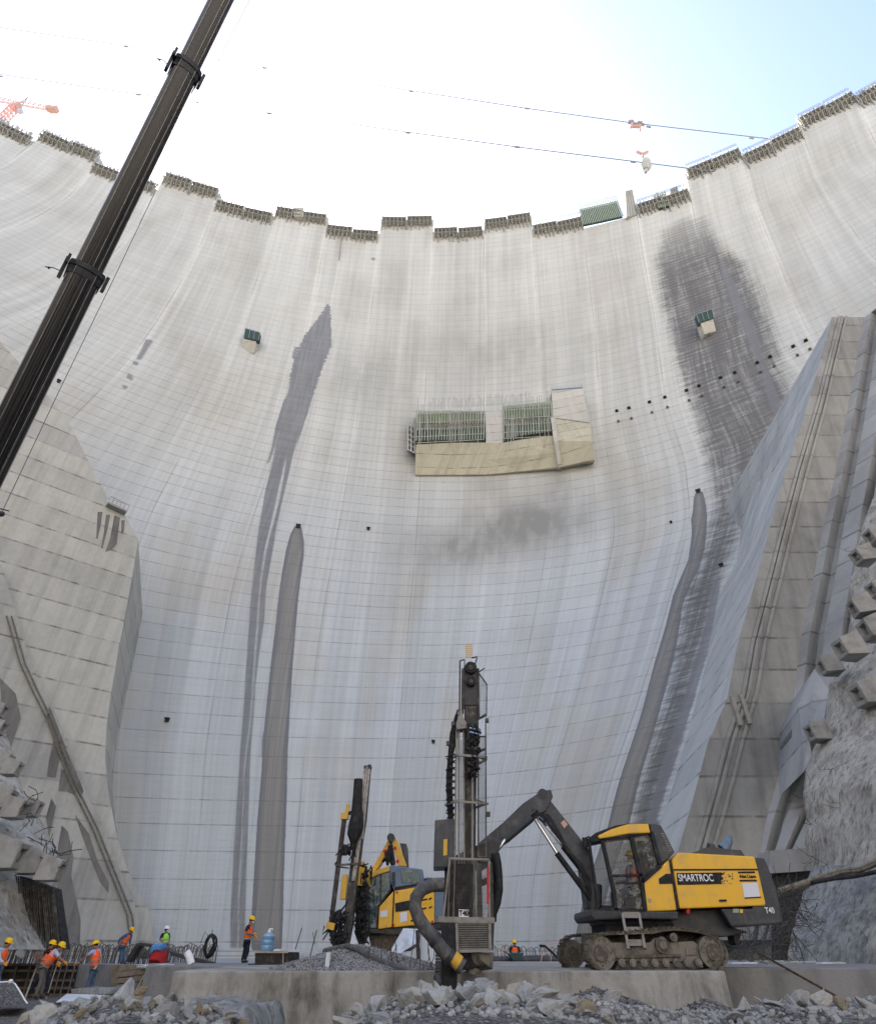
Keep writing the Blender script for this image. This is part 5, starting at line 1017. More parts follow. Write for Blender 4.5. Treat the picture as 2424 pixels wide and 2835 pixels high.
mp('mast_slide', [(300, 1300), (392, 1250), (392, 1900), (300, 1900), (262, 1640), (270, 1360)], M['dark'], MY + .25, MY + .55, .02)
# lower cage
c4 = [qa(300, 1300, MY - .3), qa(525, 1306, MY - .3), qa(528, 1645, MY - .3), qa(262, 1645, MY - .3)]
net('mesh_guard', c4, 34, 46, .005, M['mast'], None, .04, M['ironlite'])
mb = MB()
for x in (300, 330, 440, 455): mb.bar(qa(x, 1305, MY - .28), qa(x - (10 if x < 400 else 0), 1645, MY - .28), .03)
mb.bar(qa(480, 1440, MY + .2), qa(545, 1420, MY + .2), .12).bar(qa(470, 1330, MY + .1), qa(474, 1640, MY + .1), .1); mb.build('cage_post', M['ironlite'], rig)
mp('cage_curtain', [(300, 1330), (430, 1330), (425, 1640), (270, 1640)], M['black'], MY - .2, MY - .12)
mp('cage_side', [(525, 1306), (545, 1330), (552, 1640), (528, 1645)], M['mast'], MY - .25, MY + .2)
MB().bar(qa(518, 1345, MY - .33), qa(518, 1560, MY - .33), .045).build('red_strap', M['red'], rig)
a = [qa(x, y, MY - .34) for x, y in ((350, 1592), (408, 1594), (408, 1636), (352, 1634))]; sg = MB().prism(a, [p + Vector((0, .02, 0)) for p in a]).build('number_plate', M['white'], rig)
p0 = qa(352, 1614, MY - .352); tx = text('T40', p0, .13, M['black'], sg, 'lettering', bold=.005)
mb = MB(); mb.bar(qa(240, 1650, MY - .32), qa(556, 1655, MY - .32), .09, .1); mb.bar(qa(240, 1650, MY - .32), qa(235, 1640, MY + .4), .08); mb.build('hood_rim', M['ironlite'], rig)
mp('dust_hood', [(246, 1665), (340, 1660), (345, 1835), (262, 1838)], M['black'], MY - .36, MY + .4, .02)
net('hood_mesh', [qa(338, 1664, MY - .38), qa(528, 1664, MY - .38), qa(532, 1828, MY - .38), qa(344, 1832, MY - .38)], 16, 13, .010, M['ironlite'], None, .05, M['ironlite'])
mp('hood_side', [(528, 1664), (556, 1668), (548, 1825), (532, 1828)], M['mast'], MY - .36, MY + .4)
mp('hood_back', [(340, 1664), (530, 1664), (532, 1830), (344, 1832)], M['black'], MY + .2, MY + .4)
mp('foot_block', [(262, 1838), (480, 1838), (535, 1842), (520, 1900), (470, 1925), (330, 1950), (262, 1930), (250, 1890)], M['black'], MY - .2, MY + .5, .03)
MB().tube([qa(470, 1840, MY), qa(472, 1885, MY), qa(440, 1915, MY), qa(436, 1965, MY)], [.3, .3, .17, .17], 14).build('suction_cone', M['mud'], rig, True)
MB().tube([qa(295, 1900, MY - .1), qa(300, 2200, MY - .1)], .17, 12).build('drill_casing', M['black'], rig, True)
MB().tube([qa(345, 1940, MY - .1), qa(352, 2180, MY - .1)], .06, 8).build('drill_casing', M['mud'], rig, True)
big = [(268, 1450), (200, 1452), (140, 1475), (105, 1525), (100, 1580), (125, 1650), (165, 1705), (215, 1765), (255, 1820), (300, 1865), (345, 1900), (375, 1925)]
ho = MB().tube([qa(x, y, MY - .35 - (i > 1) * .15) for i, (x, y) in enumerate(big)], .135, 14).build('dust_hose', M['hose'], rig, True)
for i in (7, 9): MB().tube([qa(big[i][0] - 8, big[i][1] - 10, MY - .5), qa(big[i][0] + 12, big[i][1] + 13, MY - .5)], .16, 14).build('hose_clamp', M['dark'], ho, True)
MB().tube([qa(318, 1872, MY - .5), qa(355, 1905, MY - .5)], .145, 14).build('yellow_band', M['yel2'], ho, True)
MB().tube([qa(x, y, MY + .2) for x, y in ((560, 1270), (572, 1330), (578, 1400), (580, 1480), (568, 1550), (545, 1610), (540, 1660))], .10, 12).build('dust_hose', M['black'], rig, True)
mb = MB()
for k in range(6): mb.tube([qa(rr.uniform(520, 560), 1260 + k * 8, 16.4), qa(540 + k * 5, 1330, 16), qa(535 + k * 5, 1480, 16), qa(530 + k * 3, 1640, 16)], .03, 6)
mb.build('hydraulic_hoses', M['black'], rig, True)
mp('boom_bracket', [(440, 1230), (560, 1180), (600, 1210), (560, 1290), (500, 1330), (440, 1310)], M['dark'], 15.95, 17.7, .03)
# ------------------------------------------------------------------ second rig
r2g = empty('drill_rig', at(*rB(700, 1800), 25), 'smaller older yellow drill rig with blue-grey cab and leaning mast, behind the gravel heap', 'drill rig')
Y2 = 24.0
def qb(x, y, Y=Y2): return at(*rB(x, y), Y)
def b2(name, pts, mat, Y0=Y2, Y1=26.2, par=None, bev=.03): return MB().pp([rB(*p) for p in pts], Y0, Y1).build(name, mat, par or r2g, False, bev)
co = b2('engine_cover', [(726, 1335), (960, 1296), (1112, 1318), (1112, 1645), (708, 1688)], M['yel'], Y2, 26.2, None, .04)
b2('side_panel', [(586, 1488), (722, 1335), (714, 1684), (572, 1702)], M['yel'], Y2 + .01, 25.6)
b2('counterweight', [(1112, 1322), (1200, 1335), (1205, 1625), (1112, 1645)], M['bluegrey'], Y2 + .05, 26.2)
b2('lower_frame', [(478, 1700), (708, 1690), (1112, 1648), (1200, 1625), (1200, 1700), (1000, 1720), (780, 1760), (480, 1740)], M['dark'], Y2 + .1, 26)
def d2(name, pts, mat, par=co, Y=Y2): a = [qb(*p, Y - .015) for p in pts]; return MB().prism(a, [p + Vector((0, .012, 0)) for p in a]).build(name, mat, par)
d2('seam', [(722, 1330), (734, 1330), (716, 1690), (704, 1690)], M['black']); d2('badge_panel', [(736, 1455), (880, 1425), (905, 1440), (880, 1520), (740, 1540)], M['black'])
d2('notice', [(782, 1545), (852, 1535), (850, 1625), (784, 1640)], M['paper']); d2('notice', [(592, 1530), (666, 1520), (662, 1582), (592, 1592)], M['paper'])
for x, y, w in ((985, 1420, 58), (1058, 1410, 28), (985, 1505, 50), (1058, 1492, 28)): d2('vent_grille', [(x, y), (x + w, y - 14), (x + w, y + 4), (x, y + 16)], M['black'])
for x, y, w in ((985, 1462, 58), (1058, 1452, 28)): d2('faded_lettering', [(x, y), (x + w, y - 10), (x + w, y - 4), (x, y + 6)], M['yel2'])
d2('handle', [(885, 1615), (915, 1608), (905, 1630), (890, 1632)], M['black'])
for x, y in ((755, 1352), (722, 1665), (1092, 1632)): d2('red_lamp', [(x - 9, y - 12), (x + 9, y - 14), (x + 9, y + 10), (x - 9, y + 12)], M['red'])
b2('cab_shell', [(680, 1098), (720, 1090), (760, 1096), (1000, 1130), (1018, 1280), (960, 1296), (726, 1335), (690, 1260)], M['bluegrey'], Y2 + .02, 25.9, None, .04)
b2('cab_base', [(474, 1215), (500, 1190), (680, 1140), (700, 1330), (582, 1486), (570, 1706), (472, 1700)], M['dark2'], Y2 + .12, 25.8)
a = [qb(*p, Y2 + .0) for p in ((788, 1122), (968, 1146), (984, 1258), (800, 1258))]; MB().prism(a, [p + Vector((0, .03, 0)) for p in a]).build('cab_window', M['glass2'], r2g, False, .01)
d2('shadow_gap', [(728, 1300), (985, 1262), (985, 1276), (735, 1330)], M['black'], r2g, Y2 + .01)
for pts in ([(488, 1225), (592, 1180), (588, 1450), (560, 1500), (552, 1690), (486, 1690)], [(606, 1175), (684, 1152), (690, 1320), (604, 1430)]):
    a = [qb(*p, Y2 + .08) for p in pts]; MB().prism(a, [p + Vector((0, .03, 0)) for p in a]).build('cab_window', M['glass2'], r2g, False, .01)
b2('roof', [(470, 1215), (505, 1170), (590, 1125), (682, 1098), (684, 1148), (590, 1175), (476, 1228)], M['yel2'], Y2, 25.8)
mb = MB()
for k in range(7): mb.bar(qb(704, 1165 + k * 20, Y2), qb(738, 1162 + k * 20, Y2), .03)
mb.build('vent_grille', M['black'], r2g)
MB().ell(qb(1064, 1240, 24.6), (.26, .26, .1)).tube([qb(1064, 1242, 24.6), qb(1064, 1300, 24.6)], .07, 8).build('air_filter', M['dark2'], r2g, True)
for pts, m, Ya in (([(488, 1175), (678, 832), (712, 828), (705, 880), (600, 1080), (540, 1160)], 'yel', 24.5), ([(700, 850), (722, 835), (752, 842), (770, 880), (852, 1105), (768, 1098)], 'yel2', 24.3)):
    MB().pp([rB(*p) for p in pts], Ya, Ya + .5).build('boom_arm', M[m], r2g, False, .03)
b2('boom_cover', [(782, 878), (845, 885), (855, 920), (862, 1095), (838, 1100)], M['dark2'], 24.7, 25.3)
mb = MB(); mb.tube([qb(690, 900, 24.4), qb(720, 1090, 24.4)], .09, 8)
for k in range(8): mb.tube([qb(rr.uniform(670, 700), rr.uniform(900, 960), 24.3), qb(rr.uniform(630, 700), rr.uniform(980, 1030), 24.2), qb(rr.uniform(600, 700), rr.uniform(1050, 1100), 24.3)], .035, 6)
mb.build('hydraulic_hoses', M['black'], r2g, True)
for x, y in ((640, 958), (735, 930), (760, 1055)): MB().disc(qb(x, y, 24.3), (0, 1, 0), .06, .06, 10).build('red_lamp', M['red'], r2g)
MB().disc(qb(702, 842, 24.6), (0, 1, 0), .14, .8, 16).build('pivot_pin', M['dark'], r2g, True)
MYb = 23.0
b2('feed_beam', [(438, 135), (500, 135), (492, 200), (455, 640), (420, 860), (330, 1600), (300, 1860), (228, 1860), (262, 1440), (300, 1150), (330, 900), (400, 560)], M['mast'], MYb, MYb + .5, None, .02)
mb = MB(); 
for a, b, c_ in (((470, 150), (400, 860), (345, 1240)), ((448, 170), (380, 850), (330, 1240)), ((490, 170), (440, 650), (425, 840))): mb.tube([qb(*a, MYb - .06), qb(*b, MYb - .06), qb(*c_, MYb - .06)], .045, 6)
mb.build('feed_rail', M['steel'], r2g, True)
MB().tube([qb(480, 130, MYb), qb(505, 135, MYb), qb(512, 160, MYb), qb(500, 185, MYb)], .02, 6).build('top_hook', M['black'], r2g, True)
sl = [(385, 268), (382, 330), (378, 420), (372, 520), (372, 620), (362, 720), (345, 800), (340, 860), (330, 910)]
MB().tube([qb(x, y, MYb - .25) for x, y in sl], [.15, .16, .165, .18, .22, .27, .24, .14, .06], 14).build('fabric_sleeve', M['black'], r2g, True)
mb = MB(); mb.tube([qb(250, 600, 22.8), qb(112, 1700, 22.8)], .06, 8).tube([qb(268, 610, 22.8), qb(132, 1690, 22.8)], .04, 8); mb.build('rod_guide', M['mast'], r2g, True)
MB().bar(qb(290, 512, 22.8), qb(278, 590, 22.8), .12).bar(qb(258, 595, 22.8), qb(254, 655, 22.8), .25).bar(qb(130, 1640, 22.7), qb(115, 1705, 22.7), .26).build('yellow_bracket', M['yel2'], r2g)
b2('yellow_panel', [(232, 1180), (285, 1178), (258, 1420), (206, 1420)], M['yel2'], 22.9, 23.1)
mb = MB(); mb.bar(qb(165, 1092, 22.7), qb(380, 1078, 22.9), .06).bar(qb(185, 1105, 22.8), qb(300, 1120, 22.9), .04).bar(qb(280, 595, 22.8), qb(320, 590, 22.9), .12); mb.build('cross_bar', M['mast'], r2g)
def clump(x, y, rx, ry, n, Y, par=r2g):
    mb = MB()
    for _ in range(n): mb.ell(qb(x + rr.uniform(-rx, rx), y + rr.uniform(-ry, ry), Y + rr.uniform(-.15, .15)), (rr.uniform(.04, .12), .1, rr.uniform(.04, .11)), 6, 4)
    for _ in range(n // 2): a = qb(x + rr.uniform(-rx, rx), y + rr.uniform(-ry, ry), Y - .1); mb.tube([a, a + Vector((rr.uniform(-.3, .3), -.1, rr.uniform(-.3, .3))), a + Vector((rr.uniform(-.4, .4), 0, rr.uniform(-.5, .2)))], .022, 5)
    mb.build('hose_fittings', M['black'], par, True)
clump(280, 950, 40, 35, 16, 22.9); clump(200, 1600, 55, 60, 22, 22.9); clump(180, 1720, 55, 55, 22, 22.8); clump(210, 1800, 60, 40, 20, 22.8); clump(430, 1150, 40, 60, 20, 23.4); clump(420, 1480, 40, 200, 40, 23.6); clump(410, 1720, 40, 90, 26, 23.7)
MB().bar(qb(380, 1100, 23.5), qb(470, 1260, 24.2), .35).bar(qb(395, 1100, 23.3), qb(370, 1280, 23.4), .3).build('boom_head', M['yel2'], r2g, False, .03)
MB().tube([qb(440, 1180, 23.6), qb(405, 1320, 23.6), qb(460, 1420, 24)], .08, 8).build('tilt_cylinder', M['chrome'], r2g, True)
MB().pp([rB(370, 1280), rB(470, 1260), rB(480, 1720), rB(420, 1850), rB(350, 1820)], 23.7, 24.6).build('boom_foot', M['dark'], r2g, False, .03)
MB().pp([rB(470, 1720), rB(1050, 1690), rB(960, 1900), rB(520, 1950)], 24.4, 25.6).build('crawler_track', M['muddark'], r2g, False, .15)
# ------------------------------------------------------------------ people
def skin(name, verts, edges, mat, parent, sub=2):
    me = bpy.data.meshes.new(name); me.from_pydata([v[0] for v in verts], edges, []); o = bpy.data.objects.new(name, me); col.objects.link(o)
    m = o.modifiers.new('s', 'SKIN'); m.use_smooth_shade = True; sv = me.skin_vertices[0].data
    for i, v in enumerate(verts): r = v[1]; sv[i].radius = r if isinstance(r, tuple) else (r, r); sv[i].use_root = (i == 0)
    if sub: o.modifiers.new('b', 'SUBSURF').levels = sub
    dg = bpy.context.evaluated_depsgraph_get(); nm = bpy.data.meshes.new_from_object(o.evaluated_get(dg)); bpy.data.objects.remove(o); bpy.data.meshes.remove(me)
    nm.materials.clear(); nm.materials.append(mat); o = bpy.data.objects.new(name, nm); col.objects.link(o)
    for p in nm.polygons: p.use_smooth = True
    if parent: o.parent = parent; o.matrix_parent_inverse = parent.matrix_world.inverted()
    return o
def flat(name, c, rough=.85, c2=None): return grime(name, c, c2 or tuple(x * .6 for x in c), rough, 0, 9, .2, .5)
M['skin'] = flat('skin', (.30, .16, .10), .6); M['hi_orange'] = flat('orange_vest_cloth', (.95, .13, .02), .7, (.8, .12, .03)); M['hi_green'] = flat('green_vest_cloth', (.35, .75, .08), .7, (.3, .6, .1))
M['helmet'] = flat('yellow_helmet', (.85, .52, .01), .35, (.7, .42, .02)); M['helw'] = flat('white_helmet', (.8, .8, .8), .35, (.7, .7, .7)); M['denim'] = flat('blue_denim', (.10, .16, .25)); M['greytr'] = flat('grey_trousers', (.15, .14, .13)); M['navy'] = flat('navy_cloth', (.02, .025, .04)); M['lilac'] = flat('lilac_shirt', (.36, .40, .62)); M['bluesh'] = flat('blue_work_shirt', (.06, .13, .24)); M['check'] = flat('checked_shirt', (.45, .45, .52), .8, (.12, .14, .25)); M['boot'] = flat('boot_leather', (.05, .035, .025)); M['glove'] = flat('orange_glove', (.75, .30, .04)); M['refl'] = flat('reflective_band', (.30, .29, .28), .4); M['hair'] = flat('dark_hair', (.015, .012, .01)); M['mask'] = flat('white_mask', (.7, .72, .75))
def person(lab, zf, Y, J, shirt, trousers, vest='hi_orange', helmet='helmet', glove=None, face=1, mask=False, sleeves='long', legs=True, feet_z=None):
    def A(k): j = J[k]; return at(*zf(j[0], j[1]), Y + (j[2] if len(j) > 2 else 0))
    neck, pel = A('neck'), A('pelvis'); head = A('head')
    e = empty('person', Vector((pel.x, pel.y, A('footL').z if legs else pel.z)), lab, 'person')
    sp = (neck - pel); mid = pel + sp * .5
    side = Vector((0, 1, 0)) * .10
    sL, sR = A('shL'), A('shR'); sL = sL + Vector((0, -.17, 0)) if abs(sL.y - sR.y) < .1 and abs(sL.x - sR.x) < .25 else sL; sR = sR + Vector((0, .17, 0)) if abs(sR.y - sL.y) < .3 and abs(sL.x - sR.x) < .25 else sR
    V = []; E = []
    def add(p, r, par=None):
        V.append((tuple(p), r)); i = len(V) - 1
        if par is not None: E.append((par, i))
        return i
    hipL, hipR = pel + Vector((.03, -.10, -.04)), pel + Vector((-.02, .10, -.04))
    p0 = add(pel, .13); p1 = add(mid, .125, p0); p2 = add(pel + sp * .85, .13, p1); pn = add(neck, .055, p2); ph = add(head + (head - neck).normalized() * -.02, (.075, .085), pn); pt = add(head + Vector((0, 0, .07)), .075, ph)
    fd = Vector((face, -.35, 0)).normalized() if face else Vector((0, -1, 0))
    add(head + fd * .105 + Vector((0, 0, -.01)), .013, ph)                       # nose
    add(head + fd * .075 + Vector((0, 0, -.085)), .035, ph)                      # chin
    arms = {}
    for s, sh in (('L', sL), ('R', sR)):
        el, ha = A('el' + s), A('ha' + s); a = add(sh, .058, p2); b = add(el, .042, a); c = add(ha, .028, b); arms[s] = (sh, el, ha)
        d = (ha - el).normalized(); q = d.cross(Vector((0, 0, 1))).normalized(); n_ = q.cross(d); pm = add(ha + d * .055, .034, c)
        for k, (o, ln) in enumerate(((-.03, .055), (-.01, .068), (.011, .062), (.03, .048))):
            f1 = add(ha + d * (.085 + ln * .4) + q * o, .011, pm); add(ha + d * (.085 + ln) + q * o + n_ * -.022, .009, f1)
        th = add(ha + d * .05 + q * -.05 - n_ * .01, .013, pm); add(ha + d * .085 + q * -.06 - n_ * .025, .010, th)
    if legs:
        for s, hp in (('L', hipL), ('R', hipR)):
            kn, ft = A('kn' + s), A('foot' + s); a = add(hp, .09, p0); b = add(kn, .06, a); add(ft + Vector((0, 0, .07)), .038, b)
    skin('body', V, E, M['skin'], e, 1)
    # shirt
    V = []; E = []; r = .15
    p0 = add(pel + sp * -.02, r); p1 = add(mid, r, p0); p2 = add(pel + sp * .84, .155, p1); add(neck - sp * .02, .075, p2)
    for s in 'LR':
        sh, el, ha = arms[s]; a = add(sh, .075, p2)
        if sleeves == 'long': b = add(el, .058, a); add(el.lerp(ha, .88), .045, b)
        elif sleeves == 'short': add(sh.lerp(el, .8), .065, a)
    skin('shirt', V, E, M[shirt], e, 1)
    if vest:
        V = []; E = []; p0 = add(pel + sp * -.02, .19); p1 = add(mid, .185, p0); p2 = add(pel + sp * .80, .195, p1); p3 = add(pel + sp * .95, .12, p2)
        vo = skin('vest', V, E, M[vest], e, 1)
        dn = sp.normalized(); u = dn.cross(Vector((0, 1, 0))).normalized(); w = dn.cross(u)
        for f in (.18, .42):
            c = pel + sp * f; MB().tube([c - dn * .022, c + dn * .022], .188, 18, False).build('reflective_band', M['refl'], vo, True)
    if legs:
        V = []; E = []; p0 = add(pel + Vector((0, 0, .02)), .145)
        for s, hp in (('L', hipL), ('R', hipR)):
            kn, ft = A('kn' + s), A('foot' + s); a = add(hp, .105, p0); b = add(kn, .078, a); add(ft + Vector((0, 0, .06)), .06, b)
        skin('trousers', V, E, M[trousers], e, 1)
        for s in 'LR':
            ft = A('foot' + s); skin('boot', [(tuple(ft + Vector((0, 0, .08))), .055), (tuple(ft + Vector((0, 0, .03))), .055), (tuple(ft + fd * .17 + Vector((0, 0, .015))), .045)], [(0, 1), (1, 2)], M['boot'], e, 1)
    if glove:
        for s in 'LR':
            sh, el, ha = arms[s]; V = []; E = []; d = (ha - el).normalized(); q = d.cross(Vector((0, 0, 1))).normalized(); n_ = q.cross(d); c = add(ha - d * .03, .042); pm = add(ha + d * .055, .042, c)
            for o, ln in ((-.034, .055), (-.011, .068), (.013, .062), (.034, .048)): f1 = add(ha + d * (.085 + ln * .4) + q * o, .015, pm); add(ha + d * (.09 + ln) + q * o + n_ * -.022, .012, f1)
            add(ha + d * .07 + q * -.065, .016, pm); skin('glove', V, E, M['glove'], e, 1)
    if helmet:
        hc = head + Vector((0, 0, .055)) - fd * .01; up = (head - neck).normalized().lerp(Vector((0, 0, 1)), .6).normalized(); fx = (fd - up * fd.dot(up)).normalized(); fy = up.cross(fx); Rm = Matrix((fx, fy, up)).transposed()
        mb = MB(); n = 18; vs = []; fs = []; prof = [(1.0, 0), (.99, .25), (.93, .55), (.78, .82), (.5, 1.0), (.18, 1.07)]
        for r_, h_ in prof:
            for k in range(n): t = 2 * math.pi * k / n; vs.append(hc + Rm @ Vector((.142 * r_ * math.cos(t), .118 * r_ * math.sin(t), .115 * h_)))
        vs.append(hc + Rm @ Vector((0, 0, .125)))
        for i in range(len(prof) - 1):
            for k in range(n): fs.append((i * n + k, i * n + (k + 1) % n, (i + 1) * n + (k + 1) % n, (i + 1) * n + k))
        for k in range(n): fs.append(((len(prof) - 1) * n + k, (len(prof) - 1) * n + (k + 1) % n, len(vs) - 1))
        mb.add(vs, fs)
        vs = []; fs = []
        for k in range(n):
            t = 2 * math.pi * k / n; br = .012 + (.055 if math.cos(t) > .2 else 0) * max(0, math.cos(t)); vs += [hc + Rm @ Vector((.140 * math.cos(t), .117 * math.sin(t), .004)), hc + Rm @ Vector(((.142 + br) * math.cos(t), (.119 + br * .6) * math.sin(t), -.012)), hc + Rm @ Vector(((.142 + br) * math.cos(t), (.119 + br * .6) * math.sin(t), .0))]
        for k in range(n):
            j = (k + 1) % n; fs += [(3 * k, 3 * k + 1, 3 * j + 1, 3 * j), (3 * k + 1, 3 * k + 2, 3 * j + 2, 3 * j + 1), (3 * k + 2, 3 * k, 3 * j, 3 * j + 2)]
        mb.add(vs, fs); mb.build('helmet', M[helmet], e, True)
    MB().ell(head + Vector((0, 0, .02)) - fd * .035, (.08, .082, .075)).build('hair', M['hair'], e, True)
    if mask: MB().ell(head + fd * .075 + Vector((0, 0, -.055)), (.035, .06, .04)).build('face_mask', M['mask'], e, True)
    mb = MB()
    q = fd.cross(Vector((0, 0, 1)))
    for s in (-1, 1): mb.ell(head + fd * .088 + q * .03 * s + Vector((0, 0, .015)), .009, 6, 4)
    mb.build('eyes', M['hair'], e, True)
    return e
W = lambda **k: k
person('worker in blue checked shirt and orange vest, half cut off by the left edge', h1, 26, W(head=(82, 402), neck=(48, 440), pelvis=(-25, 640), shL=(20, 460), shR=(25, 450), elL=(-5, 560, -.3), haL=(40, 595, -.35), elR=(20, 540, .3), haR=(55, 575, .2), knL=(-10, 790), knR=(-60, 790), footL=(-30, 960), footR=(-90, 960)), 'check', 'denim', glove=1)
person('worker in checked shirt and grey trousers leaning forward with outstretched gloved hand', h1, 27, W(head=(602, 438), neck=(562, 470), pelvis=(425, 635), shL=(545, 480, -.12), shR=(530, 470, .2), elL=(585, 545, -.25), haL=(632, 582, -.2), elR=(570, 560, .25), haR=(620, 578, .2), knL=(405, 770), knR=(425, 780, .3), footL=(335, 945), footR=(395, 935, .3)), 'check', 'greytr', glove=1, sleeves='short')
person('worker in dark trousers bending just behind the one in grey trousers', h1, 28.2, W(head=(512, 418), neck=(490, 450), pelvis=(440, 630), shL=(480, 470), shR=(495, 470), elL=(530, 540), haL=(570, 580), elR=(520, 560), haR=(560, 600), knL=(480, 760), knR=(360, 760), footL=(450, 905), footR=(275, 930)), 'navy', 'navy', glove=1)
person('worker in lilac shirt and jeans, reaching left, standing beside the white sheet', h1, 30, W(head=(932, 418), neck=(945, 452), pelvis=(925, 650), shL=(908, 475, -.15), shR=(975, 475, .15), elL=(845, 530, -.25), haL=(760, 588, -.3), elR=(985, 560, .1), haR=(945, 620, -.1), knL=(875, 770), knR=(912, 772, .2), footL=(828, 885), footR=(872, 890, .2)), 'lilac', 'denim', glove=1, face=-1, sleeves='short')
person('stooping worker in blue shirt and jeans, standing above the wooden box', h1, 36.6, W(head=(1292, 280), neck=(1262, 300), pelvis=(1198, 435), shL=(1235, 315, -.15), shR=(1275, 320, .15), elL=(1170, 362, -.2), haL=(1162, 415, -.2), elR=(1278, 370, .2), haR=(1272, 420, .2), knL=(1190, 520), knR=(1218, 522, .15), footL=(1180, 603), footR=(1216, 603, .15)), 'bluesh', 'denim')
person('worker in white helmet and green vest behind the red bag', h1, 37, W(head=(1634, 266), neck=(1628, 292), pelvis=(1622, 420), shL=(1592, 312, -.1), shR=(1655, 312, .05), elL=(1568, 362, -.1), haL=(1600, 398, -.2), elR=(1660, 366, .05), haR=(1655, 412, -.05), knL=(1636, 505), knR=(1606, 510, .2), footL=(1628, 585), footR=(1590, 585, .2)), 'navy', 'navy', vest='hi_green', helmet='helw', sleeves='short', mask=True)
person('upright worker in black and orange vest facing the blue water bottle', h2, 31, W(head=(1172, 205), neck=(1152, 236), pelvis=(1132, 380), shL=(1138, 256, -.15), shR=(1158, 252, .15), elL=(1120, 308, -.2), haL=(1188, 312, -.25), elR=(1150, 310, .2), haR=(1194, 330, .1), knL=(1140, 458), knR=(1112, 462, .15), footL=(1112, 545), footR=(1090, 548, .15)), 'navy', 'navy', glove=1, mask=True, sleeves='short')
person('worker seen only above the dark green wheelbarrow', h3, 36, W(head=(1160, 30), neck=(1162, 46), pelvis=(1162, 108), shL=(1140, 54), shR=(1184, 54), elL=(1132, 76), haL=(1145, 92, -.2), elR=(1192, 76), haR=(1180, 92, -.2), knL=(1150, 128), knR=(1174, 128), footL=(1150, 152), footR=(1174, 152)), 'navy', 'navy', face=0)
person('operator in orange vest seated inside the cab of the big rig', r3, 17.85, W(head=(655, 500), neck=(655, 545), pelvis=(668, 705), shL=(645, 570, -.1), shR=(660, 570, .1), elL=(640, 640, -.2), haL=(598, 640, -.15), elR=(645, 640, .2), haR=(600, 650, .15), knL=(600, 705, -.1), knR=(600, 700, .1), footL=(605, 785, -.1), footR=(612, 785, .1)), 'bluesh', 'denim', face=-1)
# ------------------------------------------------------------------ small things
def P1(x, y, Y): return at(*h1(x, y), Y)
def P2(x, y, Y): return at(*h2(x, y), Y)
def P3(x, y, Y): return at(*h3(x, y), Y)
def P4(x, y, Y): return at(*h4(x, y), Y)
def solid(name, pts, Y0, Y1, mat, lab, cat, zf, bev=.01, grp=None):
    return tag(MB().pp([zf(*p) for p in pts], Y0, Y1).build(name, mat, None, False, bev), lab, cat, grp)
# rebar loops: one built, the rest copied
lp = MB(); lp.tube([(-.11, 0, 0), (-.115, 0, .62), (-.09, 0, .72), (0, 0, .78), (.09, 0, .72), (.115, 0, .62), (.11, 0, 0)], .019, 6)
loop0 = lp.build('rebar_loop', M['rebarg'], None, True); tag(loop0, 'rusty hairpin rebar loop in the long row behind the workers at the left', 'rebar', 'rebar loops in the row behind the workers')
rl = random.Random(11); first = True
def place(p, rz, s, lab=None, grp=None):
    global first
    o = loop0 if first else loop0.copy()
    if not first: col.objects.link(o)
    if lab: o['label'] = lab; o['group'] = grp
    first = False; o.location = p; o.rotation_euler = (rl.uniform(-.08, .08), rl.uniform(-.12, .12), rz); o.scale = (s * rl.uniform(.8, 1.2), s, s * rl.uniform(.85, 1.12))
for k in range(78): x = -60 + 2150 * k / 77; p = P1(x + rl.uniform(-8, 8), 590, 37.05 + (k % 2) * .5); place(Vector((p.x, p.y, -.46)), rl.uniform(-.5, .5), 1.0)
for k in range(60): x = -60 + 2150 * k / 59; p = P1(x + rl.uniform(-12, 12), 590, 38.6 + (k % 2) * .7); place(Vector((p.x, p.y, -.46)), rl.uniform(-.9, .9), 1.08)
for k in range(20): x = 1030 + 410 * k / 19; p = P3(x, 150, 37.2 + (k % 2) * .4); place(Vector((p.x, p.y, -.44)), rl.uniform(-.5, .5), .95, 'rusty hairpin rebar loop between the drill mast and the tracks', 'rebar loops between mast and tracks')
for k in range(16): x = 810 + 420 * k / 15; p = P4(x, 240, 37.4); place(Vector((p.x, p.y, -.44)), rl.uniform(-.5, .5), .7, 'low rusty rebar loop behind the right end of the big rig', 'rebar loops behind the big rig')
mb = MB()
for z in (-.1, .1): mb.tube([Vector((-28, 37.6, z)), Vector((-8, 37.7, z))], .014, 6); mb.tube([Vector((3, 37.6, z)), Vector((14, 37.7, z))], .014, 6)
for k, (x0, x1, z) in enumerate(((-27, -7, -.1), (-28, -8.5, .1), (3.3, 13, -.1))): pass
tag(mb.build('long_rebar', M['rebarg'], None, fix=False), 'long horizontal bars tied through the rebar loops', 'rebar')
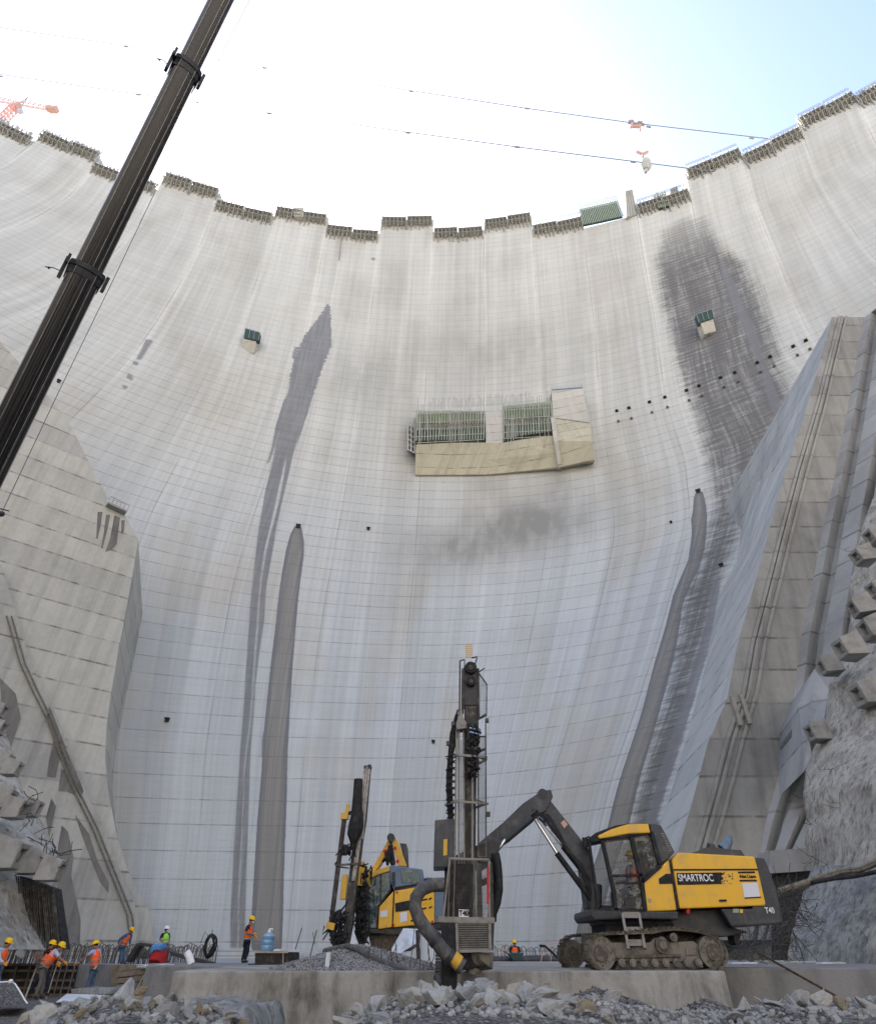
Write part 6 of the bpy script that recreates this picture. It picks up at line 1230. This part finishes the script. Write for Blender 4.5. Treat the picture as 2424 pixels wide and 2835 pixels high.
# left formwork
fwl = empty('wall_formwork', P1(300, 930, 31.5), 'dark plywood wall formwork with studs, behind the two bending workers', 'formwork')
MB().pp([h1(-300, 600), h1(765, 600), h1(690, 925), h1(-300, 925)], 31.6, 31.7).build('plywood_sheet', M['woodd'], fwl)
mb = MB()
for y in (606, 668, 762, 838, 905): mb.bar(P1(-300, y, 31.5), P1(760 - (y - 600) * .22, y, 31.5), .10, .08)
mb.build('waler', M['wood'], fwl)
mb = MB()
for x in (-60, 40, 170, 300, 520, 600, 660, 735): mb.bar(P1(x, 610, 31.42), P1(x - 85, 945, 31.3), .05, .06)
mb.build('stud', M['rebarg'], fwl)
solid('concrete_block', [(765, 600), (1085, 608), (1120, 835), (700, 835)], 31.9, 34, M['slab2'], 'grey concrete block between the plywood formwork and the plank box', 'concrete block', h1, .02)
bxw = empty('plank_box', P1(1300, 900, 30), 'weathered plank box formwork leaning against the grey concrete block', 'formwork')
for k in range(4):
    y0 = 672 + k * 60; mbk = MB(); a = [(1150 - k * 8, y0 + 12), (1490 - k * 4, y0 - 34 + k * 6), (1488 - k * 4, y0 + 20 + k * 6), (1142 - k * 8, y0 + 64)]
    mbk.pp([h1(*p) for p in a], 30 + .02 * k, 30.3).build('plank', M['wood'], bxw, False, .01)
MB().pp([h1(1085, 608), h1(1330, 610), h1(1490, 636), h1(1160, 680), h1(1130, 850), h1(1090, 840)], 30.4, 32).build('box_body', M['wood'], bxw, False, .01)
mb = MB()
for k in range(7): a = P1(1365 + rl.uniform(-20, 60), 615 + rl.uniform(-10, 25), 29.9); b = P1(1600 + rl.uniform(-90, 170), 598 + rl.uniform(-12, 50), 29.4 + rl.uniform(-.3, .8)); mb.bar(a, b, .12, .03)
tag(mb.build('loose_boards', M['sheet'], None, False, 0), 'loose pale boards lying on the plank box and grey block', 'boards')
def pole(a, b, r_, mat, lab, zf, Ya, Yb, name='leaning_pole', cat='pole'): return tag(MB().tube([at(*zf(*a), Ya), at(*zf(*b), Yb)], r_, 8).build(name, M[mat], None, True), lab, cat)
pole((385, 560), (228, 985), .03, 'woodl', 'pale pole leaning on the plywood formwork beside the grey-trousered worker', h1, 31, 26)
pole((1432, 682), (1305, 912), .022, 'woodl', 'thin pale pole leaning against the plank box', h1, 29.5, 28)
pole((1330, 790), (1258, 912), .022, 'wood', 'short dull stick leaning against the plank box, left of the pale one', h1, 29.6, 28)
pole((555, 620), (450, 950), .022, 'woodl', 'thin rod between the bending workers and the lilac-shirted one', h1, 30.9, 28)
pole((630, 583), (770, 588), .015, 'woodl', 'short rod held between two gloved workers', h1, 27, 29.6, 'held_rod', 'rod')
pole((1582, 262), (1528, 440), .02, 'rebarg', 'thin rusty bar leaning right, beside the water bottle', h2, 27, 27, 'loose_bar', 'rebar')
pole((1702, 282), (1645, 512), .02, 'rebarg', 'thin rusty bar next to a crooked wire, left of the gravel heap', h2, 26, 26, 'loose_bar', 'rebar')
pole((1668, 300), (1690, 400), .012, 'rebarg', 'short crooked wire crossing the thin bar left of the gravel heap', h2, 26, 26, 'loose_bar', 'rebar')
pole((1030, 205), (1560, 500), .028, 'rust', 'long rusty pipe leaning on the grey slab at the right', h4, 19.5, 16.5, 'leaning_pipe', 'pipe')
# hump and bent white pipe, lower left
hm = MB(); cc_ = P1(60, 900, 21)
rows = []
for i in range(16):
    f = i / 15; row = []
    for k in range(22):
        g_ = k / 21; x = -260 + 520 * g_; h_ = (1 - max(0, (x - 90) / 170) ** 2.2) if x > 90 else 1; y = 1000 - 215 * h_ * math.sin(min(1, f * 1.6) * math.pi / 2); p = P1(x, y, 20.5 + f * 3); row.append(p + Vector((0, 0, (fbm(x * .03, f * 5) - .5) * .12)))
    rows.append(row)
hm.grid(rows); tag(hm.build('earth_hump', M['gravel'], None, True), 'dark hump of earth at the lower left edge under a bent white pipe', 'earth mound')
tag(MB().tube([P1(x, y, 20.3) for x, y in ((-120, 790), (0, 782), (60, 776), (108, 772), (150, 800), (200, 880), (240, 950), (268, 990))], .018, 8).build('bent_pipe', M['white'], None, True), 'bent white pipe lying over the dark hump at the lower left', 'pipe')
tag(MB().ell(P1(104, 772, 20.2), (.06, .06, .05)).build('pipe_joint_cap', M['white'], None, True), 'white cap on the bend of the white pipe', 'cap')
def sheet(name, pts, Yl, mat, lab, cat, zf, th=.015):
    a = [at(*zf(*p), y) for p, y in zip(pts, Yl)]; n = (a[1] - a[0]).cross(a[2] - a[0]).normalized() * th; return tag(MB().prism(a, [p + n for p in a]).build(name, mat, None), lab, cat)
sheet('white_sheet', [(552, 972), (655, 892), (840, 898), (1032, 906), (975, 950), (760, 962)], [25, 28.5, 28.5, 28.5, 25.5, 25.2], M['sheet'], 'white sheet lying on the ground in front of the lilac-shirted worker', 'sheet', h1)
solid('stone_bank', [(690, 850), (760, 838), (900, 842), (1120, 832), (1128, 860), (1120, 900), (900, 905), (700, 900)], 29, 30.5, M['rockb'], 'low bank of broken stone behind the white sheet', 'stone bank', h1, .04)
sheet('paper_bag', [(160, 475), (190, 462), (248, 475), (240, 530), (215, 545), (158, 515)], [36] * 6, M['sheet'], 'crumpled whitish bag hanging among the rebar loops at the left', 'bag', h1, .15)
net_ = MB()
for k in range(7): net_.bar(P1(335 + k * 11, 490 + (k % 2) * 8, 35.8), P1(330 + k * 11, 590, 35.8), .018)
for k in range(8): net_.bar(P1(332, 492 + k * 13, 35.8), P1(404, 488 + k * 13, 35.8), .012)
tag(net_.build('barrier_net', M['cranered'], None), 'scrap of orange-red barrier net behind the leaning pole', 'net')
# dark bent plate, red bag, white pipe, coil
bp_ = empty('bent_steel_gutter', P1(1350, 500, 35), 'dark bent steel gutter arching beside the red bag', 'gutter')
MB().pp([h1(*p) for p in [(1238, 580), (1255, 520), (1345, 398), (1370, 390), (1480, 405), (1500, 430), (1480, 440), (1370, 415), (1300, 500), (1262, 585)]], 35, 35.7).build('gutter_plate', M['dark'], bp_, False, .02)
mb = MB(); 
for k in range(8): a = (1250 + k * 14, 570 - k * 22); mb.bar(P1(*a, 34.97), P1(a[0] + 30, a[1] - 8, 34.97), .03)
mb.build('rib', M['mast'], bp_)
solid('long_dark_beam', [(500, 455), (560, 470), (760, 520), (860, 545), (860, 565), (700, 545), (500, 485)], 34, 34.4, M['dark'], 'long dark beam lying among the rebar loops, right of the white-helmeted worker', 'beam', h2, .02)
rb_ = empty('red_bag', P1(1520, 590, 34.5), 'big red bag with a crumpled blue cloth on top', 'bag')
def blob(pts, Y0, dpt, name, mat, par, zf, seed=0):
    f = [at(*zf(*p), Y0) for p in pts]; c = sum(f, Vector()) / len(f); rings = [f] + [[c + (p - c) * s + Vector((0, dy, 0)) for p in f] for s, dy in ((1.06, dpt * .3), (1.06, dpt * .7), (.95, dpt))]
    fr_ = [c + (p - c) * .55 + Vector((0, -dpt * .22, 0)) for p in f]; rings = [fr_] + rings; n = len(f); vs = [p for r_ in rings for p in r_]; fs = [tuple(range(n)), tuple(range((len(rings) - 1) * n, len(rings) * n))[::-1]]
    for i in range(len(rings) - 1): fs += [(i * n + k, i * n + (k + 1) % n, (i + 1) * n + (k + 1) % n, (i + 1) * n + k) for k in range(n)]
    return MB().add(vs, fs).build(name, mat, par, True)
blob([(1452, 592), (1462, 540), (1486, 462), (1540, 440), (1596, 425), (1590, 520), (1578, 592)], 34.4, .7, 'bag_body', M['red'], rb_, h1)
blob([(1464, 520), (1472, 450), (1500, 410), (1550, 398), (1600, 402), (1602, 440), (1580, 470), (1550, 448), (1530, 480), (1500, 470), (1485, 505)], 34.25, .6, 'blue_cloth', M['blue'], rb_, h1)
tag(MB().tube([P2(640, 462, 30), P2(662, 500, 30), P2(678, 562, 30)], [.13, .14, .14], 14).build('white_pipe', M['white'], None, True), 'short thick white pipe standing aslant among the rebar loops', 'pipe')
co_ = MB(); c = P2(828, 412, 34)
for k in range(9): 
    rx, rz_ = .17 + .03 * rl.random() + k * .012, .33 + k * .016; co_.tube([c + Vector((math.cos(t) * rx * .9 + .05 * math.sin(t * 2 + k), k * .03 - .12, math.sin(t) * rz_)) for t in [2 * math.pi * j / 20 for j in range(21)]], .028, 6)
co_.tube([c + Vector((-.1, 0, .3)), c + Vector((-.35, 0, .55)), c + Vector((-.45, 0, .1))], .015, 6).tube([c + Vector((.02, 0, .35)), c + Vector((-.02, 0, .62))], .015, 6)
tag(co_.build('cable_coil', M['black'], None, True), 'black coil of cable hung on the rebar, standing taller than the loops', 'cable coil')
wb = empty('water_bottle', P2(1293, 455, 25.5), 'large blue water bottle with a white tap, standing on the dark box', 'water bottle')
tW = NT('blue_bottle'); mW = tW.done(tW.mix(tW.noise(tW.obj(), 5, 3), (.16, .36, .58), (.30, .52, .70)), .15, 0, .5); tW.b.inputs['Transmission Weight'].default_value = .25; M['bottle'] = mW
b0, b1 = P2(1293, 458, 25.5), P2(1293, 268, 25.5); hh = b1.z - b0.z
MB().tube([b0, b0 + Vector((0, 0, hh * .04)), b0 + Vector((0, 0, hh * .25)), b0 + Vector((0, 0, hh * .28)), b0 + Vector((0, 0, hh * .31)), b0 + Vector((0, 0, hh * .48)), b0 + Vector((0, 0, hh * .51)), b0 + Vector((0, 0, hh * .54)), b0 + Vector((0, 0, hh * .66)), b0 + Vector((0, 0, hh * .76)), b0 + Vector((0, 0, hh * .82))], [.2, .215, .215, .20, .215, .215, .20, .215, .215, .13, .06], 24).build('bottle_body', M['bottle'], wb, True)
MB().tube([b0 + Vector((0, 0, hh * .80)), b0 + Vector((0, 0, hh * .92)), b0 + Vector((0, 0, hh * .93)), b0 + Vector((0, 0, hh))], [.065, .06, .035, .03], 12).tube([b0 + Vector((0, 0, hh * .96)), b0 + Vector((.09, 0, hh * .98)), b0 + Vector((.11, 0, hh * .93))], .018, 8).build('bottle_cap', M['white'], wb, True)
db = empty('dark_form_box', P2(1300, 600, 25), 'dark stained plywood box that carries the blue water bottle', 'box')
MB().pp([h2(1198, 462), h2(1470, 462), h2(1468, 568), h2(1382, 592), h2(1195, 645)], 25, 27).build('box_side', M['woodd'], db, False, .01)
MB().pp([h2(1140, 560), h2(1196, 556), h2(1196, 636), h2(1140, 632)], 25.2, 26).build('box_end', M['woodd'], db, False, .01)
MB().bar(P2(1198, 462, 24.96), P2(1470, 462, 24.96), .06).bar(P2(1428, 465, 24.96), P2(1428, 575, 24.96), .03).build('edge_strip', M['woodl'], db)
tag(MB().ell(P2(1382, 452, 25.3), (.16, .12, .05)).build('white_rag', M['sheet'], None, True), 'white rag on the dark box beside the water bottle', 'rag')
sheet('blue_plastic', [(1470, 470), (1772, 440), (1772, 500), (1640, 540), (1470, 535)], [27.5] * 5, M['sheet'], 'pale plastic sheeting behind the thin rusty bars, right of the dark box', 'sheeting', h2, .1)
tag(MB().tube([P2(x, y, 22) for x, y in ((918, 664), (955, 648), (1060, 645), (1130, 656), (1200, 652))], .06, 8).build('black_hose', M['black'], None, True), 'black hose end lying on the cream slab near the dark box', 'hose')
tag(MB().bar(P2(1470, 545, 24), P2(1560, 536, 24), .06).build('black_rod', M['black'], None), 'short black rod sticking out of the dark box', 'rod')
tag(MB().bar(P2(1198, 655, 18.2), P2(1800, 478, 18.8), .22, .05).build('plank', M['plg'] if 'plg' in M else grime('pale_green_timber', (.30, .32, .26), (.42, .42, .37), .8, 0, 3, .2, .6), None, False, .005), 'wide pale green plank lying up the side of the gravel heap', 'plank')
tag(MB().bar(P2(1225, 678, 17.8), P2(1800, 556, 18), .07, .03).build('plank', M['woodl'], None, False, .003), 'narrow cream batten below the green plank', 'plank')
tag(MB().bar(P2(1400, 640, 17.85), P2(1500, 610, 17.85), .09, .02).build('yellow_strip', M['yel2'], None), 'short yellow strip on the planks by the gravel heap', 'strip')
# gravel heap on the slab
def heap(name, cx_, cy_, r, h, base, mat, lab, seed, ex=1.0, kind=None, cat='gravel heap'):
    mb = MB(); rows = []; n = 60
    for i in range(n + 1):
        row = []
        for k in range(n + 1):
            x = (k / n * 2 - 1) * r * ex; y = (i / n * 2 - 1) * r; d = math.sqrt((x / ex) ** 2 + y ** 2) / r; z = max(0, 1 - d) ** .92 * h + (fbm(x * 4 + seed, y * 4) - .5) * .07 * (d < 1) + (fbm(x * 14 + seed, y * 14) - .5) * .025; z = z if d < 1 else -.06
            row.append(Vector((cx_ + x, cy_ + y, base + z)))
        rows.append(row)
    o = mb.grid(rows).build(name, mat, None, True); tag(o, lab, cat)
    st = MB(); rs = random.Random(seed)
    for _ in range(900):
        a = rs.uniform(0, 6.283); d = rs.random() ** .5; x = math.cos(a) * d * r * ex; y = math.sin(a) * d * r; z = max(0, 1 - d) ** .92 * h
        if y > r * .35: continue
        s = rs.uniform(.012, .035); st.ell((cx_ + x, cy_ + y, base + z + s * .2), (s, s * .8, s * .7), 5, 3, Matrix.Rotation(rs.uniform(0, 3), 3, 'X') @ Matrix.Rotation(rs.uniform(0, 3), 3, 'Z'))
    so = st.build('loose_stones', mat, o, fix=False); so['kind'] = 'stuff'; return o
hx = at(*D(715, 1917), 18.1)
heap('gravel_heap', hx.x + .15, 18.2, 1.75, .50, ST, M['gravelL'], 'heap of pale grey gravel on the left cream slab, in front of the smaller rig', 21, 1.25)
hx = at(*D(1205, 1993), 13.6)
heap('gravel_heap', hx.x + .05, 13.9, 2.3, .80, -1.28, M['gravel'], 'heap of dark wet gravel below the slab, in front of the big rig', 33, 1.05)
hx = at(*D(1425, 2012), 13.2)
heap('gravel_heap', hx.x, 13.3, 1.5, .62, -1.25, M['gravel'], 'small dark gravel heap below the slab joint, right of the larger dark heap', 35, 1.1)
tag(MB().tube([at(*r2(x, y), Y) for x, y, Y in ((250, 1480, 18.6), (330, 1462, 18.1), (410, 1446, 17.9), (470, 1458, 17.6), (540, 1500, 17.3), (640, 1556, 17.0), (760, 1600, 16.8), (880, 1630, 16.6), (1000, 1645, 16.4), (1045, 1668, 16.15), (1068, 1720, 16.0), (1078, 1800, 16.0))], .07, 10).build('black_hose', M['hose'], None, True), 'thick dark hose running over the pale gravel heap and down the slab gap', 'hose')
sheet('metal_stake', [(240, 1662), (262, 1490), (292, 1486), (268, 1668)], [16.7] * 4, M['sheet'], 'upright pale metal stake in front of the pale gravel heap', 'stake', r2, .04)
sheet('white_board', [(425, 1438), (448, 1318), (470, 1390), (492, 1445)], [20] * 4, M['sheet'], 'small white triangular scrap on top of the pale gravel heap', 'board', r2, .03)
sheet('white_board', [(708, 1480), (800, 1318), (900, 1322), (912, 1410), (780, 1492)], [20.6, 20.8, 20.9, 20.6, 20.4], M['sheet'], 'tilted white board under the smaller rig, left of the upright one', 'board', r2, .04)
sheet('white_board', [(918, 1325), (1022, 1322), (1030, 1650), (925, 1610), (902, 1440)], [20.2] * 5, M['sheet'], 'upright white board between the smaller rig and the big mast', 'board', r2, .04)
sheet('white_board', [(820, 1500), (905, 1440), (900, 1590), (850, 1570)], [20.3] * 4, M['sheet'], 'low white board scrap between the tilted and upright boards', 'board', r2, .04)
solid('dark_post', [(885, 1330), (912, 1330), (915, 1600), (895, 1600)], 20.0, 20.15, M['dark'], 'dark post between the white boards', 'post', r2)
cb = empty('timber_crib', at(*r2(1050, 1640), 17), 'stack of short grey timbers left of the mast foot', 'timber stack')
for k in range(9): MB().pp([r2(1024, 1424 + k * 25), r2(1078, 1424 + k * 25), r2(1078, 1444 + k * 25), r2(1024, 1444 + k * 25)], 16.75 + .03 * (k % 2), 17.4).build('timber', M['rebarg'], cb, False, .01)
hl_ = random.Random(5)
for k in range(16):
    x = 500 + k * 34 + hl_.uniform(-8, 8); a = at(*r2(x, 1640 - hl_.uniform(0, 40)), 17.0); y1 = hl_.uniform(1300, 1500); b = at(*r2(x + hl_.uniform(-60, 60), y1), 17.0 + hl_.uniform(-.2, .4))
    o = MB().tube([a, a.lerp(b, .5) + Vector((hl_.uniform(-.08, .08), 0, 0)), b], .009, 5).build('starter_rod', M['rust'], None, True); tag(o, 'thin rusty rod sticking up out of the pale gravel heap', 'rebar', 'rods sticking out of the pale gravel heap')
# wheelbarrow, pipe, red hose
wbw = empty('wheelbarrow', P3(1170, 150, 35), 'dark green wheelbarrow with the half-hidden worker behind it', 'wheelbarrow')
a = [P3(1122, 88, 35), P3(1220, 86, 35), P3(1192, 132, 35), P3(1152, 134, 35)]; MB().prism(a, [p + Vector((0, .6, 0)) for p in a]).build('tray', M['dgreen'] if 'dgreen' in M else grime('dark_green_paint', (.015, .05, .04), (.05, .06, .05)), wbw, False, .02)
MB().disc(P3(1150, 150, 35.3), (0, 1, 0), .16, .08, 16).build('wheel', M['black'], wbw, True)
MB().bar(P3(1118, 90, 35), P3(1078, 70, 35), .04).bar(P3(1150, 134, 35), P3(1190, 160, 35), .04).bar(P3(1200, 120, 35), P3(1205, 160, 35), .04).build('handle_frame', M['dark'], wbw)
tag(MB().tube([P3(1000, 132, 36), P3(1150, 130, 36), P3(1300, 126, 36), P3(1440, 128, 36)], .17, 12).build('black_pipe', M['dark2'], None, True), 'thick dark pipe lying behind the rebar between mast and tracks', 'pipe')
for k, (pts, l_) in enumerate((([(1070, 110), (1082, 75), (1110, 66), (1130, 90)], 'thin red hose arching left of the wheelbarrow'), ([(1350, 60), (1368, 34), (1400, 24), (1440, 30)], 'thin red hose arching over the rebar by the tracks'), ([(1320, 150), (1330, 100), (1360, 80), (1385, 110), (1380, 150), (1430, 156)], 'thin red hose looping low in front of the rebar by the tracks'))):
    tag(MB().tube([P3(x, y, 34) for x, y in pts], .022, 6).build('red_hose', M['cranered'], None, True), l_, 'hose')
tag(MB().tube([P3(x, y, 33) for x, y in ((1312, 42), (1345, 44), (1385, 78), (1425, 118))], .05, 8).build('black_hose', M['black'], None, True), 'black hose bending down to the left track of the big rig', 'hose')
for k in range(9):
    x0 = 840 + k * 95; y = 246 + (k % 3) * 9 + k * 2; a, b = P4(x0, y + 12 - k * .5, 24 + (k % 3) * 3), P4(x0 + 190, y - 2, 24 + (k % 3) * 3); z = ST + .02 + .035
    d = (b - a); a = Vector((a.x, a.y, z)); b = Vector((b.x, b.y + .4, z)); o = MB().bar(a, b, .25, .04).build('loose_plank', M['woodl'] if k % 2 else M['sheet'], None, False, .005); tag(o, 'flat plank lying on the dull grey slab right of the rig', 'plank', 'planks lying on the dull grey slab')
# ------------------------------------------------------------------ rocks
tR = NT('broken_stone'); oi = tR.n('ShaderNodeObjectInfo').outputs['Random']; p_ = tR.obj(); n1 = tR.noise(p_, 2.2, 7, .7); n2 = tR.noise(tR.scale(p_, (1, 1, 5)), 1.6, 5, .6)
bs = tR.mix(tR.ss(oi, .2, .45), (.28, .28, .268), (.38, .372, .35)); bs = tR.mix(tR.ss(oi, .62, .72), bs, (.38, .355, .30)); bs = tR.mix(tR.ss(oi, .9, .95), bs, (.24, .19, .11))
cc = tR.mix(tR.ss(n1, .45, .72, 0, .8), bs, (.15, .155, .155)); cc = tR.mix(tR.ss(n2, .55, .7, 0, .5), cc, (.54, .53, .50)); tR.bump(tR.math('ADD', n1, n2), .7, .05); M['stone'] = tR.done(cc, .9, 0, .25)
rk = random.Random(77); bases = []
for s in range(12):
    bm = bmesh.new()
    for _ in range(rk.randint(9, 15)):
        v = Vector((rk.gauss(0, 1), rk.gauss(0, 1), rk.gauss(0, 1))).normalized(); v = Vector((v.x * rk.uniform(.8, 1.2), v.y * rk.uniform(.6, .9), v.z * rk.uniform(.45, .8))); bm.verts.new(v * rk.uniform(.72, 1))
    r_ = bmesh.ops.convex_hull(bm, input=bm.verts); bmesh.ops.delete(bm, geom=[g_ for g_ in r_['geom_interior'] if isinstance(g_, bmesh.types.BMVert)], context='VERTS')
    bmesh.ops.bevel(bm, geom=list(bm.edges), offset=.03, segments=1, affect='EDGES')
    bmesh.ops.triangulate(bm, faces=bm.faces); bmesh.ops.subdivide_edges(bm, edges=bm.edges, cuts=1)
    for v in bm.verts: v.co += v.co.normalized() * (fbm(v.co.x * 2.5 + s * 5, v.co.y * 2.5 + v.co.z * 3, 3) - .5) * .13
    bmesh.ops.recalc_face_normals(bm, faces=bm.faces); me = bpy.data.meshes.new('rock'); bm.to_mesh(me); bm.free(); me.materials.append(M['stone']); bases.append(me)
RG = 'broken rocks heaped in the foreground'
def rock(x, y, s, sq=1, dz=0, lab=None):
    o = bpy.data.objects.new('rock', rk.choice(bases)); col.objects.link(o); o.location = (x, y, apron(x, y) + s * .35 + dz); o.rotation_euler = (rk.uniform(-.9, .9), rk.uniform(-.9, .9), rk.uniform(0, 6.28)); o.scale = (s * rk.uniform(.8, 1.3), s * rk.uniform(.8, 1.2), s * rk.uniform(.7, 1.1) * sq)
    tag(o, *(lab[:1] if lab else ('angular pale broken rock in the foreground rubble',)), 'rock', lab[1] if lab else RG)
def spread(n, u0, u1, y0, y1, smin, smax, lab=None):
    for _ in range(n):
        Y = rk.uniform(y0, y1); x = rk.uniform(u0, u1) * Y; f = rk.random() ** 2.2; rock(x, Y, smin + (smax - smin) * f, lab=lab)
LC = ('angular pale rock in the heap below the drill mast', 'rocks heaped below the drill mast'); LL = ('angular rock in the heap at the lower left corner', 'rocks heaped at the lower left corner'); LM = ('small angular rock beside the low rock ledge', 'rocks beside the low rock ledge'); LR = ('angular rock in the heap at the lower right corner', 'rocks heaped at the lower right corner')
spread(130, -.125, .235, 8.3, 12.6, .06, .19, LC); spread(14, -.11, .22, 8.6, 11.5, .18, .27, LC); spread(40, -.55, -.38, 8.5, 14, .06, .24, LL); spread(34, -.38, -.25, 8.6, 12, .05, .20, LM); spread(46, .37, .62, 8.4, 13.5, .06, .25, LR); spread(12, .24, .37, 8.3, 9.6, .05, .15, ('small angular rock below the dark gravel heaps', 'rocks below the dark gravel heaps'))
# big slabby rocks that stand out
for (x, y, s, Y) in ((825, 2005, .24, 10.5), (760, 2028, .26, 10), (905, 2015, .27, 10.2), (965, 2010, .25, 10.2), (1015, 2045, .22, 9.6), (1110, 2040, .24, 9.6), (835, 2050, .28, 9.2), (955, 2055, .26, 9.2), (1190, 2050, .22, 9.2), (90, 2055, .34, 10), (240, 2030, .28, 11), (1660, 2040, .22, 9.6), (1560, 2030, .26, 10), (1745, 2020, .34, 10), (1080, 2060, .22, 9), (700, 2062, .2, 9.4)):
    p = at(*D(x, y), Y); o = bpy.data.objects.new('rock', rk.choice(bases)); col.objects.link(o); o.location = (p.x, p.y, max(p.z - s * .3, apron(p.x, p.y))); o.rotation_euler = (rk.uniform(-.5, .5), rk.uniform(-.6, .6), rk.uniform(0, 6.28)); o.scale = (s * 1.2, s, s * .95); tag(o, *((LL[0] if x < 300 else LR[0] if x > 1400 else LC[0]),), 'rock', LL[1] if x < 300 else LR[1] if x > 1400 else LC[1])
# flat-topped ledge of rock at lower left centre
lg_ = MB(); rows = []
for i in range(26):
    f = i / 25; row = []
    for k in range(44):
        g_ = k / 43; X = -3.95 + 1.65 * g_; Yy = 9.6 + 2.2 * f; edge_ = min(1, (1 - g_) * 9) * min(1, f * 7); z = -1.0 + (.43 + (fbm(X * 2.2, Yy * 2.2) - .5) * .22 + (fbm(X * 7, Yy * 7) - .5) * .09) * edge_ ** .5; row.append(Vector((X + (fbm(Yy * 3, g_ * 4) - .5) * .2, Yy, z)))
    rows.append(row)
lg_.grid(rows); tag(lg_.build('rock_ledge', M['rockb'], None, True), 'long low ledge of blue-grey rock in front of the left end of the cream slab', 'rock ledge')
sm = MB()
for _ in range(4200):
    Y = rk.uniform(7.6, 15.2); x = rk.uniform(-.62, .64) * Y; s = rk.uniform(.012, .05); z = apron(x, Y); sm.ell((x, Y, z + s * .3), (s * rk.uniform(.8, 1.4), s, s * .7), 5, 3, Matrix.Rotation(rk.uniform(0, 3), 3, 'X') @ Matrix.Rotation(rk.uniform(0, 3), 3, 'Z'))
so = sm.build('rubble_stones', M['stone'], None, fix=False); tag(so, 'small loose stones scattered over the foreground rubble', 'small stones', None, 'stuff')
